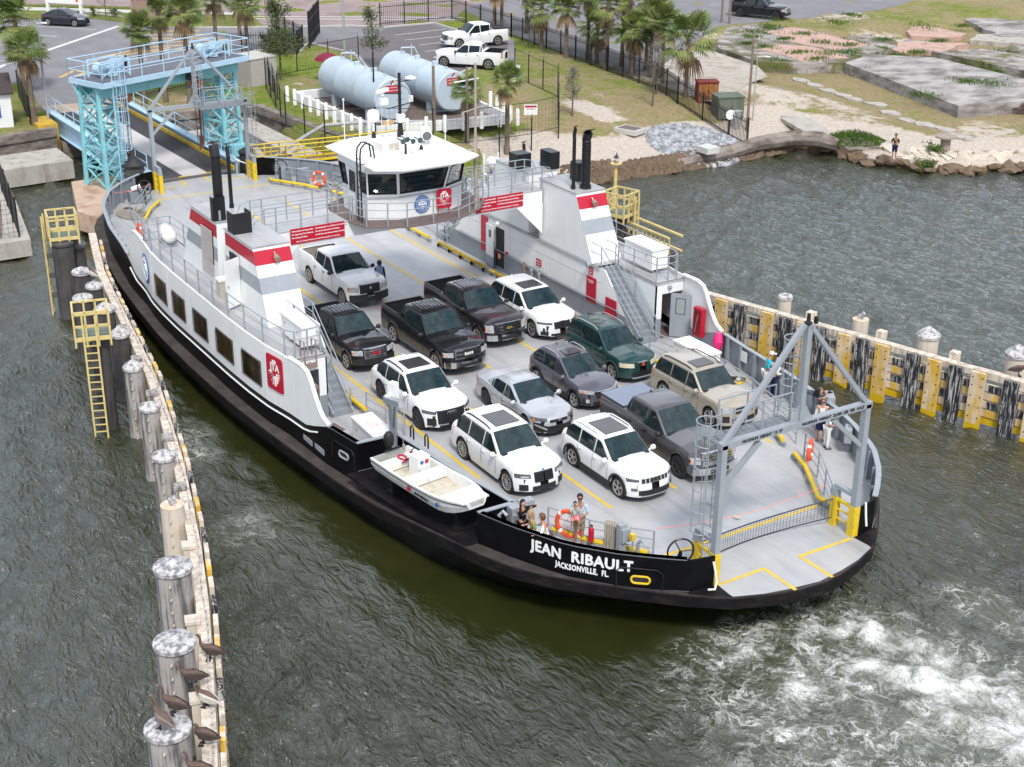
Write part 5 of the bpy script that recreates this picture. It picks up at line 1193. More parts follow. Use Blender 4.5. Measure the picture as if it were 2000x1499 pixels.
xs_=[(6.4,'k'),(7.3,'y'),(8.25,'k'),(9.6,'y'),(10.5,'k'),(11.35,'y'),(12.2,'k'),(13.25,'y'),(14.05,'k'),(14.95,'y'),(16.3,'k'),(17.2,'y'),(18.1,'k'),(19.0,'y'),(20.3,'k'),(21.2,'y'),(22.1,'k'),(23.2,'y'),(24.2,'k'),(25.3,'y'),(26.4,'k'),(27.6,'y')]
fr_=fender(RW,-1,'white stained timber fender wall with yellow and black rubbing boards right of the ferry',2.42,[(s_of(RW,x)+0,c)for x,c in xs_]if False else[(s_of(RW,x),c)for x,c in xs_])
fl_=fender(LW,1,'white stained timber fender wall topped with bird droppings left of the ferry',2.42,[(s_of(LW,-15+.98*i),'wywk'[i%4])for i in range(48)])
for i,(x,c)in enumerate(xs_[:-1]):
 xn=xs_[i+1][0]
 if xn-x<1.0:xm=(x+xn)/2;wd_=xn-x-.62
 else:xm=(x+xn)/2;wd_=.5
 if wd_<.15:continue
 a,d=along(RW,s_of(RW,xm));n=Vector((d.y,-d.x))
 for j,z in enumerate((1.80,1.44,1.08,.72)):
  mb=MB();q=a+n*.026;mb.box((q.x,q.y,z),(wd_,.022,.29),math.atan2(d.y,d.x));mb.build('painted_block',(M_WOODK,M_WOODY)[j%2],fr_)
def pile(x,y,r,h,m,capm,label,cone=.22,group=None,spikes=False,cat='pile'):
 t_=thing('pile',label,cat,(x,y,0),group=group)
 mb=MB();mb.lathe((0,0,0),[(r*1.03,-2.2),(r*1.0,1),(r*.97,h)],20);mb.build('shaft',m,t_,smooth=True,angle=50)
 if cone is not None:
  mb=MB();mb.lathe((0,0,h),[(r*1.0,-.1),(r*1.1,-.09),(r*1.12,.02),(r*1.0,.08),(r*.5,.08+cone*.55),(.03,.08+cone),(0,.08+cone)],22);mb.build('cap',capm,t_,smooth=True,angle=35)
 else:
  mb=MB();mb.lathe((0,0,h),[(r*.98,0),(r*.98,.03),(0,.04)],20);mb.build('cap',capm,t_)
  mb=MB();mb.box((0,0,h+.12),(.22,.16,.2));mb.cyl((0,0,h+.2),(.1,.05,h+.32),.08,n=8);mb.build('cleat',M_CAP,t_)
 if spikes:
  mb=MB()
  for k in range(7):
   z=h-.35-.42*k
   for a in(R(150),R(-30)):mb.cyl((math.cos(a)*r,math.sin(a)*r,z),(math.cos(a)*(r+.1),math.sin(a)*(r+.1),z),.022,.028,n=6)
  mb.build('bolt',M_CAPO,t_)['kind']='stuff'
 return t_
GP='round piles behind the left fender wall'
pile(25.7,-19.85,.5,3.45,M_PILE,M_CAP,'thick pale pile with white domed cap nearest the camera, pelicans standing on it',.1,GP,True)
pile(22.35,-18.5,.5,3.45,M_PILE,M_CAP,'thick weathered pile with white domed cap, second from the bottom of the photo',.1,GP,True)
pile(18.7,-17.25,.5,3.45,M_PILE,M_CAP,'thick weathered pile with broad white cap, third from the bottom of the photo',.14,GP,True)
pile(14.3,-15.75,.38,2.95,M_PILEW,M_CAPO,'cream pile with a flat sandy top and a cleat on it, left of the wall',None,GP,True)
pile(10.6,-14.75,.37,2.85,M_PILE,M_CAP,'weathered pile with grey cone cap just up the wall from the flat cream pile',.12,GP,True)
pile(6.5,-13.85,.36,2.85,M_PILE,M_CAP,'weathered pile with white cone cap beside the foot of the yellow ladder',.14,GP,True)
pile(2.65,-13.2,.36,2.9,M_PILE,M_CAP,'brown streaked pile with grey cone cap just past the yellow cage platform',.22,GP,True)
pile(-1.0,-12.55,.38,2.9,M_PILED,M_CAP,'dark pile with shaggy white cone cap behind the yellow cage platform',.26,GP)
pile(-4.3,-12.15,.42,2.85,M_PILED,M_CAP,'dark pile with wide grey cone cap, near one of the tight cluster',.25,GP)
pile(-6.0,-12.6,.4,2.9,M_PILED,M_CAP,'dark pile with flat dropping covered cap on the water side of the cluster',.06,GP)
pile(-7.3,-11.7,.36,2.9,M_PILED,M_CAP,'dark pile with tilted white cap against the top of the wall',.15,GP)
pile(-9.2,-11.7,.4,3.0,M_PILED,M_CAP,'dark pile with shaggy grey cap in the middle of the cluster',.15,GP)
pile(-12.6,-10.95,.42,3.2,M_PILED,mat('cap_grey',(.12,.12,.13),.6,var=.2),'dark pile with smooth grey cone cap beside the far yellow cage',.3,GP)
pile(-11.9,-11.75,.5,3.65,M_PILED,M_PILED,'very thick dark pile carrying the far yellow cage platform',.02,GP)
pile(1.35,-14.0,.36,3.9,M_PILED,M_PILED,'dark pile carrying the near yellow cage platform and its long ladder',.02,GP)
pile(-27.4,-3.35,.6,2.75,M_PILED,M_CAPK,'thick grey pile with black cone cap between the ramp and the bow of the ferry',.5,'piles beside the boarding ramp')
pile(-29.0,4.3,.5,2.2,M_PILED,M_CAPK,'thick dark pile with black cap right of the boarding ramp',.25,'piles beside the boarding ramp')
GR='round piles behind the right fender wall'
for x,y,h,lb,cn,r_ in((9.2,14.15,2.75,'small cream pile, leftmost of those behind the right fender wall',.1,.3),(12.9,15.1,2.7,'cream pile with flat top and cleat behind the right fender wall',None,.36),(15.9,15.95,2.85,'white pile with cone cap behind the middle of the right wall',.3,.45),(19.35,17.3,2.95,'white pile with cone cap nearest the right edge of the photo',.3,.47),(26,19.5,2.9,'white pile with cone cap beyond the right edge',.3,.46)):
 pile(x,y,r_,h,M_PILEW,M_CAP if cn else M_CAPO,lb,cn,GR)
for i,(x,y)in enumerate(((-2.6,-12.0),(1.0,-12.55),(4.6,-13.15),(8.6,-13.95),(12.4,-14.85),(16.2,-15.95),(20.2,-17.3),(23.7,-18.45))):
 mb=MB();mb.box((x,y,.2),(.34,.34,4.6),R(-16));mb.box((x,y,2.53),(.42,.42,.1),R(-16));tag(mb.build('timber_post',M_PILE if i<5 else M_PILEW),'%s square timber post counted up from the bottom, against the back of the left wall'%ORD[7-i],'post','square posts behind the left fender wall')
for x in(11.2,14.4,17.6):
 a,d=along(RW,s_of(RW,x));mb=MB();mb.box((a.x-d.y*.3,a.y+d.x*.6,2.2),(.35,.35,1.0),.3);tag(mb.build('timber_post',M_WOODW),'%s square post top from the left, showing behind the right fender wall'%ORD[int((x-11)/3)],'post','square posts behind the right fender wall')
mb=MB();pts=[along(LW,s)[0]for s in np.linspace(10,56,50)];mb.tube([(p_.x,p_.y-.12+.04*math.sin(i*1.3),2.455)for i,p_ in enumerate(pts)],.022,5);tag(mb.build('cable',M_CAP),'thin pale cable lying along the top of the left fender wall','cable')
M_CREAM=mat('cream_yellow_paint',(.66,.52,.2),.5,var=.15,scale=3,dirt=(.5,.45,.35),dirt_amt=.5,dirt_scale=(5,5,5))
def cage_platform(x,y,z,rz,label,ladder=None):
 c=thing('cage_platform',label,'platform',(x,y,z),rz)
 mb=MB();mb.box((0,0,-.03),(1.3,1.3,.06));mb.build('grating',mat('green_grating',(.16,.2,.17),.8,var=.3,scale=8),c)
 mb=MB()
 for a,b in(((-.65,-.65),(.65,-.65)),((.65,-.65),(.65,.65)),((.65,.65),(-.65,.65)),((-.65,.65),(-.65,-.65))):
  mb.bar((*a,.02),(*b,.02),.05,.16)
  for hh in(.55,1.1):mb.bar((*a,hh),(*b,hh),.07)
  for f in(0,.33,.66):mb.bar((lerp(a[0],b[0],f),lerp(a[1],b[1],f),-.3),(lerp(a[0],b[0],f),lerp(a[1],b[1],f),1.13),.07)
 mb.build('cage',M_CREAM,c)
 mb=MB();mb.bar((-.7,0,-.14),(.7,0,-.14),.12,.2);mb.bar((0,-.7,-.14),(0,.7,-.14),.12,.2);mb.build('support_frame',M_PILED,c)
 if ladder:
  (lx,ly),h=ladder
  d=Vector((-ly,lx)).normalized()*.24
  mb=MB()
  for s_ in(-1,1):mb.bar((lx+d.x*s_,ly+d.y*s_,-h),(lx+d.x*s_,ly+d.y*s_,1.0),.07)
  l_=mb.build('ladder',M_CREAM,c)
  k=int(h/.3)
  for i in range(k):m2=MB();m2.bar((lx-d.x,ly-d.y,-h+.3*i+.1),(lx+d.x,ly+d.y,-h+.3*i+.1),.04);m2.build('rung',M_CREAM,l_)
  for i in range(3):m2=MB();m2.bar((lx,ly,-h*.25*(i+1)),(lx*.45,ly*.45,-h*.25*(i+1)),.5,.09);m2.build('ladder_bracket',M_PILED,l_)
 return c
cage_platform(-12.3,-11.55,3.85,R(-10),'pale yellow cage platform on the thick pile beside the bow of the ferry',((-.2,-.85),3.9))
cage_platform(1.35,-14.25,4.05,R(-14),'yellow cage platform above the left fender wall with a long ladder down to the water',((.82,-.1),4.2))
c3=cage_platform(-1.9,13.1,3.9,R(20),'pale yellow cage platform standing in the water beyond the right stack',((.85,.2),3.9))
pile(-1.9,13.1,.35,3.7,M_PILED,M_PILED,'dark pile carrying the yellow cage platform beyond the right stack',.02,GR)
ft=thing('walkway_bridge','narrow cream railed walkway bridge between the yellow cage and the right fender wall','walkway',(0,13,3),world=True)
A_,B_=Vector((-3.4,13.2,3.0)),Vector((1.6,13.5,2.9))
mb=MB()
for dz in(0,.75):mb.bar(A_+Vector((0,.0,dz-.2)),B_+Vector((0,0,dz-.2)),.12,.09);mb.bar(A_+Vector((0,.8,dz-.2)),B_+Vector((0,.8,dz-.2)),.12,.09)
mb.build('rail',M_CREAM,ft)
for i in range(16):
 f=i/15;p_=A_.lerp(B_,f);mb=MB();mb.bar(p_+Vector((0,0,-.2)),p_+Vector((0,0,.55)),.06);mb.build('baluster',M_CREAM,ft)
mb=MB();mb.slab([A_+Vector((0,0,-.2)),B_+Vector((0,0,-.2)),B_+Vector((0,.8,-.2)),A_+Vector((0,.8,-.2))],.05);mb.build('walkway_deck',M_GRAT,ft)
mb=MB();mb.box((-3.4,13.5,1.3),(.3,.3,3));mb.box((1.4,13.8,1.3),(.3,.3,3));mb.build('support',M_PILED,ft)
mb=MB();mb.cyl((-5.4,15.3,-1.5),(-5.4,15.3,5.3),.09,n=8);mb.cyl((-5.4,15.3,5.3),(-5.4,15.3,5.36),.3,n=10);tag(mb.build('marker_post',M_CREAM),'cream marker post with a small round table top rising beside the yellow cage','post')
cw=thing('catwalk','bright yellow railed catwalk between the bow of the ferry and the concrete pier','walkway',(-27,7,1.6),world=True)
pts=[(-27.6,4.3,1.6),(-27.4,6.2,1.6),(-27.1,8.6,1.6),(-26.8,11.5,1.6),(-26.5,14.5,1.6)]
for dx in(0,-1.0):
 for(a,b)in zip(pts,pts[1:]):
  A2,B2=Vector(a)+Vector((dx,0,0)),Vector(b)+Vector((dx,0,0))
  mb=MB();rail(mb,[A2,(A2+B2)/2,B2],1.05,mids=(.5,),r=.045,pr=.045);mb.bar(A2,B2,.08,.15);mb.build('railing',M_YEL,cw)
mb=MB();mb.prism([(p_[0],p_[1])for p_ in pts]+[(p_[0]-1,p_[1])for p_ in pts[::-1]],1.5,1.56);mb.build('catwalk_deck',M_GRAT,cw)
mb=MB();[mb.box((x,y,.2),(.3,.3,2.8))for x,y in((-27.9,5),(-27.6,9),(-27.2,13))];mb.build('support',M_PILED,cw)
mb=MB();mb.tube([(-27.6,4.9,1.9),(-28.2,5.6,1.75),(-30.6,8.8,2.2),(-31.0,10.4,2.7),(-30.6,13.0,2.7),(-29,18,2.5)],.12,8);tag(mb.build('pipeline',mat('galvanised',(.42,.42,.42),.45,.3,var=.1),smooth=True),'thick grey pipeline crossing the concrete pier towards the tanks','pipe')
# ================================================================ VEHICLES
def paint(name,col,metal=0.,rough=.28):return mat(name,col,rough if metal else .5,metal=metal,var=.04,scale=2,coat=1.,bump=0,spec=.12 if max(col)<.1 else .35)
M_WSCR=mat('windscreen_glass',(.008,.026,.03),.03,var=.6,scale=2.6,spec=.55,dirt=(.06,.085,.085),dirt_amt=.45,dirt_scale=(2.2,4,3),dthr=(.5,.66))  # pale patches painted into the glass colour as sky reflections and dash glimpses
M_SIDEG=mat('side_glass',(.012,.022,.024),.04,var=.5,scale=3,spec=.5,dirt=(.05,.05,.045),dirt_amt=.6,dirt_scale=(3,3,4),dthr=(.52,.66))
M_TRIM=mat('black_trim',(.014,.014,.015),.5,var=.2)
M_CHROME=mat('chrome',(.72,.72,.74),.12,metal=1.,var=.05)
M_HLAMP=mat('headlamp',(.42,.44,.46),.08,var=.5,scale=14,spec=.8)
M_HLAMPD=mat('headlamp_dark',(.12,.13,.14),.08,var=.7,scale=16,spec=.8)
M_AMBER=mat('amber_lens',(.8,.22,.03),.2)
M_TAIL=mat('tail_red',(.55,.01,.02),.15)
M_RIMS=mat('rim_silver',(.5,.49,.47),.3,metal=.7,var=.1)
M_RIMD=mat('rim_dark',(.06,.06,.065),.35,metal=.5)
M_RIMW=mat('rim_steel_beige',(.42,.38,.32),.5,metal=.3)
M_PLATE=mat('licence_plate',(.7,.7,.66),.4)
M_ROOFG=mat('sunroof_glass',(.05,.048,.05),.08,var=.35,scale=2,spec=.7)
def car(name,label,c,group=None):
 P=dict(L=4.8,W=1.9,H=1.65,wb=2.8,fo=.9,R=.36,zc=.22,zh=1.0,zhb=1.08,belt=1.02,zd=1.05,kf=.42,kr=.3,lean=.25,rlean=.1,crown=.05,wsb=.75,wst=-.05,rrt=-1.6,rrb=-2.1,tumb=.28,body=None,kind='suv',cl=None,rim=M_RIMS,spokes=5,pillars=(-.15,-1.15),sunroof=None,rails=None,bumper=None,grille='dark',lamp=M_HLAMP,mirror=None,rimr=.68)
 P.update(c);g=P;t_=thing(name,label,'car' if g['kind']not in('pickup',)else 'pickup truck',g['loc'],g.get('rz',0),group)
 L,Wd,H,wb,R_=g['L'],g['W'],g['H'],g['wb'],g['R'];hw=Wd/2
 xf=wb/2+g['fo'];xr=xf-L;B=g['body']
 pw=3.0
 def fx(y):return xf-g['kf']*(abs(y)/hw)**pw
 def rx(y):return xr+g['kr']*(abs(y)/hw)**4
 def w_(x):
  a=1. if x<xf-g['kf']else(max(0,(xf-x)/g['kf']))**(1/pw)
  b_=1. if x>xr+g['kr']else(max(0,(x-xr)/g['kr']))**(1/4)
  return hw*min(a,b_)
 def warp(x,z):
  t1=min(1,max(0,(x-(xf-.9))/.9));t2=min(1,max(0,((xr+.7)-x)/.7))
  return x-g['lean']*t1*max(0,z-.45)-.12*t1*max(0,.4-z)+g['rlean']*t2*max(0,z-.6)
 pk=g['kind']=='pickup'
 ttab=[(xr,g['zd']-.05),(xr+.1,g['zd']),(g['rrb'],g['zd']if pk else g['zd']+.0),(g['wsb']-.9 if not pk else g['wst'],g['belt']),(g['wsb'],g['zhb']),(g['wsb']+.25,g['zhb']-.01),((g['wsb']+xf)/2,(g['zh']+g['zhb'])/2+.02),(xf-.3,g['zh']),(xf-.1,g['zh']-.04),(xf,g['zh']-.1)]
 ttab=sorted(ttab)
 def top(x):return interp(ttab,x)
 axf,axr=wb/2,-wb/2;ra=R_+.07
 xs=set(np.linspace(xr+.015,xf-.012,34).round(3))
 for ax in(axf,axr):
  for a in np.linspace(-1,1,11):xs.add(round(ax+ra*a,3))
 for e in(.0006,.004,.012,.03,.06,.1):xs.add(round(xf-g['kf']*e/.1*.35-.001,4));xs.add(round(xr+g['kr']*e/.1*.25+.001,4))
 xs=sorted(xs)
 secs=[]
 bed0,bed1=(xr+.12,g['rrb']-.06)if pk else(9,9)
 for x in xs:
  w=w_(x);zt=top(x);zb_=g['zc']+(.05 if x>axf+ra or x<axr-ra else 0)
  for ax in(axf,axr):
   if abs(x-ax)<ra:zb_=max(zb_,R_*.98+math.sqrt(max(0,ra*ra-(x-ax)**2))*.97)
  ends=min(1,(xf-x)/.25,(x-xr)/.2)
  cr=g['crown']*(1.0 if x>g['wsb']-.2 else .4)
  zs=[zb_,max(zb_+.03,g['zc']+.2),max(zb_+.05,lerp(g['zc'],zt,.62)),max(zb_+.07,zt-.1),zt-.015,zt+cr*.7*ends,zt+cr*ends]
  ys=[w*.95,w*.985,w*1.0,w*.985,w*.93,w*.5,0]
  secs.append([(warp(x,z),y,z)for y,z in zip(ys,zs)])
 mb=MB();ncol=7
 for sd_ in(1,-1):
  o=len(mb.v)
  for s in secs:mb.v+=[(p[0],p[1]*sd_,p[2])for p in s]
  for i in range(len(secs)-1):
   for j in range(ncol-1):
    if pk and j>=4 and bed0<(xs[i]+xs[i+1])/2<bed1:continue
    a,b_,c_,d_=o+i*ncol+j,o+(i+1)*ncol+j,o+(i+1)*ncol+j+1,o+i*ncol+j+1
    mb.f.append((a,b_,c_,d_)if sd_>0 else(d_,c_,b_,a));mb.m.append(0)
 body=mb.build('body',B,t_,smooth=True,angle=32)
 mb=MB();mb.box(((xf+xr)/2,0,g['zc']+.28),(L-.35,Wd*.72,.42));mb.build('underbody',M_TRIM,t_)
 mb=MB()
 for ax in(axf,axr):
  for sd_ in(1,-1):
   y0,y1=sd_*(hw-.34),sd_*(hw-.03)
   pts0=[(ax+ra*.99*math.cos(a),y0,R_*.98+ra*.96*math.sin(a))for a in np.linspace(0,math.pi,10)];pts1=[(p[0],y1,p[2])for p in pts0]
   mb.strip(pts0,pts1)
 mb.build('wheel_arch_lining',M_TRIM,t_)
 if g['cl']:
  mb=MB()
  for ax in(axf,axr):
   for sd_ in(1,-1):
    pts=[(warp(ax+(ra+.03)*math.cos(a),.5),sd_*(w_(ax+(ra+.03)*math.cos(a))+.004),R_*.98+(ra+.02)*math.sin(a))for a in np.linspace(-.15,math.pi+.15,14)];mb.tube(pts,.045,5)
  for sd_ in(1,-1):mb.box((0,sd_*(hw*.965),g['zc']+.09),(wb-2*ra,.07,.2))
  mb.build('cladding',g['cl'],t_)
 cb,ct,rt_,rb_=g['wsb'],g['wst'],g['rrt'],g['rrb']
 ztab=sorted([(rb_,g['zd']-.02),(rt_,H-.05),(rt_+.45 if not pk else rt_+.2,H-.01),((ct+rt_)/2,H),(ct-.3,H-.01),(ct,H-.05),(cb,g['zhb']-.02)])
 def ct_(x):return interp(ztab,x)
 ybelt=hw*.93
 def ys_(z):return ybelt-max(0,z-g['belt'])*g['tumb']
 xc=sorted(set(list(np.linspace(rb_,rt_,6).round(3))+list(np.linspace(rt_,ct,9).round(3))+list(np.linspace(ct,cb,6).round(3))))
 mb=MB()
 for sd_ in(1,-1):
  o=len(mb.v)
  for x in xc:
   zt=ct_(x);zl=min(g['belt'],top(x))-.06;ze=max(zl+.01,zt-.07);wt=ys_(ze)
   taper=1.-.05*max(0,(x-ct)/(cb-ct+1e-6))-.06*max(0,(rt_-x)/(rt_-rb_+1e-6))if True else 1
   row=[(x,ys_(zl)*taper,zl),(x,wt*taper,ze),(x,(wt-.07)*taper,zt-.012),(x,wt*.5*taper,zt+.012),(x,0,zt+.02)]
   mb.v+=[(p[0],p[1]*sd_,p[2])for p in row]
  n=5
  for i in range(len(xc)-1):
   for j in range(n-1):
    a,b_,c_,d_=o+i*n+j,o+(i+1)*n+j,o+(i+1)*n+j+1,o+i*n+j+1
    mb.f.append((a,b_,c_,d_)if sd_>0 else(d_,c_,b_,a));mb.m.append(0)
 cab=mb.build('cabin',g.get('roofm',B),t_,smooth=True,angle=35)
 def screen(xa,xb_,nm,m,ina=.06,inb=.05,dark=True):
  mb=MB();rows=[]
  for f in np.linspace(0,1,5):
   x=lerp(xa,xb_,f);zt=ct_(x);yw=(ys_(zt)-.045)*(1-.05*max(0,(x-ct)/(cb-ct)))if x>0 or nm=='windscreen' else ys_(zt)-.08
   rows.append([(x+.01*(1-abs(k))if nm=='windscreen' else x-.01,k*yw,zt+.012+.018*(1-k*k))for k in(-1,-.8,-.4,0,.4,.8,1)])
  o=len(mb.v)
  for r_ in rows:mb.v+=r_
  for i in range(4):
   for j in range(6):mb.f.append((o+i*7+j,o+i*7+j+1,o+(i+1)*7+j+1,o+(i+1)*7+j));mb.m.append(0)
  return mb.build(nm,m,t_,smooth=True)
 ws=screen(lerp(ct,cb,.05),lerp(ct,cb,.93),'windscreen',M_WSCR)
 mb=MB();x1=lerp(ct,cb,.95);mb.box((x1+.03,0,ct_(x1)+.012),(.13,ys_(1.1)*1.72,.03));mb.build('cowl',M_TRIM,t_)
 screen(lerp(rb_,rt_,.3 if pk else .14),lerp(rb_,rt_,.93),'rear_screen',M_SIDEG)
 mb=MB();mb.box((lerp(ct,cb,.25),0,ct_(lerp(ct,cb,.25))+.025),(.1,.16,.02),M=Euler((0,R(28),0)).to_matrix());mb.build('mirror_mount',M_TRIM,ws)
 zb0=g['belt']+.03
 edges=[lerp(ct,cb,.80)]+list(g['pillars'])+[lerp(rt_,rb_,g.get('rq',.55))]
 for sd_ in(1,-1):
  mbf=MB()
  for k in range(len(edges)-1):
   xa,xb_=edges[k]-(.03 if k else 0),edges[k+1]+.035
   if g.get('dlo_rise'):pass
   N_=7;bot=[];topp=[]
   for f in np.linspace(0,1,N_):
    x=lerp(xa,xb_,f);zl=zb0+g.get('rise',.0)*max(0,(edges[0]-x)/(edges[0]-edges[-1]));zt=min(ct_(x)-.085,H-.14)
    zt=max(zt,zl+.004)
    bot.append((x,sd_*(ys_(zl)+.006),zl));topp.append((x,sd_*(ys_(zt)+.006),zt))
   mb=MB();mb.strip(bot,topp);mb.build('side_window',M_SIDEG,t_)
  mb=MB();mb.tube([(x,sd_*(ys_(zb0)+.008),zb0-.012+g.get('rise',0)*max(0,(edges[0]-x)/(edges[0]-edges[-1])))for x in np.linspace(edges[0],edges[-1],8)],.012,4)
  mb.build('window_trim',g.get('dlom',M_TRIM),t_)
 for sd_ in(1,-1):
  mb=MB()
  seams=[g['wsb']-.12]+list(g['pillars'])[:2 if not pk else 2]
  for x in seams:
   pts=[(x,sd_*(w_(x)*k+.003),z)for k,z in((.985,g['zc']+.22),(1.0,lerp(g['zc'],g['belt'],.62)),(.987,g['belt']-.1),(.935,g['belt']-.015))]
   mb.tube(pts,.006,4)
  mb.build('door_seam',M_TRIM,t_)
  for x in[p+.17 for p in g['pillars'][:2]]:
   mb=MB();mb.box((x,sd_*(w_(x)*.99+.02),g['belt']-.13),(.17,.03,.03));mb.build('door_handle',g.get('handle',B),t_)
  mb=MB();xm=lerp(ct,cb,.78);c_=Vector((xm,sd_*(hw+.09),g['belt']+.07));mb.lathe(c_,[(0,-.1),(.07,-.08),(.1,0),(.085,.07),(0,.09)],10,'y');mb.bar(c_,(xm+.02,sd_*(hw*.9),g['belt']+.02),.05,.04)
  mb.build('mirror',g['mirror']or B,t_,smooth=True)
 def patch(nm,m,y0,y1,z0,z1,off=.015,n=6,par=None,rear=False,arc=0.,z0b=None,z1b=None):
  mb=MB();A,Bq=[],[]
  for i in range(n+1):
   f=i/n;y=lerp(y0,y1,f);zl=lerp(z0,z0b if z0b is not None else z0,f)-arc*math.sin(math.pi*f);zt=lerp(z1,z1b if z1b is not None else z1,f)
   X_=(fx(y)if not rear else rx(y));s_=-1 if rear else 1
   A.append((warp(X_,zl)+s_*off,y,zl));Bq.append((warp(X_,zt)+s_*off,y,zt))
  C_=[(p[0]-s_*.08,p[1],p[2])for p in A];D_=[(p[0]-s_*.08,p[1],p[2])for p in Bq]
  mb.strip(A,Bq);mb.strip(Bq,D_);mb.strip(A,C_);mb.face(A[0],Bq[0],D_[0],C_[0]);mb.face(A[-1],Bq[-1],D_[-1],C_[-1])
  return mb.build(nm,m,par or t_)
 ctx=dict(patch=patch,fx=fx,warp=warp,t=t_,hw=hw,xf=xf,xr=xr,w_=w_,top=top,g=g,rx=rx)
 g['front'](ctx)
 zt0,zt1=g.get('tail',(g['zd']-.42,g['zd']-.06))
 for sd_ in(1,-1):
  mb=MB();xa=xr+.02;pts=[(warp(rx(hw*.86),zt0)-.012,sd_*hw*.86,zt0),(warp(rx(hw*.86),zt1)-.012,sd_*hw*.86,zt1),(warp(rx(hw*.985)+.16,zt1),sd_*(hw*.99+.006),zt1-.01),(warp(rx(hw*.985)+.1,zt0),sd_*(hw*1.0+.008),zt0)]
  mb.add(pts+[(p[0]+.02,p[1]*.97,p[2])for p in pts],[(0,1,2,3),(4,5,6,7),(0,4,5,1),(1,5,6,2),(2,6,7,3)]);mb.build('tail_lamp',M_TAIL,t_)
 patch('rear_bumper',g['bumper']or B,-hw*.93,hw*.93,.4,.62,.06 if pk else .03,8,rear=True);patch('rear_plate',M_PLATE,-.16,.16,.66 if pk else .72,.78 if pk else .86,.04,2,rear=True)
 def wheel(x,sd_):
  mb=MB();c_=(x,sd_*(hw-.13),R_);pr=[(R_*.66,-.1),(R_*.9,-.115),(R_*.985,-.09),(R_,-.05),(R_,.05),(R_*.985,.09),(R_*.9,.115),(R_*.66,.1)]
  mb.lathe(c_,pr,24,'y');wt=mb.build('wheel',M_RUBBER,t_,smooth=True,angle=40)
  rr=R_*g['rimr'];yo=c_[1]+sd_*.105
  mb=MB();mb.cyl((x,yo-sd_*.09,R_),(x,yo-sd_*.05,R_),rr*.95,n=20)
  mb.build('brake_disc',M_TRIM,wt)
  mb=MB();mb.tube([(x+rr*math.cos(a),yo,R_+rr*math.sin(a))for a in np.linspace(0,2*math.pi,25)[:-1]],.022,5,closed=True)
  k=g['spokes']
  for i in range(k):
   for da in((-.13,.13)if k<=6 else(0,)):
    a0=2*math.pi*i/k+.3;mb.bar((x+rr*.16*math.cos(a0),yo-sd_*.01,R_+rr*.16*math.sin(a0)),(x+rr*math.cos(a0+da),yo-sd_*.005,R_+rr*math.sin(a0+da)),.045 if k<=6 else .035,.03)
  mb.cyl((x,yo-sd_*.03,R_),(x,yo+sd_*.02,R_),rr*.2,n=10);mb.build('rim',g['rim'],wt)
 for x in(axf,axr):
  for sd_ in(1,-1):wheel(x,sd_)
 if g['sunroof']:
  xa,xb_,wy=g['sunroof'];mb=MB();mb.prism([(xb_,-wy),(xa,-wy*.96),(xa,wy*.96),(xb_,wy)],H+.022,H+.03);mb.build('sunroof',M_ROOFG,t_)
 if g['rails']:
  for sd_ in(1,-1):
   yy=ys_(H)-.0;mb=MB();xs_r=np.linspace(ct-.15,rt_+.15,7);mb.tube([(x,sd_*(yy-.03),ct_(x)+.035+(0 if 0<i<6 else-.05))for i,x in enumerate(xs_r)],.022,5);mb.build('roof_rail',g['rails'],t_)
 if g.get('ribs'):
  for k in range(-3,4):mb=MB();mb.bar((ct-.25,k*.16,H+.012),(rt_+.15,k*.16,H+.012),.05,.02);mb.build('roof_rib',B,t_)
 if g.get('antenna',True):
  mb=MB();xq=rt_+.12;mb.slab([(xq-.08,0,ct_(xq)+.01),(xq+.1,0,ct_(xq)+.01),(xq-.06,0,ct_(xq)+.09)],.02);mb.build('antenna_fin',M_TRIM if pk else B,t_)
 if pk:
  zf=.72;rail_y=hw*.86;mb=MB();x0,x1=bed0+.02,bed1-.0
  mb.add([(x0,-rail_y,zf),(x1,-rail_y,zf),(x1,rail_y,zf),(x0,rail_y,zf)],[(0,1,2,3)])
  zt=g['zd']-.012
  for(a,b_)in(((x0,-rail_y),(x1,-rail_y)),((x1,-rail_y),(x1,rail_y)),((x1,rail_y),(x0,rail_y)),((x0,rail_y),(x0,-rail_y))):mb.face((*a,zf),(*b_,zf),(*b_,zt),(*a,zt))
  for ax in(axr,):
   for sd_ in(1,-1):mb.box((ax,sd_*(rail_y-.1),zf+.12),(.9,.2,.24))
  for k in range(-4,5):mb.box(((x0+x1)/2,k*.16,zf+.01),(x1-x0,.05,.02))
  mb.build('cargo_bed',g.get('bedm',M_TRIM),t_)
  mb=MB()
  for sd_ in(1,-1):mb.bar((x0-.05,sd_*hw*.895,g['zd']+.0),(x1,sd_*hw*.895,g['zd']+.0),.1,.03)
  mb.bar((x0-.02,-hw*.85,g['zd']),(x0-.02,hw*.85,g['zd']),.07,.03);mb.build('bed_rail',M_TRIM if g.get('bedm',M_TRIM)==M_TRIM else B,t_)
  if g.get('cover'):mb=MB();mb.prism([(x0-.06,-hw*.9),(x1,-hw*.9),(x1,hw*.9),(x0-.06,hw*.9)],g['zd']+.012,g['zd']+.05);mb.build('bed_cover',g['cover'],t_)
 return t_
def lamps(c,y0,y1,z0,z1,m,z0b=None,z1b=None,amber=False,off=.015):
 for s in(1,-1):
  h_=c['patch']('headlight',m,s*y0,s*y1,z0,z1,off,6,z0b=z0b,z1b=z1b)
  if amber:c['patch']('amber_lens',M_AMBER,s*lerp(y0,y1,.88),s*y1,lerp(z0,z1,.25),z1-.05,off+.012,2,par=h_)
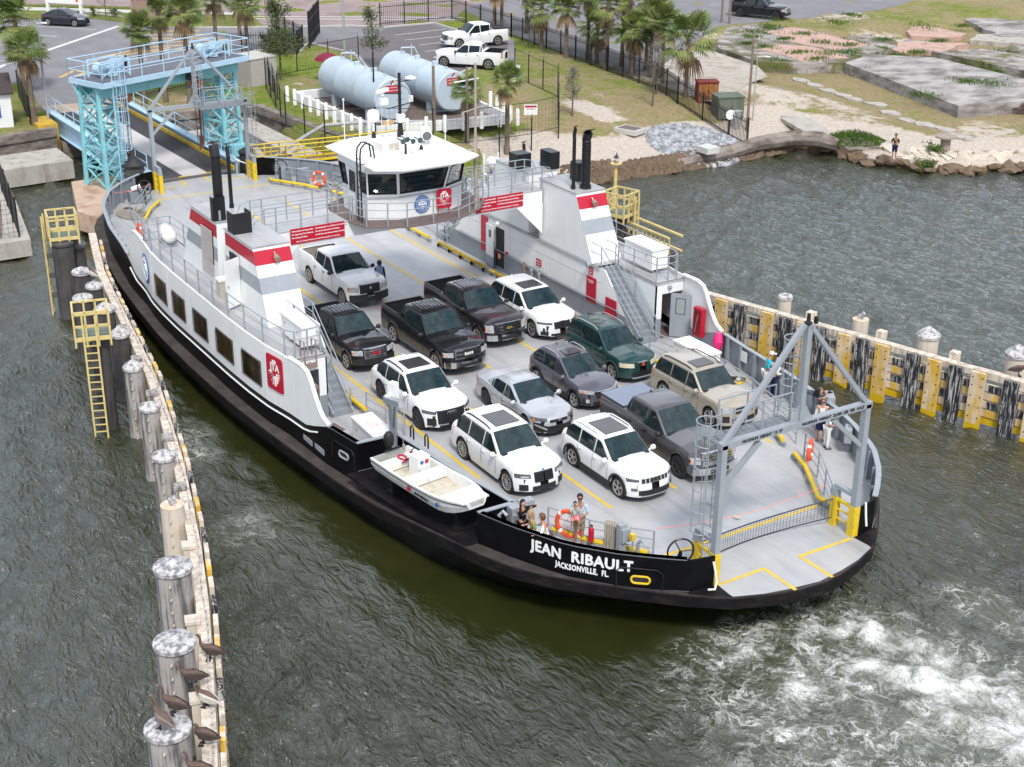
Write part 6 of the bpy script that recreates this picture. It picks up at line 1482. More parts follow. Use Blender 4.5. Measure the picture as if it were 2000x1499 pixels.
def emblem_rings(c,z,r,n=4,y0=0,x_off=.03,m=M_CHROME):
 mb=MB()
 for i in range(n):
  y=y0+(i-(n-1)/2)*r*1.45;X_=c['warp'](c['fx'](y),z)+x_off
  mb.tube([(X_,y+r*math.cos(a),z+r*math.sin(a))for a in np.linspace(0,6.283,13)[:-1]],r*.16,4,closed=True)
 mb.build('badge',m,c['t'])
def badge(c,z,w,h,m,off=.04,y=0):
 X_=c['warp'](c['fx'](y),z)+off;mb=MB();mb.box((X_,y,z),(.02,w,h));return mb.build('badge',m,c['t'])
def plate(c,z=.55,y=0):badge(c,z,.31,.155,M_PLATE,.075,y)
def front_ram_old(c):
 p=c['patch'];hw=c['hw'];gr=p('grille',M_TRIM,-.5,.5,.74,1.12,.03,8)
 p('cross_bar',M_TRIM,-.48,.48,.91,.95,.05,8,par=gr);p('cross_bar',M_TRIM,-.03,.03,.76,1.1,.05,2,par=gr);badge(c,.98,.1,.11,M_CHROME,.06)
 lamps(c,.56,hw*.97,.8,1.04,M_HLAMP,.84,1.04,True);p('bumper',M_TRIM,-hw*.95,hw*.95,.38,.7,.1,10);plate(c,.55);
def front_chrome(c,text=None,gold=False,bars=2,tcol=M_CHROME,bump=M_CHROME,stack=False,zt=1.12,zb_=.72,ww=.58,lampz=(.78,1.02)):
 p=c['patch'];hw=c['hw'];gr=p('grille',M_TRIM,-ww,ww,zb_,zt,.02,8)
 p('grille_frame',M_CHROME,-ww-.04,ww+.04,zt-.05,zt+.02,.045,8,par=gr);p('grille_frame',M_CHROME,-ww-.02,ww+.02,zb_-.03,zb_+.03,.045,8,par=gr)
 for i in range(bars):z=lerp(zb_,zt,(i+1)/(bars+1));p('grille_bar',M_CHROME,-ww+.02,ww-.02,z-.028,z+.028,.05,8,par=gr)
 for s in(1,-1):p('grille_frame',M_CHROME,s*(ww-.02),s*(ww+.04),zb_,zt,.045,1,par=gr)
 lamps(c,ww+.08,hw*.98,lampz[0],lampz[1],M_HLAMP,lampz[0]+.02,lampz[1]-.0,True)
 bp=p('bumper',bump,-hw*.96,hw*.96,.42,.66,.1,10);p('bumper_gap',M_TRIM,-.4,.4,.46,.58,.11,6,par=bp);plate(c,.52)
 if gold:
  mb=MB();X_=c['warp'](c['fx'](0),.92)+.07;mb.box((X_,0,(zt+zb_)/2),(.02,.26,.045));mb.box((X_,0,(zt+zb_)/2),(.02,.1,.085));mb.build('badge',mat('gold',(.75,.5,.1),.25,metal=.6),c['t'])
 if text:
  mb=MB();z=(zt+zb_)/2;X_=c['warp'](c['fx'](0),z)+.075;text_on(mb,text,.17,(X_,0,z),(0,1,0),(0,0,1),.02,bold=.006,spacing=1.2);mb.build('badge_lettering',tcol,c['t'])
def front_suv(c,gz=(.6,.85),gw=.35,gm=M_TRIM,lz=(.78,.9),ly=.5,lm=M_HLAMPD,chrome=None,low=(.3,.42),lowm=M_TRIM,corner=True,fog=False):
 p=c['patch'];hw=c['hw'];gr=p('grille',gm,-gw,gw,gz[0],gz[1],.02,8)
 lamps(c,ly,hw*.985,lz[0],lz[1],lm,lz[0]+.03,lz[1]+.04)
 lw=p('lower_grille',lowm,-hw*.55,hw*.55,low[0],low[1],.025,8)
 if corner:
  for s in(1,-1):p('air_intake',M_TRIM,s*hw*.66,s*hw*.9,low[0]+.02,low[1]+.1,.02,4)
 if fog:
  for s in(1,-1):p('fog_light',M_HLAMP,s*hw*.7,s*hw*.82,low[0]+.1,low[1]+.1,.03,3)
 if chrome:p('trim_bar',chrome,-gw-.05,gw+.05,gz[1]-.03,gz[1]+.02,.035,8,par=gr)
 return gr
def f_bmw(c):
 p=c['patch']
 for s in(1,-1):
  g_=p('grille',M_BLACK,s*.03,s*.36,.6,.92,.045,4)
  for k in range(6):p('grille_bar',M_TRIM,s*(.07+k*.05),s*(.085+k*.05),.62,.9,.06,1,par=g_)
 lamps(c,.48,c['hw']*.96,.74,.88,M_HLAMPD,.78,.92);
 for s in(1,-1):p('light_bar',M_HLAMP,s*.55,s*.8,.77,.83,.03,3)
 p('lower_grille',M_TRIM,-.45,.45,.3,.46,.035,8)
 for s in(1,-1):p('air_intake',M_TRIM,s*.6,s*.85,.34,.54,.03,4)
 badge(c,.97,.08,.07,mat('badge_blue',(.05,.2,.5),.3),.02)
def f_jeep(c):
 p=c['patch']
 for k in range(7):
  y=(k-3)*.155;p('grille_frame',M_CHROME,y-.066,y+.066,.76,.93,.02,2);p('grille_slot',M_TRIM,y-.05,y+.05,.78,.915,.03,2)
 lamps(c,.6,c['hw']*.985,.82,.9,M_HLAMPD,.84,.94);p('lower_grille',M_TRIM,-.62,.62,.36,.52,.03,8);p('skid_trim',M_CHROME,-.55,.55,.3,.35,.04,8)
 for s in(1,-1):p('fog_light',M_HLAMPD,s*.66,s*.82,.52,.6,.03,3)
def f_audi(c):
 p=c['patch'];gr=p('grille',M_BLACK,-.56,.56,.42,.86,.03,8,z0b=.42);lamps(c,.6,c['hw']*.98,.76,.86,M_HLAMPD,.8,.92);emblem_rings(c,.78,.06)
 for s in(1,-1):p('air_intake',M_TRIM,s*.62,s*.88,.36,.62,.03,4)
 p('lower_grille',M_TRIM,-.5,.5,.28,.36,.035,8);p('grille_frame',M_BLACK,-.6,.6,.86,.89,.035,8,par=gr)
def f_mdx(c):
 gr=front_suv(c,(.58,.86),.4,M_TRIM,(.76,.84),.48,M_HLAMPD,None,(.3,.38));badge(c,.76,.12,.1,M_CHROME,.05)
 for s in(1,-1):c['patch']('corner_slit',M_TRIM,s*.78,s*.84,.42,.62,.03,2)
 c['patch']('chin_trim',M_CHROME,-.6,.6,.26,.29,.04,8)
def f_camry(c):
 front_suv(c,(.62,.7),.38,M_TRIM,(.66,.76),.46,M_HLAMPD,None,(.24,.5));badge(c,.68,.13,.08,M_CHROME,.05)
 for s in(1,-1):
  c['patch']('air_intake',M_TRIM,s*.5,s*.86,.28,.5,.03,5,z1b=.62);c['patch']('winglet',c['g']['body'],s*.52,s*.84,.36,.42,.05,4,z0b=.5,z1b=.56);c['patch']('amber_lens',M_AMBER,s*.82,s*.88,.68,.76,.03,2)
def f_hrv(c):
 front_suv(c,(.58,.76),.36,M_TRIM,(.72,.83),.44,M_HLAMP,None,(.3,.44),fog=True);c['patch']('trim_bar',M_CHROME,-.44,.44,.76,.82,.035,8);badge(c,.8,.1,.08,M_CHROME,.05)
 for s in(1,-1):c['patch']('amber_lens',M_AMBER,s*.76,s*.82,.76,.85,.03,2)
def f_vue(c):
 gr=front_suv(c,(.72,.88),.2,M_TRIM,(.7,.86),.4,mat('headlamp_cream',(.6,.55,.4),.15,var=.2),None,(.34,.5),corner=False)
 c['patch']('grille_frame',M_CHROME,-.23,.23,.86,.9,.03,4,par=gr);badge(c,.8,.1,.1,M_ORANGE,.05);c['patch']('chin_trim',M_GREY2,-.5,.5,.26,.3,.05,8);plate(c,.56)if False else None
def f_4run(c):
 front_suv(c,(.72,.95),.42,M_TRIM,(.74,.94),.5,M_HLAMP,None,(.4,.55));c['patch']('grille_bar',M_CHROME,-.4,.4,.8,.84,.04,8);badge(c,.87,.14,.1,M_CHROME,.05)
def f_tundra(c):front_chrome(c,None,False,3,zt=1.16,zb_=.76,ww=.6);emblem_rings(c,.98,.07,1,x_off=.08)
def f_prius(c):front_suv(c,(.5,.56),.3,M_TRIM,(.66,.78),.42,M_HLAMP,None,(.26,.36),corner=False);badge(c,.68,.1,.08,M_CHROME,.04)
p_white=paint('car_white',(.76,.76,.75));p_white2=paint('car_white_pearl',(.73,.735,.74));p_black=paint('car_black',(.008,.008,.01));p_dark=paint('car_dark_plum',(.028,.022,.028),.3);p_silver=paint('car_silver',(.52,.53,.55),.5)
p_grey=paint('car_grey',(.12,.115,.14),.4);p_green=paint('car_green',(.014,.055,.052),.3);p_tan=paint('car_tan',(.42,.37,.29),.3);p_tun=paint('car_magnetic',(.1,.095,.1),.4);p_char=paint('car_charcoal',(.03,.03,.04),.4)
G_='cars and trucks parked in four lanes on the ferry deck'
PK=dict(kind='pickup',lean=.16,kf=.3,kr=.14,rlean=.0,zc=.34,tumb=.3,antenna=True,handle=M_TRIM,mirror=M_TRIM,crown=.06)
def at_axle(fa,y,c,z=D+.002):c['loc']=(fa-c['wb']/2,y,z);return c
car('pickup_truck','white crew cab pickup with black bumper and open bed, furthest back on the deck',at_axle(-2.35,-1.0,dict(PK,L=5.82,W=2.02,H=1.9,wb=3.57,fo=.98,R=.4,zh=1.16,zhb=1.24,belt=1.2,zd=1.36,wsb=.95,wst=.2,rrt=-1.2,rrb=-1.42,pillars=(-.22,-1.14),body=p_white,front=front_ram_old,rim=M_RIMW,spokes=8,bedm=mat('bed_beige',(.38,.34,.28),.8,var=.25,scale=4),bumper=M_TRIM)),G_)
car('pickup_truck','black pickup with chrome barred grille beside the left stack stairs',at_axle(4.49,-4.15,dict(PK,L=5.39,W=1.89,H=1.79,wb=3.25,fo=.9,R=.37,zh=1.07,zhb=1.14,belt=1.12,zd=1.25,wsb=.85,wst=.15,rrt=-1.15,rrb=-1.35,pillars=(-.22,-1.08),body=p_black,bumper=M_TRIM,ribs=True,front=lambda c:front_chrome(c,'GMC',False,3,M_RED,M_TRIM,zt=1.04,zb_=.66,ww=.46,lampz=(.78,.98)))),G_)
car('pickup_truck','glossy black pickup with ribbed roof and lettered chrome grille, left of the plum pickup',at_axle(6.56,-1.1,dict(PK,L=5.91,W=2.06,H=1.96,wb=3.67,fo=1.0,R=.42,zh=1.2,zhb=1.27,belt=1.22,zd=1.4,wsb=1.0,wst=.25,rrt=-1.2,rrb=-1.42,pillars=(-.2,-1.14),body=p_black,ribs=True,bumper=M_CHROME,front=lambda c:front_chrome(c,'RAM',False,1,M_WHITE2,zt=1.12,zb_=.78,ww=.56,lampz=(.84,1.04)))),G_)
car('pickup_truck','dark plum pickup with two bar chrome grille and gold badge',at_axle(4.87,1.85,dict(PK,L=5.84,W=2.03,H=1.88,wb=3.64,fo=1.0,R=.4,zh=1.17,zhb=1.24,belt=1.2,zd=1.36,wsb=.95,wst=.2,rrt=-1.2,rrb=-1.42,pillars=(-.22,-1.14),body=p_dark,ribs=True,bumper=M_CHROME,front=lambda c:front_chrome(c,None,True,2,zt=1.1,zb_=.72,ww=.6,lampz=(.74,1.06)))),G_)
SV=dict(lean=.28,kf=.5,kr=.32,rlean=.12,crown=.07)
car('parked_car','white SUV with black sunroof and diamond grille beside the right house wall',at_axle(5.36,4.25,dict(SV,L=5.04,W=2.0,H=1.7,wb=2.89,fo=1.0,R=.39,zh=.98,zhb=1.08,belt=1.06,zd=1.12,wsb=.95,wst=.15,rrt=-1.85,rrb=-2.3,pillars=(-.15,-1.1),sunroof=(-.75,.05,.5),body=p_white2,front=f_mdx,rails=None,rim=M_RIMS)),G_)
car('parked_car','white SUV with four ring badge and black wheels, behind the one nearest the workboat',at_axle(10.95,-4.3,dict(SV,L=4.99,W=2.0,H=1.7,wb=3.0,fo=.92,R=.41,zh=.96,zhb=1.06,belt=1.05,zd=1.12,wsb=.9,wst=.1,rrt=-1.55,rrb=-2.2,pillars=(-.2,-1.15),sunroof=(-.95,-.1,.48),body=p_white2,front=f_audi,rails=M_TRIM,rim=M_RIMD,spokes=5)),G_)
car('parked_car','silver sedan with rear spoiler and wide black lower grille in the middle of the deck',at_axle(13.25,-1.15,dict(lean=.35,kf=.55,kr=.4,rlean=.1,crown=.06,zc=.17,L=4.88,W=1.84,H=1.44,wb=2.82,fo=.98,R=.34,zh=.78,zhb=.92,belt=.9,zd=1.0,wsb=.95,wst=.05,rrt=-.85,rrb=-1.6,tumb=.42,pillars=(-.2,-.98),body=p_silver,front=f_camry,rim=M_RIMD,spokes=10,rq=.35)),G_)
car('parked_car','dark grey small crossover with chrome strip across its nose, behind the covered grey pickup',at_axle(12.35,1.6,dict(SV,L=4.33,W=1.77,H=1.6,wb=2.61,fo=.85,R=.34,zh=.9,zhb=1.02,belt=.99,zd=1.05,wsb=.85,wst=0,rrt=-1.35,rrb=-1.95,kf=.48,pillars=(-.15,-1.0),sunroof=(-.55,.0,.36),body=p_grey,front=f_hrv,rails=p_silver,cl=M_TRIM,rim=M_RIMS)),G_)
car('parked_car','dark green older SUV with cream headlights and orange badge beside the right stairs',at_axle(10.88,4.45,dict(SV,L=4.6,W=1.82,H=1.68,wb=2.71,fo=.9,R=.36,zh=.98,zhb=1.06,belt=1.05,zd=1.08,wsb=.85,wst=.1,rrt=-1.75,rrb=-2.05,kf=.35,lean=.2,pillars=(-.15,-1.08),body=p_green,front=f_vue,rails=p_silver,cl=mat('green_cladding',(.02,.04,.04),.6))),G_)
car('parked_car','tan SUV with black roof rack bars and sunroof, furthest right of the front row',at_axle(16.35,5.0,dict(SV,L=4.8,W=1.88,H=1.76,wb=2.79,fo=.9,R=.38,zh=1.08,zhb=1.15,belt=1.13,zd=1.15,wsb=.8,wst=.12,rrt=-1.9,rrb=-2.15,kf=.32,lean=.15,pillars=(-.15,-1.08),sunroof=(-.7,-.05,.42),body=p_tan,front=f_4run,rails=M_TRIM,cl=None)),G_)
car('parked_car','white SUV with twin black kidney grilles and large sunroof beside the small workboat',at_axle(16.95,-4.15,dict(SV,L=4.92,W=1.98,H=1.74,wb=2.975,fo=.88,R=.4,zh=1.0,zhb=1.09,belt=1.07,zd=1.12,wsb=.9,wst=.15,rrt=-1.75,rrb=-2.2,kf=.4,pillars=(-.18,-1.15),sunroof=(-1.05,.0,.48),body=p_white,front=f_bmw,rails=M_TRIM,rim=M_RIMS,spokes=10)),G_)
car('parked_car','white SUV with seven slot grille and black lower cladding at the head of its lane',at_axle(19.16,-1.2,dict(SV,L=4.65,W=1.86,H=1.67,wb=2.71,fo=.92,R=.38,zh=1.0,zhb=1.08,belt=1.06,zd=1.1,wsb=.85,wst=.1,rrt=-1.65,rrb=-2.05,kf=.4,lean=.2,pillars=(-.15,-1.05),sunroof=(-1.1,-.02,.48),body=p_white,front=f_jeep,rails=p_white,cl=M_TRIM,rim=M_RIMS)),G_)
car('pickup_truck','dark grey pickup with a smooth blue grey bed cover behind the near gantry',at_axle(19.04,1.5,dict(PK,L=5.81,W=2.03,H=1.93,wb=3.7,fo=.98,R=.42,zh=1.18,zhb=1.25,belt=1.21,zd=1.37,wsb=1.0,wst=.22,rrt=-1.2,rrb=-1.42,pillars=(-.2,-1.14),body=p_tun,front=f_tundra,cover=mat('vinyl_cover',(.2,.23,.3),.4,var=.1),bumper=M_CHROME,rim=M_RIMD)),G_)
def land_car(name,label,pr,pf,c,side=1):
 r_,f_=Vector(pr),Vector(pf);d=(f_-r_).normalized();a=math.atan2(d.y,d.x);n=Vector((-d.y,d.x))*side
 m_=(r_+f_)/2+n*(c['W']/2-.12);c['loc']=(m_.x,m_.y,2.03);c['rz']=a;return car(name,label,c)
land_car('pickup_truck','white crew cab pickup parked side on in the lot beyond the tanks',(-53.35,37.3),(-53.6,33.5),dict(PK,L=5.9,W=2.06,H=1.96,wb=3.72,fo=1.0,R=.42,zh=1.2,zhb=1.27,belt=1.22,zd=1.4,wsb=1.0,wst=.25,rrt=-1.2,rrb=-1.42,pillars=(-.2,-1.14),body=p_white,bumper=p_white,front=lambda c:front_chrome(c,None,False,1,bump=p_white,zt=1.12,zb_=.78,ww=.56,lampz=(.84,1.04)),cover=M_TRIM),side=-1)
land_car('pickup_truck','white pickup seen from behind with red plate on its tailgate, parked beside the right tank',(-44.6,31.0),(-47.2,28.6),dict(PK,L=5.9,W=2.04,H=1.95,wb=3.7,fo=.98,R=.42,zh=1.2,zhb=1.27,belt=1.22,zd=1.4,wsb=1.0,wst=.25,rrt=-1.2,rrb=-1.42,pillars=(-.2,-1.14),body=p_white,bumper=M_CHROME,front=lambda c:front_chrome(c,None,False,1,zt=1.12,zb_=.78,ww=.56,lampz=(.84,1.04))),side=-1)
land_car('pickup_truck','black crew cab pickup parked on the road above the concrete ruins',(-55.2,65.9),(-51.9,67.6),dict(PK,L=5.84,W=2.03,H=1.9,wb=3.64,fo=1.0,R=.42,zh=1.17,zhb=1.24,belt=1.2,zd=1.36,wsb=.95,wst=.2,rrt=-1.2,rrb=-1.42,pillars=(-.22,-1.14),body=p_black,bumper=M_TRIM,front=lambda c:front_chrome(c,None,False,2,bump=M_TRIM,zt=1.1,zb_=.72,ww=.6,lampz=(.8,1.04)),rim=M_RIMD),side=1)
land_car('parked_car','dark grey hatchback parked on the lot below the white sign, top left',(-82.3,6.6),(-80.4,8.5),dict(lean=.3,kf=.5,kr=.3,rlean=.1,L=4.46,W=1.75,H=1.49,wb=2.7,fo=.92,R=.32,zh=.84,zhb=.98,belt=.96,zd=1.05,wsb=1.05,wst=.05,rrt=-.75,rrb=-1.95,tumb=.4,zc=.17,pillars=(-.15,-1.0),body=p_char,front=f_prius,rq=.3),side=1)
# ================================================================ PEOPLE
def skin_mesh(verts,edges,sub=1):
 me=bpy.data.meshes.new('sk');me.from_pydata([v[:3]for v in verts],edges,[]);ob=bpy.data.objects.new('sk',me);COL.objects.link(ob)
 mo=ob.modifiers.new('s','SKIN');mo.use_smooth_shade=True;mo.branch_smoothing=.6
 for i,v in enumerate(verts):sv=me.skin_vertices[0].data[i];sv.radius=(v[3],v[4]);sv.use_root=(i==0)
 ss=ob.modifiers.new('u','SUBSURF');ss.levels=sub;ss.render_levels=sub
 dg=bpy.context.evaluated_depsgraph_get();m2=bpy.data.meshes.new_from_object(ob.evaluated_get(dg))
 vs=[tuple(v.co)for v in m2.vertices];fs=[tuple(p.vertices)for p in m2.polygons]
 bpy.data.objects.remove(ob);bpy.data.meshes.remove(me);bpy.data.meshes.remove(m2);return vs,fs
M_SK=mat('skin_light',(.5,.27,.18),.55,var=.05);M_SKT=mat('skin_tan',(.38,.19,.12),.55,var=.05);M_SKD=mat('skin_dark',(.1,.045,.03),.55,var=.05)
def cloth(n,c):return mat('cloth_'+n,c,.85,var=.1,scale=12,spec=.2)
def person(label,loc,rz,h,skin,hairm,shirt=None,sleeve=1,lower='trousers',lowm=None,arms=((None,None),(None,None)),lean=0.,hair='short',hat=None,glasses=False,shoes=None,group=None,sit=False,legs=None,cat='person',z=None):
 k=h/1.75;t_=thing('person',label,cat,loc,rz,group)
 A=lambda x,y,z_:(x*k+lean*max(0,z_-.95)*k,y*k,z_*k)
 J={'pel':A(0,0,.95),'wai':A(.0,0,1.1),'che':A(.0,0,1.29),'neb':A(-.01,0,1.46),'hd0':A(.01,0,1.56),'hd1':A(.025,0,1.64),'hd2':A(.015,0,1.71)}
 for s,n in((1,'l'),(-1,'r')):
  J['sh'+n]=A(-.01,.175*s,1.41);J['hi'+n]=A(0,.085*s,.9)
  el,wr=arms[0 if s>0 else 1]
  el=el or(-.02,.23*s,1.13);wr=wr or(.06,.25*s,.88)
  J['el'+n]=A(*el);J['wr'+n]=A(*wr)
  J['up'+n]=tuple(lerp(a,b,.5)for a,b in zip(J['sh'+n],J['el'+n]))
  if legs:kn,an,to=legs[0 if s>0 else 1]
  elif sit:kn,an,to=(.36,.1*s,.88),(.38,.1*s,.52),(.48,.1*s,.5)
  else:kn,an,to=(.02,.1*s,.5),(-.01,.11*s,.085),(.13,.125*s,.04)
  J['kn'+n],J['an'+n],J['to'+n]=A(*kn),A(*an),A(*to)
  J['th'+n]=tuple(lerp(a,b,.5)for a,b in zip(J['hi'+n],J['kn'+n]));J['ca'+n]=tuple(lerp(a,b,.35)for a,b in zip(J['kn'+n],J['an'+n]))
 rad={'pel':(.13,.1),'wai':(.115,.09),'che':(.14,.105),'neb':(.07,.06),'hd0':(.062,.065),'hd1':(.08,.095),'hd2':(.065,.075),'sh':.058,'up':.05,'el':.04,'wr':.027,'hi':.088,'th':.078,'kn':.054,'ca':.056,'an':.036,'to':.034}
 def graph(names,edges,add=0.,mul=1.):
  vs=[]
  for n in names:
   r_=rad.get(n)or rad[n[:2]];r_=r_ if isinstance(r_,tuple)else(r_,r_);vs.append((*J[n],(r_[0]*mul+add)*k,(r_[1]*mul+add)*k))
  ix={n:i for i,n in enumerate(names)};return vs,[(ix[a],ix[b])for a,b in edges]
 names=['pel','wai','che','neb','hd0','hd1','hd2'];ed=[('pel','wai'),('wai','che'),('che','neb'),('neb','hd0'),('hd0','hd1'),('hd1','hd2')]
 for n in 'lr':
  names+=[p+n for p in('sh','up','el','wr','hi','th','kn','ca','an','to')]
  ed+=[('che','sh'+n),('sh'+n,'up'+n),('up'+n,'el'+n),('el'+n,'wr'+n),('pel','hi'+n),('hi'+n,'th'+n),('th'+n,'kn'+n),('kn'+n,'ca'+n),('ca'+n,'an'+n),('an'+n,'to'+n)]
 mb=MB();mb.add(*skin_mesh(*graph(names,ed)))
 hc=Vector(J['hd1']);mb.cyl(hc+Vector((.085,0,.0))*k,hc+Vector((.115,0,-.025))*k,.01*k,.016*k,6)
 for s in(1,-1):mb.lathe(hc+Vector((0,.083*s,-.005))*k,[(0,-.012*k),(.022*k,0),(0,.012*k)],8,'y')
 for n,s in(('l',1),('r',-1)):
  w=Vector(J['wr'+n]);d=(w-Vector(J['el'+n])).normalized();sd_=d.cross(Vector((0,0,1))if abs(d.z)<.8 else Vector((1,0,0))).normalized();dn=d.cross(sd_)
  mb.bar(w,w+d*.085*k,.075*k,.028*k)
  for i,L in enumerate((.062,.072,.068,.052)):
   b_=w+d*.08*k+sd_*(.028-.019*i)*k;mb.tube([b_,b_+d*L*.5*k+dn*.004*k,b_+d*L*.85*k+dn*.022*k],.0095*k,5)
  b_=w+d*.02*k+sd_*.036*k;mb.tube([b_,b_+d*.035*k+sd_*.022*k,b_+d*.06*k+sd_*.02*k+dn*.015*k],.011*k,5)
 mb.build('body',skin,t_,smooth=True,angle=60)
 mb=MB()
 for s in(1,-1):mb.lathe(hc+Vector((.083,.03*s,.015))*k,[(0,-.009*k),(.011*k,0),(0,.009*k)],6,'x')
 mb.box(hc+Vector((.088,0,-.045))*k,(.012*k,.04*k,.008*k));mb.build('face_detail',M_DARK,t_)
 if glasses:
  mb=MB();mb.box(hc+Vector((.1,0,.018))*k,(.02*k,.14*k,.035*k));[mb.bar(hc+Vector((.1,.07*s,.02))*k,hc+Vector((0,.088*s,.02))*k,.008*k)for s in(1,-1)];mb.build('sunglasses',M_BLACK,t_)
 if shirt:
  nm=['pel','wai','che','neb'];e2=[('pel','wai'),('wai','che'),('che','neb')]
  for n in 'lr':
   ch=['sh'+n,'up'+n]+(['el'+n]if sleeve>=1 else[])+(['wr'+n]if sleeve>=2 else[]);nm+=ch if sleeve>0 else ch[:1];e2+=[('che','sh'+n)]+(list(zip(ch,ch[1:]))if sleeve>0 else[])
  mb=MB();g_,e_=graph(nm,e2,.014,1.04)
  mb.add(*skin_mesh(g_,e_));mb.build('shirt',shirt,t_,smooth=True,angle=60)
 if lower in('trousers','shorts'):
  nm=['pel'];e2=[]
  for n in 'lr':
   ch=['hi'+n,'th'+n]+(['kn'+n]if True else[])+(['ca'+n,'an'+n]if lower=='trousers' else[]);nm+=ch;e2+=[('pel','hi'+n)]+list(zip(ch,ch[1:]))
  mb=MB();mb.add(*skin_mesh(*graph(nm,e2,.016 if lower=='trousers' else .022,1.02)));mb.build(lower,lowm,t_,smooth=True,angle=60)
 elif lower=='skirt':mb=MB();mb.lathe((J['pel'][0],0,0),[(.12*k,1.02*k),(.165*k,.9*k),(.2*k,.5*k),(.17*k,.5*k)],14);mb.build('skirt',lowm,t_,smooth=True)
 mb=MB();c_=hc+Vector((-.015,0,.025))*k;pr=[(0,.115),(.05,.108),(.085,.08),(.103,.03),(.1,-.02)]
 if hair=='long':pr+=[(.098,-.1),(.1,-.2),(.085,-.3),(.04,-.33)]
 elif hair=='bob':pr=[(0,.13),(.06,.12),(.105,.08),(.13,.02),(.13,-.05),(.09,-.1)]
 elif hair=='tail':mb.tube([c_+Vector((-.09,0,0))*k,c_+Vector((-.13,0,-.08))*k,c_+Vector((-.12,0,-.2))*k],.03*k,7)
 pr=pr[::-1]if False else pr
 n=16;vs=[]
 for(r_,z_)in pr:
  for j in range(n):
   a=2*math.pi*j/n;fr=max(0,math.cos(a));rr=r_*(1-.42*fr*(1 if z_<.06 else 0));back=-.03 if z_<-.05 else 0
   jit=1+.05*math.sin(j*3.7+z_*60);vs.append(c_+Vector((math.cos(a)*rr*jit+back-(.02 if fr>.3 and z_<.06 else 0),math.sin(a)*rr*.92*jit,z_))*k)
 mb.add(vs,[(i*n+j,i*n+(j+1)%n,(i+1)*n+(j+1)%n,(i+1)*n+j)for i in range(len(pr)-1)for j in range(n)]);mb.build('hair',hairm,t_,smooth=True,angle=70)
 if hat:
  mb=MB();mb.lathe(hc+Vector((-.01,0,.035))*k,[(.104*k,0),(.106*k,.04*k),(.08*k,.09*k),(0,.11*k)],14);mb.prism([(hc.x+.07*k,-.07*k),(hc.x+.2*k,-.05*k),(hc.x+.2*k,.05*k),(hc.x+.07*k,.07*k)],hc.z+.03*k,hc.z+.045*k);mb.build('hat',hat,t_,smooth=True)
 for n in 'lr':
  mb=MB();a,b_=Vector(J['an'+n]),Vector(J['to'+n]);d=(b_-a);d.z=0;d.normalize();mb.tube([a-d*.05*k+Vector((0,0,-.035*k)),a+Vector((0,0,-.035*k)),b_+Vector((0,0,.01*k)),b_+d*.05*k],.05*k,8,rs=[.035*k,.048*k,.045*k,.028*k]);mb.build('shoe',shoes or M_BROWN,t_,smooth=True)
 return t_,J
H_BR=mat('hair_brown',(.06,.03,.018),.6,var=.3,scale=30);H_BK=mat('hair_black',(.01,.009,.01),.5,var=.3,scale=30);H_BL=mat('hair_blonde',(.4,.25,.11),.6,var=.3,scale=30);H_AU=mat('hair_auburn',(.14,.06,.03),.6,var=.4,scale=30)
C_WH=cloth('white',(.72,.72,.7));C_BK=cloth('black',(.012,.012,.015));C_LB=cloth('light_blue',(.42,.53,.62));C_KH=cloth('khaki',(.3,.24,.16));C_TQ=cloth('turquoise',(.02,.42,.52));C_NV=cloth('navy',(.015,.02,.07));C_GY=cloth('grey',(.12,.115,.12));C_DN=cloth('denim',(.22,.28,.4));C_CR=cloth('cream',(.7,.66,.55));C_OR=mat('cloth_orange_print',(.75,.28,.05),.85,var=.3,scale=8,col2=(.05,.3,.12));C_PK=cloth('pink',(.8,.25,.28));C_SG=cloth('sage',(.38,.45,.42))
GW='passengers standing along the ferry bulwark'
man,J=person('man in light blue t-shirt and khaki shorts with sunglasses holding a small child',(21.1,-5.0,D),R(-32),1.8,M_SKT,H_BK,C_LB,1,'shorts',C_KH,arms=(((.06,.25,1.14),(.27,.02,1.08)),((.04,-.26,1.15),(.25,-.08,1.05))),glasses=True)
person('small girl in sage top and pink shorts carried on the man\'s arm',(21.27,-5.3,D+.58),R(-20),1.12,M_SKT,H_BR,C_SG,1,'shorts',C_PK,sit=True,hair='tail',legs=(((.26,.14,.82),(.26,.15,.5),(.36,.15,.46)),((.2,-.16,.8),(.16,-.2,.48),(.26,-.22,.44))),arms=(((.05,.24,1.2),(.1,.2,1.0)),((.05,-.22,1.18),(.15,-.1,1.02))))
w1,_=person('woman with black hair in black clothes raising a phone to take a picture',(20.3,-6.6,D),R(8),1.67,M_SK,H_BK,C_BK,2,'trousers',C_BK,hair='long',arms=(((.2,.22,1.5),(.46,.12,1.72)),((.18,-.2,1.38),(.44,-.06,1.66))))
mb=MB();ph=thing('phone','dark phone held up by the woman in black','phone',(20.82,-6.5,D+1.66),R(8));mb.box((0,0,0),(.02,.15,.075));mb.build('case',M_BLACK,ph)
person('woman with long blonde hair in an orange and green top facing the bulwark',(20.95,-6.62,D),R(-105),1.62,M_SK,H_BL,C_OR,1,'trousers',C_OR,hair='long',arms=((None,(.22,.2,1.12)),(None,(.22,-.2,1.12))),lean=.12)
person('woman with curly brown hair in a white long sleeved top leaning on the bulwark',(21.35,-6.45,D),R(-120),1.62,M_SK,H_AU,C_WH,2,'trousers',C_CR,hair='bob',arms=(((.1,.26,1.16),(.3,.25,1.12)),((.08,-.3,1.2),(.2,-.42,1.12))),lean=.14)
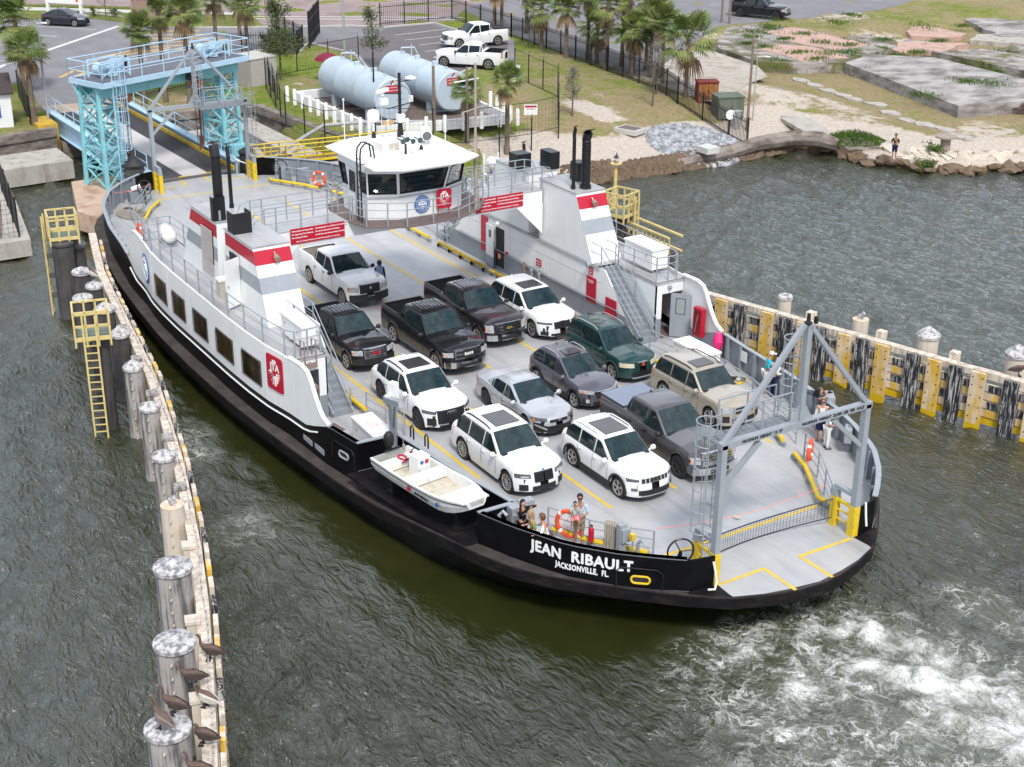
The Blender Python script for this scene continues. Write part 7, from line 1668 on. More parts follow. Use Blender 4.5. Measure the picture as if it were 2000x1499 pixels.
person('person in turquoise top, white shorts and white cap leaning over the right bulwark',(14.96,8.0,D),R(62),1.7,M_SK,H_BL,C_TQ,1,'shorts',C_WH,arms=((None,(.3,.15,1.1)),(None,(.3,-.15,1.1))),lean=.25,hat=C_WH,group=None)
person('person in cream hooded top and navy trousers with a white hat beside the turquoise top',(15.5,7.95,D),R(75),1.62,M_SK,H_BR,C_CR,2,'trousers',C_NV,arms=((None,(.28,.15,1.1)),(None,(.28,-.15,1.1))),lean=.22,hat=C_WH)
cw_,_=person('woman with long brown hair, grey t-shirt and denim shorts photographing over the bulwark',(18.59,7.4,D),R(40),1.68,M_SK,mat('hair_light_brown',(.17,.095,.05),.6,var=.3,scale=30),C_GY,1,'shorts',C_DN,hair='long',arms=(((.16,.24,1.33),(.26,.06,1.56)),((.16,-.24,1.33),(.26,-.06,1.56))))
cmr=thing('camera','small black camera held by the woman in the grey t-shirt','camera',(18.83,7.6,D+1.56),R(40));mb=MB();mb.box((0,0,0),(.07,.13,.08));mb.cyl((.03,0,0),(.12,0,0),.035,n=10);mb.build('camera_body',M_BLACK,cmr)
person('woman in white cardigan, navy skirt and sunglasses looking back towards the cars',(19.33,6.85,D),R(-45),1.66,M_SK,mat('hair_red',(.25,.1,.04),.6,var=.3,scale=30),C_CR,2,'skirt',C_NV,glasses=True)
person('woman in white top and white trousers with dark sneakers holding the rail',(19.98,6.55,D),R(70),1.6,M_SK,H_AU,C_WH,1,'trousers',C_WH,arms=((None,None),(None,(.25,-.2,1.05))),shoes=C_GY)
crew,_=person('crew member in yellow green safety vest standing beyond the white pickup',(-2.75,.15,D),R(150),1.65,M_SKD,H_BK,C_NV,2,'trousers',C_BK,hair='bob');
J_=None
mb=MB();mb.lathe((0,0,1.0),[(.17,0),(.175,.2),(.17,.35),(.1,.44)],12);mb.build('safety_vest',C_DN,crew,smooth=True)
person('man in black t-shirt, blue shorts and cap fishing from the rocks',(-11.3,42.1,.72),R(-65),1.75,M_SKT,H_BR,C_BK,1,'shorts',C_NV,arms=(((.05,.25,1.15),(.26,.08,1.15)),((.05,-.25,1.15),(.26,-.08,1.15))),hat=C_GY)
rod=thing('fishing_rod','thin fishing rod pointing over the water from the man in the black t-shirt','fishing rod',(-11.2,41.85,1.85),R(-65));mb=MB();mb.cyl((0,0,0),(1.6,0,.5),.018,.006,5);mb.build('blank',M_BROWN,rod);mb=MB();mb.cyl((-.25,0,-.08),(.05,0,.01),.025,n=6);mb.build('handle',M_BLACK,rod)
M_PELB=mat('pelican_brown',(.13,.08,.06),.8,var=.3,scale=10);M_PELW=mat('pelican_pale',(.5,.46,.4),.8,var=.15,scale=8)
def pelican(label,loc,rz,pose=0,wing=None,k=1.):
 t_=thing('pelican',label,'pelican',loc,rz,'pelicans resting on the left fender wall')
 v=[(0,0,.34,.13,.12),(-.16,0,.33,.12,.09),(-.34,0,.28,.06,.04),(.15,0,.4,.09,.09)]
 if pose==0:v+=[(.24,0,.52,.04,.045),(.23,0,.66,.033,.036),(.27,0,.77,.04,.045),(.33,0,.78,.036,.04)];bill=((.35,0,.78),(.42,0,.5))
 elif pose==1:v+=[(.16,0,.5,.05,.05),(.1,0,.56,.045,.05),(.18,0,.58,.045,.045),(.24,0,.56,.035,.04)];bill=((.26,0,.56),(.6,0,.52))
 else:v+=[(.2,0,.48,.045,.05),(.16,0,.58,.04,.042),(.22,0,.64,.045,.045),(.28,0,.62,.036,.04)];bill=((.3,0,.6),(.26,0,.28))
 v=[(a*k,b*k,c*k,d*k,e*k)for a,b,c,d,e in v]
 mb=MB();mb.add(*skin_mesh(v,[(0,1),(1,2),(0,3),(3,4),(4,5),(5,6),(6,7)]));mb.build('body',M_PELB,t_,smooth=True,angle=60)
 mb=MB();p,q=Vector(bill[0])*k,Vector(bill[1])*k;mb.cyl(p,q,.03*k,.008*k,6);mb.build('bill',mat('bill_grey',(.2,.17,.15),.5),t_)
 for s in(1,-1):
  mb=MB();mb.add([(x*k,s*y*k,z_*k)for x,y,z_ in((.14,.1,.44),(-.05,.155,.42),(-.28,.1,.34),(-.46,.02,.24),(-.2,.15,.24),(.06,.15,.27))]+[(x*k,s*y*k,z_*k)for x,y,z_ in((.12,.06,.44),(-.05,.1,.44),(-.28,.05,.36),(-.46,.0,.26),(-.2,.1,.22),(.06,.1,.25))],[(0,1,2,3,4,5),(11,10,9,8,7,6)]+[(i,(i+1)%6,6+(i+1)%6,6+i)for i in range(6)]);mb.build('wing',wing or mat('pelican_wing',(.06,.04,.033),.85,var=.45,scale=16),t_,smooth=True)
  mb=MB();mb.cyl((-.02*k,.06*s*k,.26*k),(.02*k,.06*s*k,.02),.016*k,n=5);mb.prism([(-.02*k,(.06*s-.02)*k),(.12*k,(.06*s-.05)*k),(.12*k,(.06*s+.05)*k),(-.02*k,(.06*s+.02)*k)],.0,.02);mb.build('leg',M_DARK,t_)
 return t_
zc_=3.45+.16
pelican('brown pelican with folded neck facing left on the wall, uppermost of the flock',(22.15,-17.52,2.43),R(236),0)
pelican('dark brown pelican standing on the square post beside the second thick pile',(23.2,-18.4,2.58),R(250),0)
pelican('brown pelican bending its head down on the far side of the nearest thick pile',(25.5,-19.6,zc_),R(228),0)
pelican('pale headed pelican with its back to us on the near edge of the nearest pile',(25.85,-20.0,zc_-.03),R(200),0,mat('pelican_grey',(.19,.15,.135),.8,var=.2,scale=9))
pelican('silver grey pelican with its bill tucked down on the wall beside the nearest pile',(24.05,-18.35,2.43),R(215),2,M_PELW)
pelican('brown pelican resting with its bill stretched out level on the wall',(25.45,-18.95,2.43),R(232),1)
pelican('dark pelican on the wall at the bottom edge of the photo',(26.6,-19.5,2.43),R(240),0)
pb=pelican('brown pelican standing on the right fender wall at the right edge',(20.15,16.45,2.43),R(50),0);pb['group']='birds beyond the ferry'
for lb,loc,rz in(('grey and white bird perched on the cream marker post',(-5.4,15.3,5.36),R(-30)),('pale bird hunched on a pile cap beside the rusty foundation',(-13.6,-10.8,3.5),R(60)),('white bird on a pile cap in the dark cluster, wings hanging',(-7.3,-11.7,3.2),R(200))):
 b_=pelican(lb,loc,rz,2,M_PELW,.9);b_['group']='pale birds on posts'
# ================================================================ BOAT, DAVIT AND LOOSE THINGS ON DECK
M_FIB=mat('fibreglass',(.74,.74,.71),.4,var=.06,scale=2,dirt=(.42,.38,.3),dirt_amt=.45,dirt_scale=(2,2,2),dthr=(.52,.75))
M_BOATF=mat('boat_floor',(.55,.5,.4),.7,var=.12,scale=3,dirt=(.35,.28,.2),dirt_amt=.6,dirt_scale=(2,2,2))
wb_=thing('workboat','small white open workboat with tiller seats and a dark stripe hanging in the recess','boat',(16.8,-7.9,2.35),R(7.5))
def bst(x):
 t_=(x+2.4)/4.8;w=.84*min(1,(1-max(0,(t_-.62)/.38)**2.4*.55));return w*(.93+.07*min(1,t_*4)),.62+.12*max(0,t_-.5)*2,.05+.42*max(0,(t_-.72)/.28)**2
mb=MB();xs=np.linspace(-2.4,2.4,17);O,I=[],[]
for x in xs:
 w,zg,zk=bst(x);O.append([(x,s*a,z_)for s,seq in((-1,[(w,zg),(w*.93,zg*.55+zk*.45),(w*.72,zk+.04)]),(1,[(w*.72,zk+.04),(w*.93,zg*.55+zk*.45),(w,zg)]))for a,z_ in seq])
 I.append([(x,s*a,z_)for s,seq in((-1,[(w-.09,zg),(w-.13,.3+zk*.6)]),(1,[(w-.13,.3+zk*.6),(w-.09,zg)]))for a,z_ in seq])
for i in range(16):
 for j in range(5):mb.face(O[i][j],O[i+1][j],O[i+1][j+1],O[i][j+1])
 for j in(0,2):mb.face(I[i][j],I[i][j+1],I[i+1][j+1],I[i+1][j])
 mb.face(O[i][0],I[i][0],I[i+1][0],O[i+1][0]);mb.face(O[i][5],O[i+1][5],I[i+1][3],I[i][3])
mb.face(*O[0][::-1]);mb.face(*O[-1]);mb.face(*I[-1]);mb.face(*I[0][::-1]);mb.build('hull',M_FIB,wb_)
mb=MB();[mb.face(I[i][1],I[i][2],I[i+1][2],I[i+1][1])for i in range(16)];mb.build('floor',M_BOATF,wb_)
mb=MB();mb.prism([(1.25,-.7),(2.36,-.52),(2.36,.52),(1.25,.7)],[.58,.72,.72,.58],[.63,.77,.77,.63]);mb.build('foredeck',M_FIB,wb_)
for x,wx_ in((-1.75,.4),(-.35,.42)):
 mb=MB();mb.box((x,0,.48),(wx_,1.45,.22));mb.build('thwart',M_FIB,wb_)
mb=MB();mb.box((-1.0,.25,.62),(.5,.5,.7));cn=mb.build('console',M_FIB,wb_);mb=MB();mb.tube([(-1.28,.25+.17*math.cos(a),.93+.17*math.sin(a))for a in np.linspace(0,6.28,15)[:-1]],.018,5,closed=True);mb.bar((-1.25,.25,.9),(-1.1,.25,.8),.04);mb.tube([(-1.3,.1,.8),(-1.5,.0,.6),(-1.6,-.1,.5)],.03,5);mb.build('steering_wheel',M_BLACK,cn)
mb=MB();mb.box((-.74,.36,.8),(.01,.14,.14));mb.build('emblem',M_RED,cn);mb=MB();mb.lathe((-.74,.16,.8),[(0,0),(.07,0),(.07,.008),(0,.01)],12,'x');mb.build('emblem',M_BLUE,cn)
mb=MB()
for s in(-1,1):mb.tube([(x,s*(bst(x)[0]+.012),bst(x)[1]-.08)for x in xs],.016,5)
mb.build('rub_rail',M_NAVY if 'M_NAVY' in globals()else M_BLACK,wb_)
mb=MB();x0=.6;text_on(mb,'JEAN RIBAULT',.12,(x0,-bst(x0)[0]-.0,.4),(1,0,0),(0,0,1),.02);mb.build('lettering',M_BLACK,wb_)
mb=MB();mb.box((-.1,-bst(0)[0]-.01,.42),(.14,.03,.14));mb.build('emblem',M_RED,wb_);mb=MB();mb.lathe((1.35,-bst(1.35)[0]-.01,.42),[(0,-.02),(.07,-.02),(.07,.02),(0,.02)],12,'y');mb.build('emblem',M_BLUE,wb_)
om=thing('outboard_motor','','');del om['label'];del om['category'];om.parent=wb_;om.location=(-2.45,.1,.6)
mb=MB();mb.lathe((-.1,0,.35),[(0,-.2),(.15,-.18),(.19,0),(.17,.2),(.1,.3),(0,.32)],14);mb.build('cowling',M_BLACK,om,smooth=True);mb=MB();mb.bar((-.1,0,.2),(-.16,0,-.75),.16,.12);mb.box((-.2,0,-.75),(.35,.05,.12));mb.cyl((-.36,0,-.7),(-.42,0,-.7),.12,n=10);mb.bar((.1,-.3,.1),(.1,.3,.1),.06);mb.build('leg',M_BLACK,om)
mb=MB();mb.tube([(-1.7+.25*math.cos(a),-.1+.2*math.sin(a)+.06*a,.62)for a in np.linspace(0,9,24)],.035,6);tag(mb.build('hose',M_RED),'red fuel hose and life jacket coil in the stern of the workboat','hose');bpy.data.objects['hose.001' if 'hose.001' in bpy.data.objects else 'hose'].parent=None
_h=[o for o in bpy.data.objects if o.name.startswith('hose')and o.get('category')=='hose'][0];_h.location=(16.8,-7.9,2.35);_h.rotation_euler=(0,0,R(7.5))
mb=MB()
for x,y in((15.0,-8.2),(18.3,-7.6)):mb.box((x,y+.1,2.02),(.14,.7,.6));mb.box((x,y+.1,1.76),(.35,.9,.08))
mb.build('boat_cradle',M_BLACK,ferry)['kind']='stuff'
dv=thing('davit','','');del dv['label'];del dv['category'];dv.parent=ferry;OFF[dv.name]=Vector((0,0,0))
mb=MB();mb.cyl((13.05,-7.35,D),(13.05,-7.35,3.9),.15,n=10);mb.box((13.05,-7.35,4.05),(.3,.3,.35));mb.build('davit_post',M_GREY2,dv)
mb=MB();mb.bar((12.8,-7.5,4.1),(14.75,-7.9,4.75),.16,.2);mb.build('davit_arm',M_GREY2,dv);mb=MB();mb.bar((13.1,-7.36,3.1),(13.9,-7.7,4.35),.09);mb.build('davit_brace',M_GREY2,dv)
mb=MB();mb.box((12.85,-7.2,4.4),(.3,.25,.6),R(20));mb.cyl((12.8,-7.5,4.15),(12.8,-7.2,4.15),.12,n=10);mb.build('winch',M_WHITE,dv)
mb=MB();mb.cyl((14.7,-7.88,4.7),(15.0,-7.95,3.1),.012,n=4);mb.cyl((15.0,-7.95,3.1),(14.7,-8.4,2.95),.01,n=4);mb.cyl((15.0,-7.95,3.1),(15.6,-7.3,2.95),.01,n=4);mb.cyl((15.0,-7.95,3.1),(17.2,-8.0,2.8),.01,n=4);mb.cyl((14.98,-7.95,3.2),(14.99,-7.95,3.4),.05,n=6);mb.build('davit_wire',M_STEEL,dv)
def locker(label,c,a,b,h,rz,txt=None,legs=True):
 t_=thing('deck_locker',label,'locker',c,rz,'white lockers on the ferry')
 mb=MB();mb.box((0,0,h/2+.12),(a,b,h-.1));mb.build('box',M_WHITE2,t_);mb=MB();mb.box((0,0,h+.1),(a+.08,b+.08,.08));mb.build('lid',mat('locker_lid',(.8,.78,.75),.5),t_)
 mb=MB();mb.bar((-a*.55,0,.05),(a*.55,0,.05),.1,.06);[mb.box((x,0,.05),(.08,b*.8,.1))for x in(-a*.3,a*.3)];mb.build('stand',M_GREY,t_)
 for x in(-a*.3,a*.3):mb=MB();mb.box((x,-b/2-.015,h*.8),(.06,.03,.08));mb.build('latch',M_STEEL,t_)
 if txt:
  mb=MB();text_on(mb,'LIFE',.2,(0,.1,h+.147),(1,0,0),(0,1,0),.004);text_on(mb,'JACKETS',.16,(0,-.12,h+.147),(1,0,0),(0,1,0),.004);mb.build('lettering',mat('red_faded',(.7,.3,.3),.6),t_)
 return t_
locker('white locker with red lettering on its lid beside the davit',(11.9,-7.55,D),2.0,.75,.95,R(-2),True);locker('white locker with red lettering on its lid beside the right bulwark',(11.85,6.85+.2,D),2.0,.8,.95,R(0),True)
locker('white locker on the left top deck above the emblem plate',(6.75,-7.95,ZT),1.9,.7,.85,0);locker('white locker on the right top deck above the doorway',(6.2,8.6,ZT),2.0,.85,.95,0)
mb=MB();mb.box((9.4,-8.35,D+.016),(.75,1.4,.02),R(8));tag(mb.build('doormat',M_GRAT),'brown mat on the deck outside the left doorway','mat')
mb=MB();mb.lathe((12.9,6.35,D),[(0,0),(.26,0),(.29,.7),(.3,.72),(.3,.76),(.26,.77),(.24,.72),(0,.7)],16);tag(mb.build('bin',M_BLACK,smooth=True),'round black bin with pale lid beside the right white locker','bin')
tb=thing('waste_bin','beige rubbish bin with a white liner beside the left stack doorway','bin',(.55,-8.6,ZT));mb=MB();mb.prism([(-.2,-.2),(.2,-.2),(.2,.2),(-.2,.2)],0,.75);mb.build('can',M_TAN,tb);mb=MB();mb.box((0,0,.76),(.46,.46,.1));mb.build('liner',M_WHITE2,tb)
hf=thing('hanging_frame','brown steel frame like a small ladder hooked over the left top deck edge','frame',(8.25,-8.3,ZT),world=True)
mb=MB()
for y in(-8.55,-8.1):mb.tube([(8.1,y,3.55),(8.1,y,4.9),(8.45,y,4.95),(8.5,y,3.9)],.03,5)
mb.bar((8.1,-8.55,4.1),(8.1,-8.1,4.1),.05,.2);mb.bar((8.5,-8.55,4.0),(8.5,-8.1,4.0),.05,.2);mb.bar((8.1,-8.35,3.9),(8.55,-8.35,2.9),.05);mb.box((8.6,-8.35,3.2),(.3,.3,.15));mb.build('frame_bars',M_BROWN,hf)
def raft(label,c,rz,big=1.):
 t_=thing('life_raft',label,'life raft',c,rz,'white life raft canisters on the ferry')
 mb=MB();mb.lathe((0,0,.55),[(0,-.68*big),(.2*big,-.66*big),(.31*big,-.55*big),(.33*big,0),(.31*big,.55*big),(.2*big,.66*big),(0,.68*big)],18,'x');mb.build('canister',M_WHITE2,t_,smooth=True,angle=50)
 mb=MB()
 for x in(-.3,.05,.38):mb.tube([(x*big,.34*big*math.cos(a),.55+.34*big*math.sin(a))for a in np.linspace(0,6.28,17)[:-1]],.012,4,closed=True)
 mb.tube([(.5*big,.1,.9),(.66*big,.2,.8),(.6*big,.28,.65),(.45*big,.25,.8)],.01,4);mb.build('strap',mat('strap_pale',(.62,.5,.48),.6),t_)
 mb=MB();[mb.box((x,0,.12),(.08,.7*big,.24))for x in(-.35,.35)];mb.build('cradle',M_GREY2,t_);return t_
raft('white life raft canister with red lashing on the left top deck near the bow',(-7.2,-8.2,ZT),R(-8));raft('white life raft canister on a white rack beside the right forward casing',(-4.6,7.6,5.9),R(4));
mb=MB()
for x in(-5.2,-4.0):
 for y in(7.2,8.0):mb.bar((x,y,ZT),(x,y,6.9),.07)
 mb.bar((x,7.2,5.9),(x,8.0,5.9),.06);mb.bar((x,7.2,5.0),(x,8.0,5.0),.06)
mb.bar((-5.2,7.2,5.9),(-4,7.2,5.9),.06);mb.build('raft_rack',M_WHITE2,stbd);raft('white life raft canister below the other one on the right rack',(-4.6,7.6,4.9),R(4),.9)
def ring_(label,c,nrm,r=.38):
 t_=thing('life_ring',label,'life ring',c,math.atan2(nrm[1],nrm[0]),'orange life rings hung on the ferry rails')
 mb=MB();mb.tube([(0,r*math.cos(a),r*math.sin(a))for a in np.linspace(0,2*math.pi,25)[:-1]],.075,8,closed=True);mb.build('ring',M_ORANGE,t_,smooth=True)
 for a in(.8,2.36,3.93,5.5):mb=MB();q=Vector((0,r*math.cos(a),r*math.sin(a)));d=Vector((0,-math.sin(a),math.cos(a)));mb.cyl(q-d*.05,q+d*.05,.08,n=8);mb.build('band',M_WHITE2,t_)
 mb=MB();mb.tube([(.03,(r-.1)*math.cos(a)*(1 if i%2 else .4),(r-.1)*math.sin(a)*(1 if i%2 else .4))for i,a in enumerate(np.linspace(0,6.28,13))],.012,4);mb.build('line',mat('line_orange',(.8,.25,.1),.7),t_);return t_
ring_('big orange life ring on the rail beside the man holding the child',(20.75,-5.13,D+.62),(.5,-.85),.44);ring_('orange life ring on the curved rail beside the right gantry post',(20.8,4.95,D+.66),(.75,.6));ring_('orange life ring on the bow rail in front of the far bulwark',(-20.6,5.3,D+.62),(.6,-.8));ring_('orange life ring seen edge on at the front end of the left top deck',(-9.0,-8.9,ZT+.2),(0,1))
def coil(label,c,n=7,w=.5,h=.9,rz=0):
 t_=thing('rope_bundle',label,'rope',c,rz);
 for i in range(n):
  y=(i/(n-1)-.5)*w;mb=MB();pts=[(.1+.03*math.sin(i*2.1),y+.03*math.sin(i),.02),(.12,y+.02,h*.5),(.08,y,h*.93),(0,y,h),(-.08,y,h*.93),(-.12,y+.03*math.cos(i),h*.5),(-.1,y-.03,.05)];mb.tube(pts,.038,6);mb.build('rope_strand',M_ROPE,t_)
 return t_
coil('thick pale mooring rope hung in a bundle over the rail behind the ship name',(22.05,-4.28,D+.05),9,.62,1.0,R(-52))
def flat_coil(label,c,n=6,r0=.3,sx=1.6):
 t_=thing('rope_coil',label,'rope',c)
 for i in range(n):mb=MB();r_=r0+.09*i;mb.tube([(r_*sx*math.cos(a)+.1*i,r_*math.sin(a),.05+.02*(n-i))for a in np.linspace(0,2*math.pi,20)[:-1]],.04,6,closed=True);mb.build('rope_turn',M_ROPE,t_)
 return t_
flat_coil('thick mooring rope lying in loops on the deck inside the bow bulwark',(-21.6,-5.6,D),6)
flat_coil('thin brown mooring rope lying on the deck behind the far life ring',(-20.9,5.9,D),4,.25,2.2)
cn=thing('traffic_cone','small orange traffic cone with a white band at the end of the port rail','traffic cone',(20.15,-5.62,D));mb=MB();mb.box((0,0,.015),(.28,.28,.03));mb.lathe((0,0,.03),[(.11,0),(.03,.45),(0,.46)],12);mb.build('cone',M_ORANGE,cn);mb=MB();mb.lathe((0,0,.22),[(.078,0),(.055,.14)],12);mb.build('band',M_WHITE2,cn)
ex=thing('extinguisher','red fire extinguisher on the port rail behind the man with the child','fire extinguisher',(21.55,-4.85,D+.3));mb=MB();mb.lathe((0,0,0),[(0,0),(.09,.01),(.09,.42),(.04,.5),(0,.55)],12);mb.build('cylinder',M_RED,ex,smooth=True);mb=MB();mb.bar((-.06,0,.55),(.06,0,.57),.04);mb.build('handle',M_BLACK,ex)
mb=MB();mb.tube([(11.3,8.62,D+1.15),(11.33,8.6,D+.8),(11.3,8.62,D+.45)],.2,8,rs=[.12,.23,.16]);tag(mb.build('life_jacket',M_PINK,smooth=True),'bright pink life jacket hung on the bulwark beside the red fire box','life jacket')
for i,(x,y)in enumerate(((22.4,.35),(21.9,-.2))):
 b_=thing('bottle','small crumpled plastic item on deck %s'%('in front of the dark grey pickup' if i==0 else 'in front of the white SUV'),'litter',(x,y,D+.01),.6);mb=MB();mb.lathe((0,0,.07),[(0,-.12),(.05,-.1),(.05,.08),(.02,.13),(0,.14)],8,'x');mb.build('litter_body',M_TAN,b_)
nt_=thing('safety_net','black mesh safety net strung across the deck between the near gantry posts','net',(24.2,0,D),world=True)
NA,NB=Vector((24.28,-2.7,0)),Vector((24.28,2.7,0));sag=lambda f:.32*math.sin(math.pi*f)
mb=MB();K=46;top_,bot_=[],[]
for i in range(K+1):f=i/K;p_=NA.lerp(NB,f)+Vector((-.55*math.sin(math.pi*f),0,0));top_.append(p_+Vector((0,0,D+.98-sag(f))));bot_.append(p_+Vector((0,0,D+.3-sag(f)*.75)))
for i in range(K+1):mb.bar(top_[i],bot_[i],.007)
for j in range(1,7):mb.tube([t2.lerp(b2,j/7)for t2,b2 in zip(top_,bot_)],.0045,3)
mb.build('mesh',M_BLACK,nt_)['kind']='stuff'
for e in(top_,bot_):mb=MB();mb.tube(e,.022,5);mb.build('border_rope',M_BLACK,nt_)
mb=MB();mb.tube([Vector((22.95+.55*f,lerp(-3.4,3.2,f),D+1.0-.28*math.sin(math.pi*f)))for f in np.linspace(0,1,16)],.01,4);tag(mb.build('cord',mat('cord_red',(.85,.2,.12),.6)),'thin red cord stretched across the deck behind the safety net','cord')
mb=MB();mb.tube([(-22.9,-3.9,D+1.0),(-22.9,-5.0,D+.75),(-22.2,-6.1,D+1.0)],.015,4);tag(mb.build('cord',mat('cord_red',(.85,.2,.12),.6)),'thin red cord hanging across the passage at the bow','cord')
mb=MB();mb.tube([(25.3,-3.05,2.6),(25.35,-3.0,2.3),(25.42,-2.98,1.95),(25.5,-3.1,1.78),(25.5,-3.35,1.85)],.035,6);tag(mb.build('mooring_rope',M_WHITE2,smooth=True),'white mooring line hanging outside the left gantry post foot','rope')
mb=MB();mb.tube([(25.3,3.1,2.9),(25.36,3.1,2.5),(25.42,3.12,2.1)],.035,6);tag(mb.build('mooring_rope',M_WHITE2,smooth=True),'white mooring line hanging outside the right gantry post foot','rope')
mb=MB();mb.tube([(-25.4,3.2,2.6),(-26.0,3.0,2.3),(-26.6,2.75,2.35),(-27.2,2.6,2.6)],.035,6);tag(mb.build('mooring_rope',M_WHITE2,smooth=True),'white mooring line from the bow to the ramp end','rope')
# ================================================================ LAND THINGS
rnd=random.Random(11)
M_FROND=mat('palm_frond',(.1,.155,.035),.55,var=.35,scale=2,col2=(.22,.25,.07),spec=.3);M_FDEAD=mat('palm_frond_dry',(.3,.2,.11),.85,var=.25,scale=3,spec=.2);M_TRUNK=mat('palm_trunk',(.2,.155,.12),.9,var=.4,scale=3,bump=.8,bscale=14,dirt=(.07,.05,.04),dirt_amt=.7,dirt_scale=(5,5,9),spec=.1);M_BARK=mat('bark',(.14,.11,.09),.9,var=.3,scale=4,bump=.5)
def palm_meshes(seed,nf=30,R0=1.15):
 r_=random.Random(seed);out=[]
 for dead in(0,1):
  mb=MB()
  for i in range(nf if not dead else 6):
   az=r_.random()*6.28;el=(r_.uniform(-.55,1.35)if not dead else r_.uniform(-1.35,-.8));L=R0*r_.uniform(.85,1.2)
   d=Vector((math.cos(az)*math.cos(el),math.sin(az)*math.cos(el),math.sin(el)));o_=Vector((0,0,r_.uniform(-.2,.15)));e=o_+d*L*.55;e.z-=.04
   mb.bar(o_,e,.02,.015);sd_=d.cross(Vector((0,0,1))).normalized();up=sd_.cross(d)
   n=15
   for j in range(n):
    a=lerp(-2.15,2.15,j/(n-1));dd=(d*math.cos(a*.72)+sd_*math.sin(a*.72)).normalized();Lf=L*.62*(1-.25*abs(a)/2.15)*r_.uniform(.85,1.05)
    m_=e+dd*Lf*.6+up*.02;tip=e+dd*Lf+Vector((0,0,-.16*L*(.6+abs(a)*.25+(1 if dead else 0))));w=dd.cross(up).normalized()*.028*L
    mb.add([e,m_-w,m_+w,tip],[(0,1,2),(1,3,2)])
  o=mb.build('tmp',M_FDEAD if dead else M_FROND);out.append(o.data);bpy.data.objects.remove(o)
 mb=MB();prof=[]
 for i in range(15):z=i/14;prof.append((.145-.03*z+.012*(i%2)+(.05*(1-z*6)if z<.16 else 0)+(.06 if z>.93 else 0),z))
 mb.lathe((0,0,0),prof,9);o=mb.build('tmp',M_TRUNK,smooth=True);out.append(o.data);bpy.data.objects.remove(o)
 return out
PV=[palm_meshes(s,nf)for s,nf in((1,46),(2,40),(3,36),(4,52))]
def palm(i,x,y,h,label,group,k=1.):
 v=PV[i%4];t_=thing('palm_tree',label,'palm tree',(x,y,land_z(x,y)-.05),rnd.random()*6.28,group)
 for nm,me,zz,sc_ in(('trunk',v[2],0,(1,1,h)),('crown',v[0],h,(k,k,k)),('dry_skirt',v[1],h-.08,(k*.9,k*.9,k))):
  o=bpy.data.objects.new(nm,me);COL.objects.link(o);o.parent=t_;o.location=(0,0,zz);o.scale=tuple(1.22*q for q in sc_)if nm!='trunk' else(1.15,1.15,sc_[2])
  if nm=='crown':o.rotation_euler=(rnd.uniform(-.1,.1),rnd.uniform(-.1,.1),0)
PL=[(-43.4,-4.9,5.0,'bushy cabbage palm beside the ramp gate at the left',1.1),(-52.6,-3.2,5.6,'tall cabbage palm left of the lamp post, top left',1.3),(-55.0,-2.2,3.2,'lower palm crown below the tall one at the left edge',1.1),(-45.7,3.4,5.3,'short crowned palm behind the left half of the blue lift platform',.9),(-45.9,5.0,6.4,'palm trunk rising behind the middle of the blue platform, left one',.9),(-44.2,6.2,6.6,'palm trunk rising behind the middle of the blue platform, thick dark one',1.1),(-51.2,8.6,6.4,'palm with thick trunk behind the gate fence',1.0),(-57.3,13.3,5.4,'palm behind the right hoist of the blue platform',1.0),(-60.6,17.2,4.0,'palm with drooping crown near the planted bed',1.0),(-47.5,10.0,2.6,'low palm between platform posts and grey cabinet',.8),(-66.5,18.9,3.4,'small palm at the corner of the hatched area',.9),(-59.7,40.8,4.2,'palm at the far corner of the truck bay, left stem',1.0),(-60.4,42.0,4.6,'palm at the far corner of the truck bay, right stem',1.0),(-57.4,42.8,4.2,'palm behind the fence past the truck bay',1.0),(-50.3,39.8,3.6,'dark leaved full palm right of the white crew cab pickup',1.25),(-45.9,39.4,4.2,'palm in the fence row after the dark leaved palm',1.05),(-42.6,40.2,3.0,'short palm low in the fence row',1.2),(-39.8,39.2,5.3,'tall palm in the middle of the fence row',1.1),(-36.5,39.2,3.8,'palm in front of the pale bare tree in the fence row',1.1),(-40.5,41.2,6.0,'tallest palm of the fence row',1.0),(-37.6,40.2,3.4,'squat palm beside the tall middle palm',1.2),(-35.9,40.6,5.1,'palm with hanging dry fronds near the road',1.1),(-28.9,38.6,4.3,'full round palm beside the rusty utility box',1.55),(-24.9,20.7,4.9,'slender palm standing alone between tanks and shore',.85),(-26.0,18.3,4.2,'ragged palm beside the tall pole by the tank wall',.85),(-44.2,40.4,5.6,'palm leaning over the road side of the fence row',1.0),(-38.3,42.0,5.8,'far palm on the road side of the fence row',1.0),(-33.9,40.2,4.6,'last palm of the fence row before the gap',1.05)]
for i,(x,y,h,lb,k)in enumerate(PL):palm(i,x,y,h,lb,'cabbage palms on the shore',k)
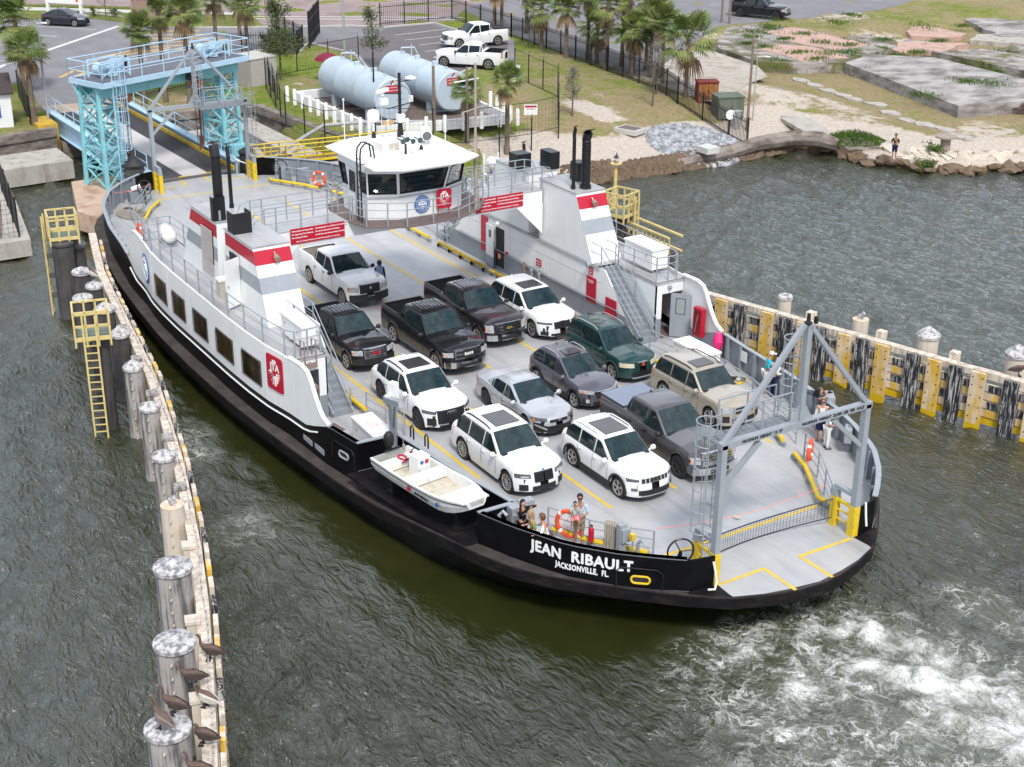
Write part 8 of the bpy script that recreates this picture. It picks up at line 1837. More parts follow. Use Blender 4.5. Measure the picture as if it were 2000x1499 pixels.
def leafy(name,label,x,y,h,rw,m_,n=900,leaf=.09,bare=0,crown0=.3,group=None,cat='tree',zz=None):
 t_=thing(name,label,cat,(x,y,land_z(x,y)-.03 if zz is None else zz),0,group);r_=random.Random(int(x*7+y))
 mb=MB();tips=[]
 mb.tube([(0,0,0),(.04,.02,h*.4),(0,.03,h*.95)],.05,6,rs=[.035*h**.5,.025*h**.5,.008])
 for i in range(16 if not bare else 34):
  f=r_.uniform(crown0,.95);a=r_.random()*6.28;L=rw*(1.1-f)*r_.uniform(.7,1.1)+.15;z0_=h*f;p0=Vector((.03,.02,z0_));p1=p0+Vector((math.cos(a)*L,math.sin(a)*L,L*r_.uniform(.3,1.1)));mb.tube([p0,p0.lerp(p1,.5)+Vector((0,0,-.03)),p1],.02,4,rs=[.02,.014,.005]);tips.append((p0,p1))
  if bare:
   for k in range(5):q=p0.lerp(p1,r_.uniform(.3,1));mb.cyl(q,q+Vector((r_.uniform(-.3,.3),r_.uniform(-.3,.3),r_.uniform(.1,.45))),.006,.003,3)
 mb.build('trunk',M_BARK,t_)
 mb=MB()
 for i in range(n):
  p0,p1=tips[r_.randrange(len(tips))];q=p0.lerp(p1,r_.uniform(.25,1.1))+Vector((r_.gauss(0,.16),r_.gauss(0,.16),r_.gauss(0,.16)))*(rw*.8)
  a=Vector((r_.uniform(-1,1),r_.uniform(-1,1),r_.uniform(-.6,.6))).normalized()*leaf;b_=Vector((r_.uniform(-1,1),r_.uniform(-1,1),r_.uniform(-1,1))).normalized()*leaf*.5;mb.add([q-a,q+b_,q+a,q-b_],[(0,1,2,3)])
 if n:mb.build('crown',m_,t_)
 return t_
M_LEAF=mat('leaf_olive',(.075,.1,.04),.7,var=.35,scale=3,col2=(.12,.14,.06),spec=.2);M_LEAFG=mat('leaf_bright',(.09,.17,.02),.7,var=.35,scale=3,col2=(.05,.1,.015),spec=.2);M_LEAFP=mat('leaf_pale',(.2,.19,.14),.8,var=.3)
leafy('tree','conical olive green tree beside the fenced bed left of the tanks',-49.0,15.2,6.2,1.9,M_LEAF,3600,.1);leafy('tree','young open crowned tree in front of the lot left of the right tank',-50.1,23.6,4.8,1.5,M_LEAF,1700,.09);leafy('tree','thin young tree standing alone on the grass right of the tanks',-28.0,27.9,3.4,1.0,M_LEAFP,700,.07,1);leafy('tree','bare twiggy tree in front of the fence palms',-27.9,34.8,4.4,1.1,M_LEAFP,260,.06,1);leafy('tree','pale bare tree at the fence beside the full round palm',-30.6,37.2,3.8,1.2,M_LEAFP,200,.06,1)
leafy('tree','small bare tree on the far verge beside the white sign',-84.5,12.6,3.0,1.2,M_LEAFP,200,.06,1);leafy('tree','small leafy tree just inside the fence behind the white pickup',-52.6,40.0,2.6,.8,M_LEAF,500,.08)
for i,(x,y,w)in enumerate(((-61,20.2,1.1),(-60,21.2,1.0),(-62,19.4,1.2),(-59.6,19.4,.9),(-63,21.5,1.0))):leafy('shrub','%s grassy shrub in the fenced bed behind the lift tower'%('largest central','right hand','left rear','smallest front','far rear')[i],x,y,.9*w,1.0,M_LEAF,500,.12,crown0=.1,group='shrubs in the fenced bed',cat='shrub')
for i,(x,y)in enumerate(((-81.2,14.5),(-82.3,15.3),(-80.2,13.9),(-84,13.2),(-85.6,11.8))):leafy('shrub','%s small round shrub from the right on the verge behind the grey hatchback'%ORD[(1,2,0,3,4)[i]],x,y,.7,.6,M_LEAFG,260,.09,crown0=.1,group='small shrubs on the verge',cat='shrub')
sh_=thing('shrub','large bright green bush above the shore rocks left of the fishing man','shrub',(-15.7,42.6,.9));mb=MB();r_=random.Random(3)
for i in range(7000):
 a=r_.random()*6.28;rr=r_.random()**.5;hh=(1-rr**2)*.75;px,py=math.cos(a)*rr*2.2*(1+.12*math.sin(5*a)),math.sin(a)*rr*1.3;q=Vector((px*.55-py*.9,px*.85+py*.6,max(.02,hh*r_.uniform(.35,1.08)*(1+.15*math.sin(px*4)*math.cos(py*5)))))
 u_=Vector((r_.uniform(-.5,.5),r_.uniform(-.5,.5),1)).normalized()*.11;w_v=Vector((r_.uniform(-1,1),r_.uniform(-1,1),0)).normalized()*.025;mb.add([q-w_v,q+w_v,q+u_],[(0,1,2)])
mb.build('foliage',M_LEAFG,sh_);mb=MB();[mb.cyl((0,0,0),(r_.uniform(-1,1),r_.uniform(-1,1),.6),.02,n=4)for _ in range(10)];mb.build('stem',M_BARK,sh_)
for lb,x,y in(('small green bush among the rocks right of the fishing man',-10.0,43.9),('low green tuft beside the cable spool',-11.2,45.6)):leafy('shrub',lb,x,y,.5,.7,M_LEAFG,400,.09,crown0=.05,cat='shrub')
def pickets(label,pts,h=1.9,post=2.6,gap=.15,cat='fence',m_=M_BLACK,zf=land_z):
 pts=[Vector((x,y,0))for x,y in pts];t_=thing('picket_fence',label,cat,(pts[0].x,pts[0].y,zf(pts[0].x,pts[0].y)),world=True)
 P_=resample(pts,post)
 for p_ in P_:mb=MB();z_=zf(p_.x,p_.y);mb.bar((p_.x,p_.y,z_-.05),(p_.x,p_.y,z_+h+.1),.09);mb.build('fence_post',m_,t_)
 for f in(.12,.86):
  mb=MB();[mb.bar((a.x,a.y,zf(a.x,a.y)+h*f),(b_.x,b_.y,zf(b_.x,b_.y)+h*f),.05)for a,b_ in zip(P_,P_[1:])];mb.build('fence_rail',m_,t_)
 mb=MB();[mb.bar((p_.x,p_.y,zf(p_.x,p_.y)+.05),(p_.x,p_.y,zf(p_.x,p_.y)+h),.026)for p_ in resample(pts,gap)];mb.build('picket',m_,t_)['kind']='stuff'
 return t_
pickets('long black picket fence running down to the shore in front of the palm row',[(-56.5,40.6),(-50,40.1),(-39.5,39.0),(-32,38.2),(-27.7,36.9),(-21.5,36.6),(-19.4,36.5)],1.9)
pickets('black picket fence along the back of the truck bay',[(-67.3,33),(-67.6,40.8),(-56.5,40.6)],2.0,gap=.2);pickets('black picket fence around the planted bed behind the lift tower',[(-60.0,16.5),(-58.3,20.7),(-60.5,22.2),(-67,22.6)],1.9,gap=.2)
pickets('black picket gate fence on the grass behind the lift gantry',[(-48.0,3.2),(-50.0,8.0),(-50.6,13)],1.7,gap=.2)
def gate(label,a,b,h,z=2.0):
 t_=thing('gate',label,'gate',(*a,z),world=True);A2,B2=Vector((*a,z)),Vector((*b,z));mb=MB()
 for f in(.06,.3,.75,1):mb.bar(A2+Vector((0,0,h*f)),B2+Vector((0,0,h*f)),.07)
 for f in(0,.5,1):mb.bar(A2.lerp(B2,f),A2.lerp(B2,f)+Vector((0,0,h+.1)),.1)
 mb.build('gate_frame',M_BLACK,t_);net_panel('wire_mesh',[(a[0],a[1],z+.1,z+h),(b[0],b[1],z+.1,z+h)],M_BLACK,t_,.13,.02)
gate('open black gate leaf beside the left palm at the ramp',(-52.5,-3.6),(-43.6,-5.1),1.9);gate('open black gate leaf right of the ramp head',(-47.5,2.6),(-50.5,3.8),2.6);gate('tall black gate leaf standing open at the drive corner',(-60.3,22.7),(-66.5,26.5),3.0)
def chain(label,pts,h=2.2):
 t_=thing('chain_link_fence',label,'fence',(*pts[0],2.0),world=True);P_=resample([Vector((x,y,0))for x,y in pts],3.0)
 for p_ in P_:z_=land_z(p_.x,p_.y)if p_.y>12 else 2.0;mb=MB();mb.cyl((p_.x,p_.y,z_),(p_.x,p_.y,z_+h),.045,n=6);mb.bar((p_.x,p_.y,z_+h),(p_.x+.22,p_.y-.1,z_+h+.3),.03);mb.build('fence_post',M_BLACK,t_)
 for f in(.02,.97):mb=MB();mb.tube([(p_.x,p_.y,2.0+h*f)for p_ in P_],.022,4);mb.build('fence_rail',M_BLACK,t_)
 net_panel('chain_mesh',[(p_.x,p_.y,2.05,2.0+h*.97)for p_ in P_],M_BLACK,t_,.3,.006);return t_
chain('black chain link fence around the tank compound nearest the ferry',[(-46.4,12.9),(-34.7,9.4),(-31.2,9.2),(-29,9.6),(-28.2,12.8),(-26,15.8),(-24.7,17.5),(-24.6,22.4),(-25.3,25.0),(-33.4,30.3),(-41.3,31.5)]);chain('black chain link fence close behind the tank wall',[(-42.6,12.2),(-50.5,14.5),(-53.5,24.0)],1.9)
M_TANK=mat('tank_blue_grey',(.43,.51,.57),.45,var=.08,scale=1.2,dirt=(.42,.38,.33),dirt_amt=.5,dirt_scale=(.8,.8,2.5),dthr=(.5,.75))
def tank(label,a,b,r):
 t_=thing('storage_tank',label,'storage tank',(a[0],a[1],2.0),world=True);A2,B2=Vector((*a,3.75)),Vector((*b,3.75));d=(B2-A2).normalized()
 mb=MB();pr=[(0,-.02),(r*.94,0),(r,.06)];L=(B2-A2).length;pr+=[(r,L*.3),(r*1.006,L*.3+.03),(r,L*.3+.06),(r,L*.65),(r*1.006,L*.65+.03),(r,L*.65+.06),(r,L-.06),(r*.94,L),(0,L+.02)]
 n=36;sd_=d.cross(Vector((0,0,1)));vs=[A2+d*z_+sd_*math.cos(2*math.pi*j/n)*q+Vector((0,0,math.sin(2*math.pi*j/n)*q))for q,z_ in pr for j in range(n)]
 mb.add(vs,[(i*n+j,i*n+(j+1)%n,(i+1)*n+(j+1)%n,(i+1)*n+j)for i in range(len(pr)-1)for j in range(n)]);mb.build('shell',M_TANK,t_,smooth=True,angle=30)
 for f in(.2,.8):p_=A2.lerp(B2,f);mb=MB();mb.box((p_.x,p_.y,2.3),(.5,2.2,1.0));mb.build('saddle',M_TANK,t_)
 for f,s_ in((.15,.16),(.4,.22),(.55,.1),(.7,.25),(.88,.12)):p_=A2.lerp(B2,f);mb=MB();mb.cyl((p_.x,p_.y,3.75+r-.05),(p_.x,p_.y,3.75+r+s_),s_*.9,n=12);mb.build('manhole',M_TANK,t_)
 p0,p1=A2.lerp(B2,.12),A2.lerp(B2,.3);mb=MB();mb.tube([(p0.x,p0.y,5),(p0.x,p0.y,5.5),(p0.x+.3,p0.y+.9,5.5),(p0.x+.3,p0.y+1.4,4.6)],.06,6);mb.cyl((p1.x,p1.y,5),(p1.x,p1.y,6.0),.04,n=6);mb.build('vent_pipe',M_TANK,t_)
 e=B2+d*.03;mb=MB();mb.slab([e+sd_*-.55*-1+Vector((0,0,.45)),e+sd_*-.55+Vector((0,0,.45)),e+sd_*-.55+Vector((0,0,.95)),e+sd_*.55+Vector((0,0,.95))][::-1],.02);sg=mb.build('warning_sign',M_RED,t_)
 mb=MB();text_on(mb,'NO SMOKING',.15,e+d*.02+Vector((0,0,.8)),-sd_,(0,0,1),.004);text_on(mb,'WITHIN 50 FEET',.13,e+d*.02+Vector((0,0,.6)),-sd_,(0,0,1),.004);mb.build('lettering',M_WHITE2,sg)
 q=e+d*.02-sd_*.1+Vector((0,0,1.12))if False else e+d*.012+Vector((0,0,1.12))
 for k,(dy,dz,m_)in enumerate(((0,.1,M_RED),(0,-.1,M_WHITE2),(.1,0,mat('diamond_yellow',(.8,.7,.1))),(-.1,0,M_BLUE))):c_=q-sd_*dy+Vector((0,0,dz));mb=MB();mb.slab([c_+Vector((0,0,.09)),c_+sd_*.09,c_-Vector((0,0,.09)),c_-sd_*.09],.012);mb.build('hazard_diamond',m_,t_)
tank('pale blue grey fuel tank, the nearer one behind the wheelhouse',(-40.6,15.9),(-31.4,15.75),1.38);tank('pale blue grey fuel tank, the further one with vertical pole in front',(-40.4,20.6),(-31.6,20.55),1.38)
bw=thing('tank_bund','low white concrete bund wall around the fuel tanks','wall',(-35,18,2),world=True);bq=[(-41.8,13.2),(-29.2,13.4),(-28.0,22.8),(-41.2,23.6)]
for a,b_ in zip(bq,bq[1:]+bq[:1]):mb=MB();mb.bar((*a,2.33),(*b_,2.33),.22,.66);mb.build('bund_wall',M_WHITE,bw)
mb=MB();mb.prism(bq,2.04,2.06);mb.build('bund_floor',mat('gravel_brown',(.16,.12,.1),.95,var=.3,scale=5),bw)
for i,p_ in enumerate(resample([Vector((x,y,0))for x,y in((-41.8,12.6),(-28.9,12.7),(-27.3,23.0),(-33,24.3))],1.35)):
 o=bpy.data.objects.get('bollard')
 if not o:mb=MB();mb.lathe((0,0,0),[(.14,0),(.14,1.0),(.11,1.1),(0,1.15)],10);o=mb.build('bollard',M_WHITE2,smooth=True);c_=o
 else:c_=o.copy();COL.objects.link(c_)
 c_.location=(p_.x,p_.y,2.0);sd_n,k_=(('front',i)if p_.y<12.75 else('right end',i-10)if p_.x>-28.95 and p_.y<22.9 else('back',i-18));tag(c_,'%s white bollard from the left along the %s of the tank bund wall'%(ORD[min(11,max(0,k_))],sd_n),'bollard','white bollards round the fuel tanks')
def pole(label,x,y,h,r=.1,m_=None,cat='pole',top=None,name='utility_pole',z=None):
 t_=thing(name,label,cat,(x,y,land_z(x,y)if z is None else z));mb=MB();mb.cyl((0,0,-.1),(0,0,h),r,r*.75,8);mb.build('pole',m_ or mat('pole_wood',(.22,.17,.13),.9,var=.25,scale=3),t_)
 if top:mb=MB();top(mb,h);mb.build('fitting',M_WHITE2 if top!=_dark else M_BLACK,t_)
 return t_
def _lamp(mb,h):mb.bar((0,0,h-.05),(.6,.25,h+.05),.05);mb.box((.7,.3,h+.05),(.4,.16,.07),R(22))
def _cross(mb,h):mb.bar((-.05,-.9,h-.9),(-.05,.9,h-.8),.07)
def _dark(mb,h):mb.box((0,0,h),(.3,.3,.3))
GV=mat('galvanised',(.42,.42,.42),.45,.3,var=.1)
pole('grey street lamp post at the head of the ramp',-43.7,-3.9,6.6,.09,GV,'street lamp',_lamp,'street_lamp',2.0);pole('tall grey street lamp post at the corner left of the tanks',-54.4,23.2,7.5,.13,GV,'street lamp',_lamp,'street_lamp')
pole('dark leaning pole with cables in front of the left tank',-32.5,14.9,4.8,.07,M_BLACK);pole('brown wooden pole in front of the right tank',-28.6,17.3,4.3,.13);pole('weathered wooden pole with a cross arm beside the ragged palm',-25.3,17.9,5.7,.11,None,'pole',_cross);pole('tall wooden utility pole on the sandy ground right of the fence',-22.0,38.7,7.0,.1);pole('grey steel lamp post beside the tall wooden pole',-23.4,40.4,4.6,.05,GV,'street lamp',_lamp,'street_lamp')
pole('wooden pole beside the road left of the black pickup',-53.4,62.2,5.5,.12);pole('second wooden pole beside the road left of the black pickup',-52.6,62.5,5.2,.12)
def bx(name,label,cat,x,y,a,b,h,m_,rz=0,z=None,roof=None,door=None):
 t_=thing(name,label,cat,(x,y,land_z(x,y)if z is None else z),rz);mb=MB();mb.box((0,0,h/2),(a,b,h));mb.build('body',m_,t_)
 mb=MB();mb.box((0,0,h+.04),(a+.12,b+.12,.08));mb.build('roof',roof or m_,t_)
 if door:
  for s in(-1,1):mb=MB();mb.box((a/2+.012,s*b*.24,h*.5),(.02,b*.44,h*.86));mb.build('door',door,t_)
  mb=MB();mb.box((a/2+.04,.04,h*.55),(.04,.04,.2));mb.build('handle',M_BLACK,t_)
 return t_
bx('utility_cabinet','rusty red brown utility cabinet behind the picket fence','cabinet',-27.5,39.4,1.0,1.5,1.45,mat('rust_red',(.2,.035,.02),.8,var=.3),R(-25),door=mat('rust_orange',(.28,.12,.03),.85,var=.4,scale=4,dirt=(.1,.03,.02),dirt_amt=.8,dirt_scale=(3,3,1)));bx('utility_cabinet','large olive green transformer cabinet behind the picket fence','cabinet',-24.6,39.0,1.6,1.9,1.5,mat('olive_green',(.12,.14,.1),.7,var=.15),R(-20),door=mat('olive_green2',(.13,.15,.11),.7,var=.15));bx('utility_cabinet','small pale grey meter box beside the utility pole','cabinet',-22.6,38.2,.3,.5,1.2,GV)
bx('equipment_hut','pale grey panelled equipment hut with flat roof right of the lift platform','hut',-49.2,13.1,2.6,2.4,2.0,mat('panel_grey',(.4,.37,.35),.7,var=.08),R(15),roof=M_CURB)
sd2=bx('timber_shed','brown timber plank enclosure beside the road, top left','shed',-80.5,16.8,3.2,5.0,2.1,mat('plank_brown',(.3,.2,.16),.9,var=.2,scale=3),R(-28),roof=M_DARK)
for k in range(16):mb=MB();mb.box((1.62,-2.4+.32*k,1.05),(.03,.29,2.1));mb.build('plank',mat('plank_brown',(.3,.2,.16)),sd2)
hut=thing('clapboard_hut','small white clapboard hut with blue window and dark roof at the left edge','hut',(-45.4,-7.6,2.0),R(-8));mb=MB();mb.box((0,0,1.1),(3.4,3.2,2.2));mb.build('wall',M_WHITE,hut)
for k in range(12):
 mb=MB();z_=.12+.18*k;mb.box((1.71,0,z_),(.03,3.24,.15));mb.box((0,1.61,z_),(3.44,.03,.15));mb.build('clapboard',M_WHITE,hut)
mb=MB();mb.prism([(-1.95,-1.85),(1.95,-1.85),(1.95,1.85),(-1.95,1.85)],2.2,[2.3]*4);mb.add([(-1.95,-1.85,2.3),(1.95,-1.85,2.3),(1.95,1.85,2.3),(-1.95,1.85,2.3),(0,-1.85,3.3),(0,1.85,3.3)],[(1,2,5,4),(3,0,4,5),(0,1,4),(2,3,5)]);mb.build('roof',mat('shingle_dark',(.06,.045,.045),.9,var=.3,scale=6),hut)
mb=MB();mb.box((1.74,.6,1.2),(.05,.62,1.0));wv=mb.build('window',M_BLUE,hut);mb=MB();mb.box((1.77,.6,1.2),(.03,.4,.78));mb.build('pane',M_GLASS,wv)
sg=thing('welcome_sign','white welcome sign board on two posts at the top left','sign',(-88.3,9.8,2.0),R(-48));mb=MB();mb.box((0,0,2.2),(.2,4.0,2.4));mb.build('board',M_WHITE2,sg)
for y in(-1.8,1.8):mb=MB();mb.box((0,y,.6),(.25,.25,1.3));mb.build('post',M_WHITE2,sg)
mb=MB();text_on(mb,'Welcome to Historic',.36,(.12,0,2.3),(0,1,0),(0,0,1),.01);text_on(mb,'Mayport, FL',.36,(.12,0,1.8),(0,1,0),(0,0,1),.01);mb.build('lettering',mat('grey_lettering',(.1,.1,.12)),sg);mb=MB();mb.box((.115,0,3.2),(.02,3.6,.12));mb.box((.115,1.5,1.35),(.02,.25,.25));mb.build('red_band',M_ORANGE,sg)
um=thing('umbrella','dark red umbrella standing behind the far end of the left tank','umbrella',(-47.0,18.2,2.0));mb=MB();mb.lathe((0,0,1.6),[(1.0,0),(.75,.28),(.35,.48),(0,.55)],8);mb.build('canopy',mat('maroon',(.2,.01,.04),.8),um);mb=MB();mb.cyl((0,0,0),(0,0,2.1),.025,n=6);mb.build('pole',M_BLACK,um)
mb=MB();mb.box((0,0,0),(.03,.9,.7));o=mb.build('notice_sign',M_WHITE2);o.location=(-26.3,23.4,3.2);o.rotation_euler=(0,0,R(-28));tag(o,'small white notice with red heading on the chain link fence by the slender palm','sign');mb=MB();mb.box((.02,0,.22),(.01,.8,.12));text_on(mb,'WARNING',.12,(.03,0,.05),(0,1,0),(0,0,1),.004);mb.build('red_heading',M_RED,o)
mb=MB();mb.lathe((0,0,0),[(0,-.02),(.35,-.02),(.35,.02),(0,.02)],10,'x');o=mb.build('round_sign',M_WHITE2);o.location=(-21.2,36.4,2.4);o.rotation_euler=(0,0,R(-10));tag(o,'round white sign plate fixed near the shore end of the picket fence','sign')
mb=MB();mb.prism([(-.9,-.7),(.9,-.7),(.9,.7),(-.9,.7)],-.02,.3);o=mb.build('drain_box',M_CURB);o.location=(-24.3,30.2,land_z(-24.3,30.2));o.rotation_euler=(0,0,R(20));tag(o,'concrete storm drain box set in the sandy grass','drain');mb=MB();mb.box((0,0,.31),(1.4,1.0,.02));mb.build('opening',M_GRAT,o)
mb=MB();mb.box((0,0,.2),(1.1,1.0,.4));o=mb.build('lobster_trap',mat('trap_white',(.55,.55,.52),.7));o.location=(-18.3,32.2,.95);tag(o,'white slatted box lying on the grey stones at the shore','crate')
sp=thing('cable_spool','wooden cable spool standing on end above the rocks','cable spool',(-10.9,46.4,land_z(-10.9,46.4)));MW=mat('spool_wood',(.33,.27,.22),.9,var=.3,scale=5)
for z_ in(.05,1.15):mb=MB();mb.cyl((0,0,z_-.05),(0,0,z_+.05),.72,n=20);mb.build('flange',MW,sp)
mb=MB();mb.cyl((0,0,.1),(0,0,1.1),.34,n=14);mb.build('drum',MW,sp)
pt=thing('picnic_table','dark red picnic table at the right edge below the ruined slab','picnic table',(-14.7,59.0,land_z(-14.7,59)),R(30));MP=mat('picnic_red',(.13,.05,.045),.8,var=.25)
for k in range(4):mb=MB();mb.box((-.3+.2*k,0,.75),(.18,1.8,.05));mb.build('plank',MP,pt)
for x in(-.7,.7):mb=MB();mb.box((x,0,.45),(.28,1.8,.05));mb.build('bench',MP,pt)
for y in(-.6,.6):mb=MB();mb.bar((-.7,y,0),(.3,y,.75),.08);mb.bar((.7,y,0),(-.3,y,.75),.08);mb.build('leg',MP,pt)
M_RUIN=mat('ruin_concrete',(.4,.37,.35),.9,var=.2,scale=.8,dirt=(.13,.115,.105),dirt_amt=.85,dirt_scale=(.6,.35,1.5),dthr=(.42,.62),bump=.3,bscale=12,spec=.2);M_RUING=mat('ruin_overgrown',(.38,.345,.32),.9,var=.25,scale=1.1,col2=(.14,.15,.05),c2thr=(.5,.58),dirt=(.15,.125,.1),dirt_amt=.85,dirt_scale=(.7,.7,1.5),dthr=(.44,.6),bump=.4,bscale=12,spec=.2)
M_PINKC=mat('ruin_pink',(.5,.33,.27),.9,var=.15,scale=1,dirt=(.26,.2,.15),dirt_amt=.7,dirt_scale=(.9,.9,1),dthr=(.48,.66),spec=.2)
def slabx(label,poly,z1,m_=M_RUIN,z0=.6,j=.0):
 pl=[];r_=random.Random(len(poly)*3+int(poly[0][0]))
 for a,b_ in zip(poly,poly[1:]+poly[:1]):
  n=max(1,int(math.hypot(b_[0]-a[0],b_[1]-a[1])/1.2));pl+=[(lerp(a[0],b_[0],i/n)+r_.uniform(-j,j),lerp(a[1],b_[1],i/n)+r_.uniform(-j,j))for i in range(n)]
 return solid('ruin_slab',label,'concrete slab',pl,z0,z1,m_)
slabx('raised old concrete floor slab with pink patches and steps, upper right',[(-44.8,54.6),(-42.7,53.0),(-36.4,51.9),(-33.8,54.1),(-32.4,57.8),(-35.0,65.2),(-44.6,66.5),(-50.7,64.4),(-50.5,60.5)],2.12,M_RUING)
slabx('big dark weathered concrete floor slab above the grassy path',[(-32.4,57.9),(-34.0,62.4),(-30.4,66.2),(-18.7,65.3),(-13.2,64.0),(-14.5,60.6),(-16.2,53.4)],2.1)
slabx('cracked raised slab piece beyond the big dark slab',[(-32.2,67.6),(-30.9,72.3),(-23.5,74.7),(-17.2,70.4),(-21.6,67.6)],2.2,M_RUING,j=.25)
for i,(pl,m_,lb)in enumerate(((([(-46.7,62.1),(-47.5,66.0),(-44.2,66.2),(-37.2,65.2),(-36.4,61.0),(-41.4,60.6)]),M_PINKC,'pink tiled floor remains on the stepped slab, far patch'),([(-41.5,58.8),(-38.1,60.6),(-33.9,59.5),(-34.6,55.2),(-39.9,55.2)],M_PINKC,'pink tiled floor remains on the stepped slab, near patch'))):slabx(lb,pl,2.15,m_,2.0,.35)
for i,(pl,m_,lb)in enumerate((([(-50.3,66),(-45,67.0),(-46,70),(-51,72)],M_RUING,'mossy grey slab piece beside the road behind the pink floor'),([(-43.5,67.2),(-37.2,66.2),(-36.2,70.5),(-41.5,71.5)],M_RUING,'mossy slab piece directly behind the pink floor'),([(-35,66.5),(-33,70.5),(-35,75.5),(-39,70.6)],M_PINKC,'pink slab fragment behind the stepped slab corner'),([(-32,73.5),(-24,75.5),(-22,82),(-33,80)],M_RUING,'wide overgrown slab near the right edge of the photo'),([(-36.5,77),(-31,81),(-34,88),(-38.5,80)],M_CONC,'pale broken slab strip near the top right corner'),([(-50.5,79),(-47,80),(-47.5,92),(-52,90)],M_RUING,'grey slab strip along the road at the top right'),([(-45.5,67.3),(-41.6,68.7),(-44.8,74.5),(-48.5,72.7)],M_RUIN,'flat broken slab in the grass behind the pink floor'),([(-46.3,80.3),(-39.0,79.9),(-38.1,76.5),(-41.1,74.3)],M_PINKC,'round pink slab in the grass, far right'),([(-45.7,86.6),(-41.2,90.2),(-35.1,86.3),(-35.9,80.9)],M_RUIN,'tilted pale slab at the top right corner'),([(-37,68),(-35,72),(-36,76),(-40,73)],M_RUIN,'low grey slab between the pink floor and the far slab'),([(-48,68),(-50,78),(-52,84),(-50,70)],M_CONC,'long pale kerb slab beside the road'))):slabx(lb,pl,1.55+.1*(i%3),m_,1.0,.4)
st_=thing('concrete_steps','short flight of concrete steps up to the ruined slab','steps',(-43.6,54.0,1.3),R(-38))
for k in range(5):mb=MB();mb.box((.9-.32*k,0,.09+.18*k),(.34,1.5,.18));mb.build('step',M_CONCD,st_)
for i,(x,y)in enumerate(((-31.7,52.6),(-29.7,52.1),(-27.6,51.7),(-25.8,51.5),(-24.3,51.2),(-22.2,51.3),(-20.0,50.6),(-17.9,50.0),(-14.5,50.5),(-12.5,49.8),(-16.2,50.2))):
 r_=random.Random(i);z_=land_z(x,y);mb=MB();mb.prism([(x+math.cos(a)*r_.uniform(.6,1.25),y+math.sin(a)*r_.uniform(.4,.8))for a in np.linspace(0,5.5,7)],z_-.05,z_+.1);tag(mb.build('stepping_slab',M_CONC),'flat broken concrete stepping slab in the line across the grass','slab','stepping slabs across the grass')
sheet('concrete_path',[(-24.0,43.6),(-21.5,44.3),(-16.6,42.0),(-16.4,40.8),(-18.4,40.9),(-22.6,42.4)],1.2,M_CONC,th=.25)
mb=MB();mb.tube([(-19.0,30,.25),(-18.6,33,.5),(-18.9,37,.8),(-18.3,39.5,1.0),(-16.6,40.6,1.15),(-15.6,41.2,.9)],.5,9,rs=[.35,.45,.5,.55,.55,.4]);tag(mb.build('sea_wall',M_CONCD,smooth=True),'rounded old concrete sea wall curving along the shore past the fence end','sea wall')
def rock_mesh(seed,flat=.5):
 r_=random.Random(seed);bm=bmesh.new();bmesh.ops.create_icosphere(bm,subdivisions=1,radius=.5)
 for v in bm.verts:v.co*=r_.uniform(.75,1.25);v.co.z*=flat
 me=bpy.data.meshes.new('rock');bm.to_mesh(me);bm.free();return me
M_RKD=mat('rock_brown',(.17,.12,.08),.9,var=.3,scale=2,bump=.5,bscale=10,spec=.2);M_RKL=mat('rock_pale',(.56,.49,.4),.9,var=.25,scale=2,bump=.4,bscale=10,spec=.2)
RM=[]
for s in range(10):me=rock_mesh(s,.35+.05*(s%4));me.materials.append(M_RKD if s<5 else M_RKL);RM.append(me)
SHR=[(-17.5,41.6),(-16.4,42.3),(-12.5,42.5),(-10.4,43.8),(-8.5,46.6),(-7.2,50),(-5.2,55),(-3,60)]
for i in range(230):
 s=rnd.uniform(0,plen(SHR));p_,d=along(SHR,s);n=Vector((-d.y,d.x));row=rnd.random();off=lerp(-.7,2.3,row);q=p_+n*off+Vector((rnd.uniform(-.3,.3),rnd.uniform(-.3,.3)))
 o=bpy.data.objects.new('rock',RM[rnd.randrange(5)if row<.38 else 5+rnd.randrange(5)]);COL.objects.link(o);k=rnd.uniform(.6,1.5);o.scale=(k*1.2,k*.85,k);o.rotation_euler=(rnd.uniform(-.3,.3),rnd.uniform(-.3,.3),rnd.random()*6.28);o.location=(q.x,q.y,(.05+.62*row)+rnd.uniform(0,.15))
 tag(o,'wet brown boulder at the waterline of the rocky bank by the fishing man' if row<.38 else 'pale broken concrete chunk on top of the rocky bank by the fishing man','rock','boulders and broken concrete on the shore')
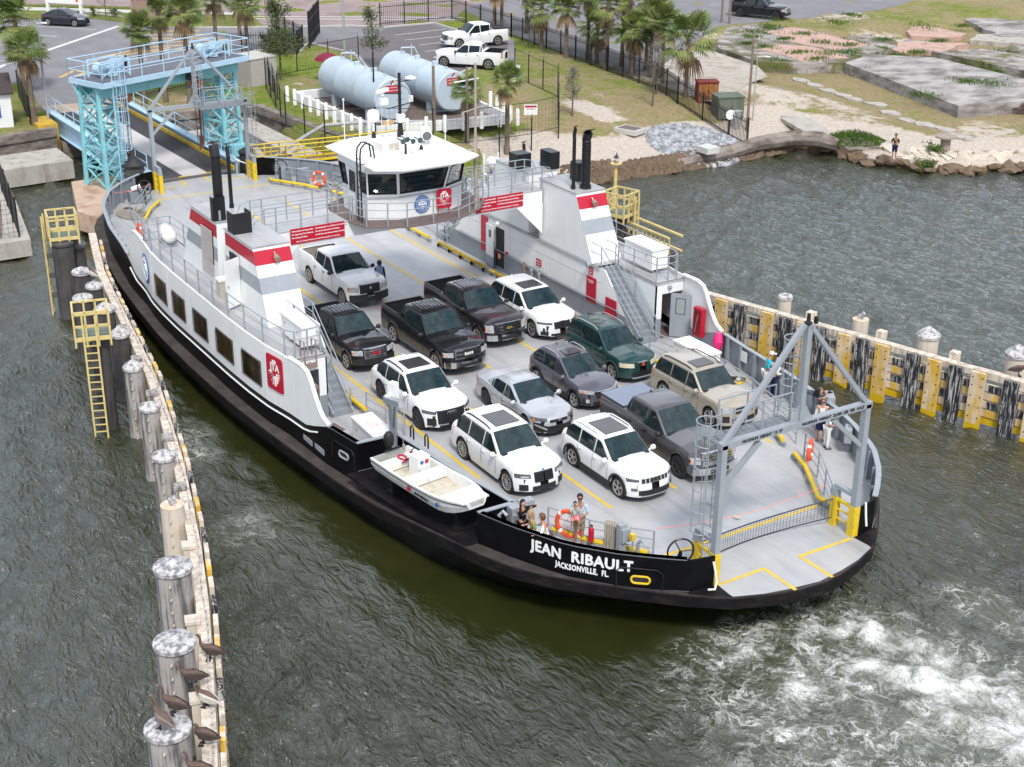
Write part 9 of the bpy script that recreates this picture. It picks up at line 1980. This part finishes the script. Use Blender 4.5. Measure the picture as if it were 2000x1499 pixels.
def stone_field(label,cx,cy,rx_,ry_,n,m_,smin,smax,z0=None):
 mb=MB();r_=random.Random(n)
 for i in range(n):
  a=r_.random()*6.28;rr=r_.random()**.55;x,y=cx+math.cos(a)*rr*rx_,cy+math.sin(a)*rr*ry_;z_=max(.05,land_z(x,y));s=r_.uniform(smin,smax);pts=[]
  for k in range(6):th=6.28*k/6+r_.uniform(-.3,.3);pts.append((x+math.cos(th)*s*r_.uniform(.7,1.1),y+math.sin(th)*s*r_.uniform(.6,1)))
  hh=s*r_.uniform(.4,.9);tp=[(x+(px-x)*.55,y+(py-y)*.55,z_+hh)for px,py in pts];mb.add([(px,py,z_-.05)for px,py in pts]+tp,[(6,7,8,9,10,11)]+[(k,(k+1)%6,6+(k+1)%6,6+k)for k in range(6)])
 o=mb.build('stones',m_);o['kind']='stuff';tag(o,label,'stones')
stone_field('bed of small blue grey stones on the sandy bank inside the fence',-21.2,33.4,3.4,3.2,2400,mat('stone_grey',(.4,.41,.43),.85,var=.75,scale=2.2,spec=.2),.1,.3)
stone_field('brown barnacled stones along the waterline below the sandy bank',-19.0,31,.9,9.5,2600,M_RKD,.08,.3);stone_field('brown stones along the waterline behind the right casing',-19.8,23.5,1.4,2.6,700,M_RKD,.08,.28)
mb=MB();r_=random.Random(5)
cl=[(-35.5,61.5),(-40,62.5),(-43,61),(-38,63.8),(-33,60.5),(-34.5,56.8),(-37.5,57.4),(-41,57.0),(-45.5,59),(-33.5,65.5),(-31.5,66.6),(-28,66.8),(-26,67.2),(-22,60.5),(-20.5,61.6),(-40.5,66.5),(-36,59.2),(-48,63.5),(-24.5,66.9),(-44.2,64.2),(-36.8,66.5),(-47,61),(-43,56.5),(-49,65),(-46,70),(-40,70),(-37,74),(-43,78),(-34,68),(-31,58.5),(-20,53.6),(-35.5,53.5),(-30,75),(-24,76),(-41.5,82),(-48,74)]
for cx,cy in cl:
 w_a,w_b=r_.uniform(.5,1.5),r_.uniform(.25,.6);n=260
 for i in range(n):
  x,y=cx+r_.gauss(0,w_a*.6),cy+r_.gauss(0,w_b*.8+.2);z_=2.13 if inpoly([(-44.8,54.6),(-36.4,51.9),(-32.4,57.8),(-35.0,65.2),(-44.6,66.5),(-50.7,64.4)],np.array([x]),np.array([y]))[0]or x>-30 and y<65 else land_z(x,y)+.5
  h_=r_.uniform(.08,.32);a=r_.random()*6.28;mb.add([(x-.03*math.cos(a),y-.03*math.sin(a),z_),(x+.03*math.cos(a),y+.03*math.sin(a),z_),(x+r_.uniform(-.1,.1),y+r_.uniform(-.1,.1),z_+h_)],[(0,1,2)])
o=mb.build('weeds',M_LEAFG);o['kind']='stuff';tag(o,'bright green weeds growing in clumps on the ruined slabs','weeds')
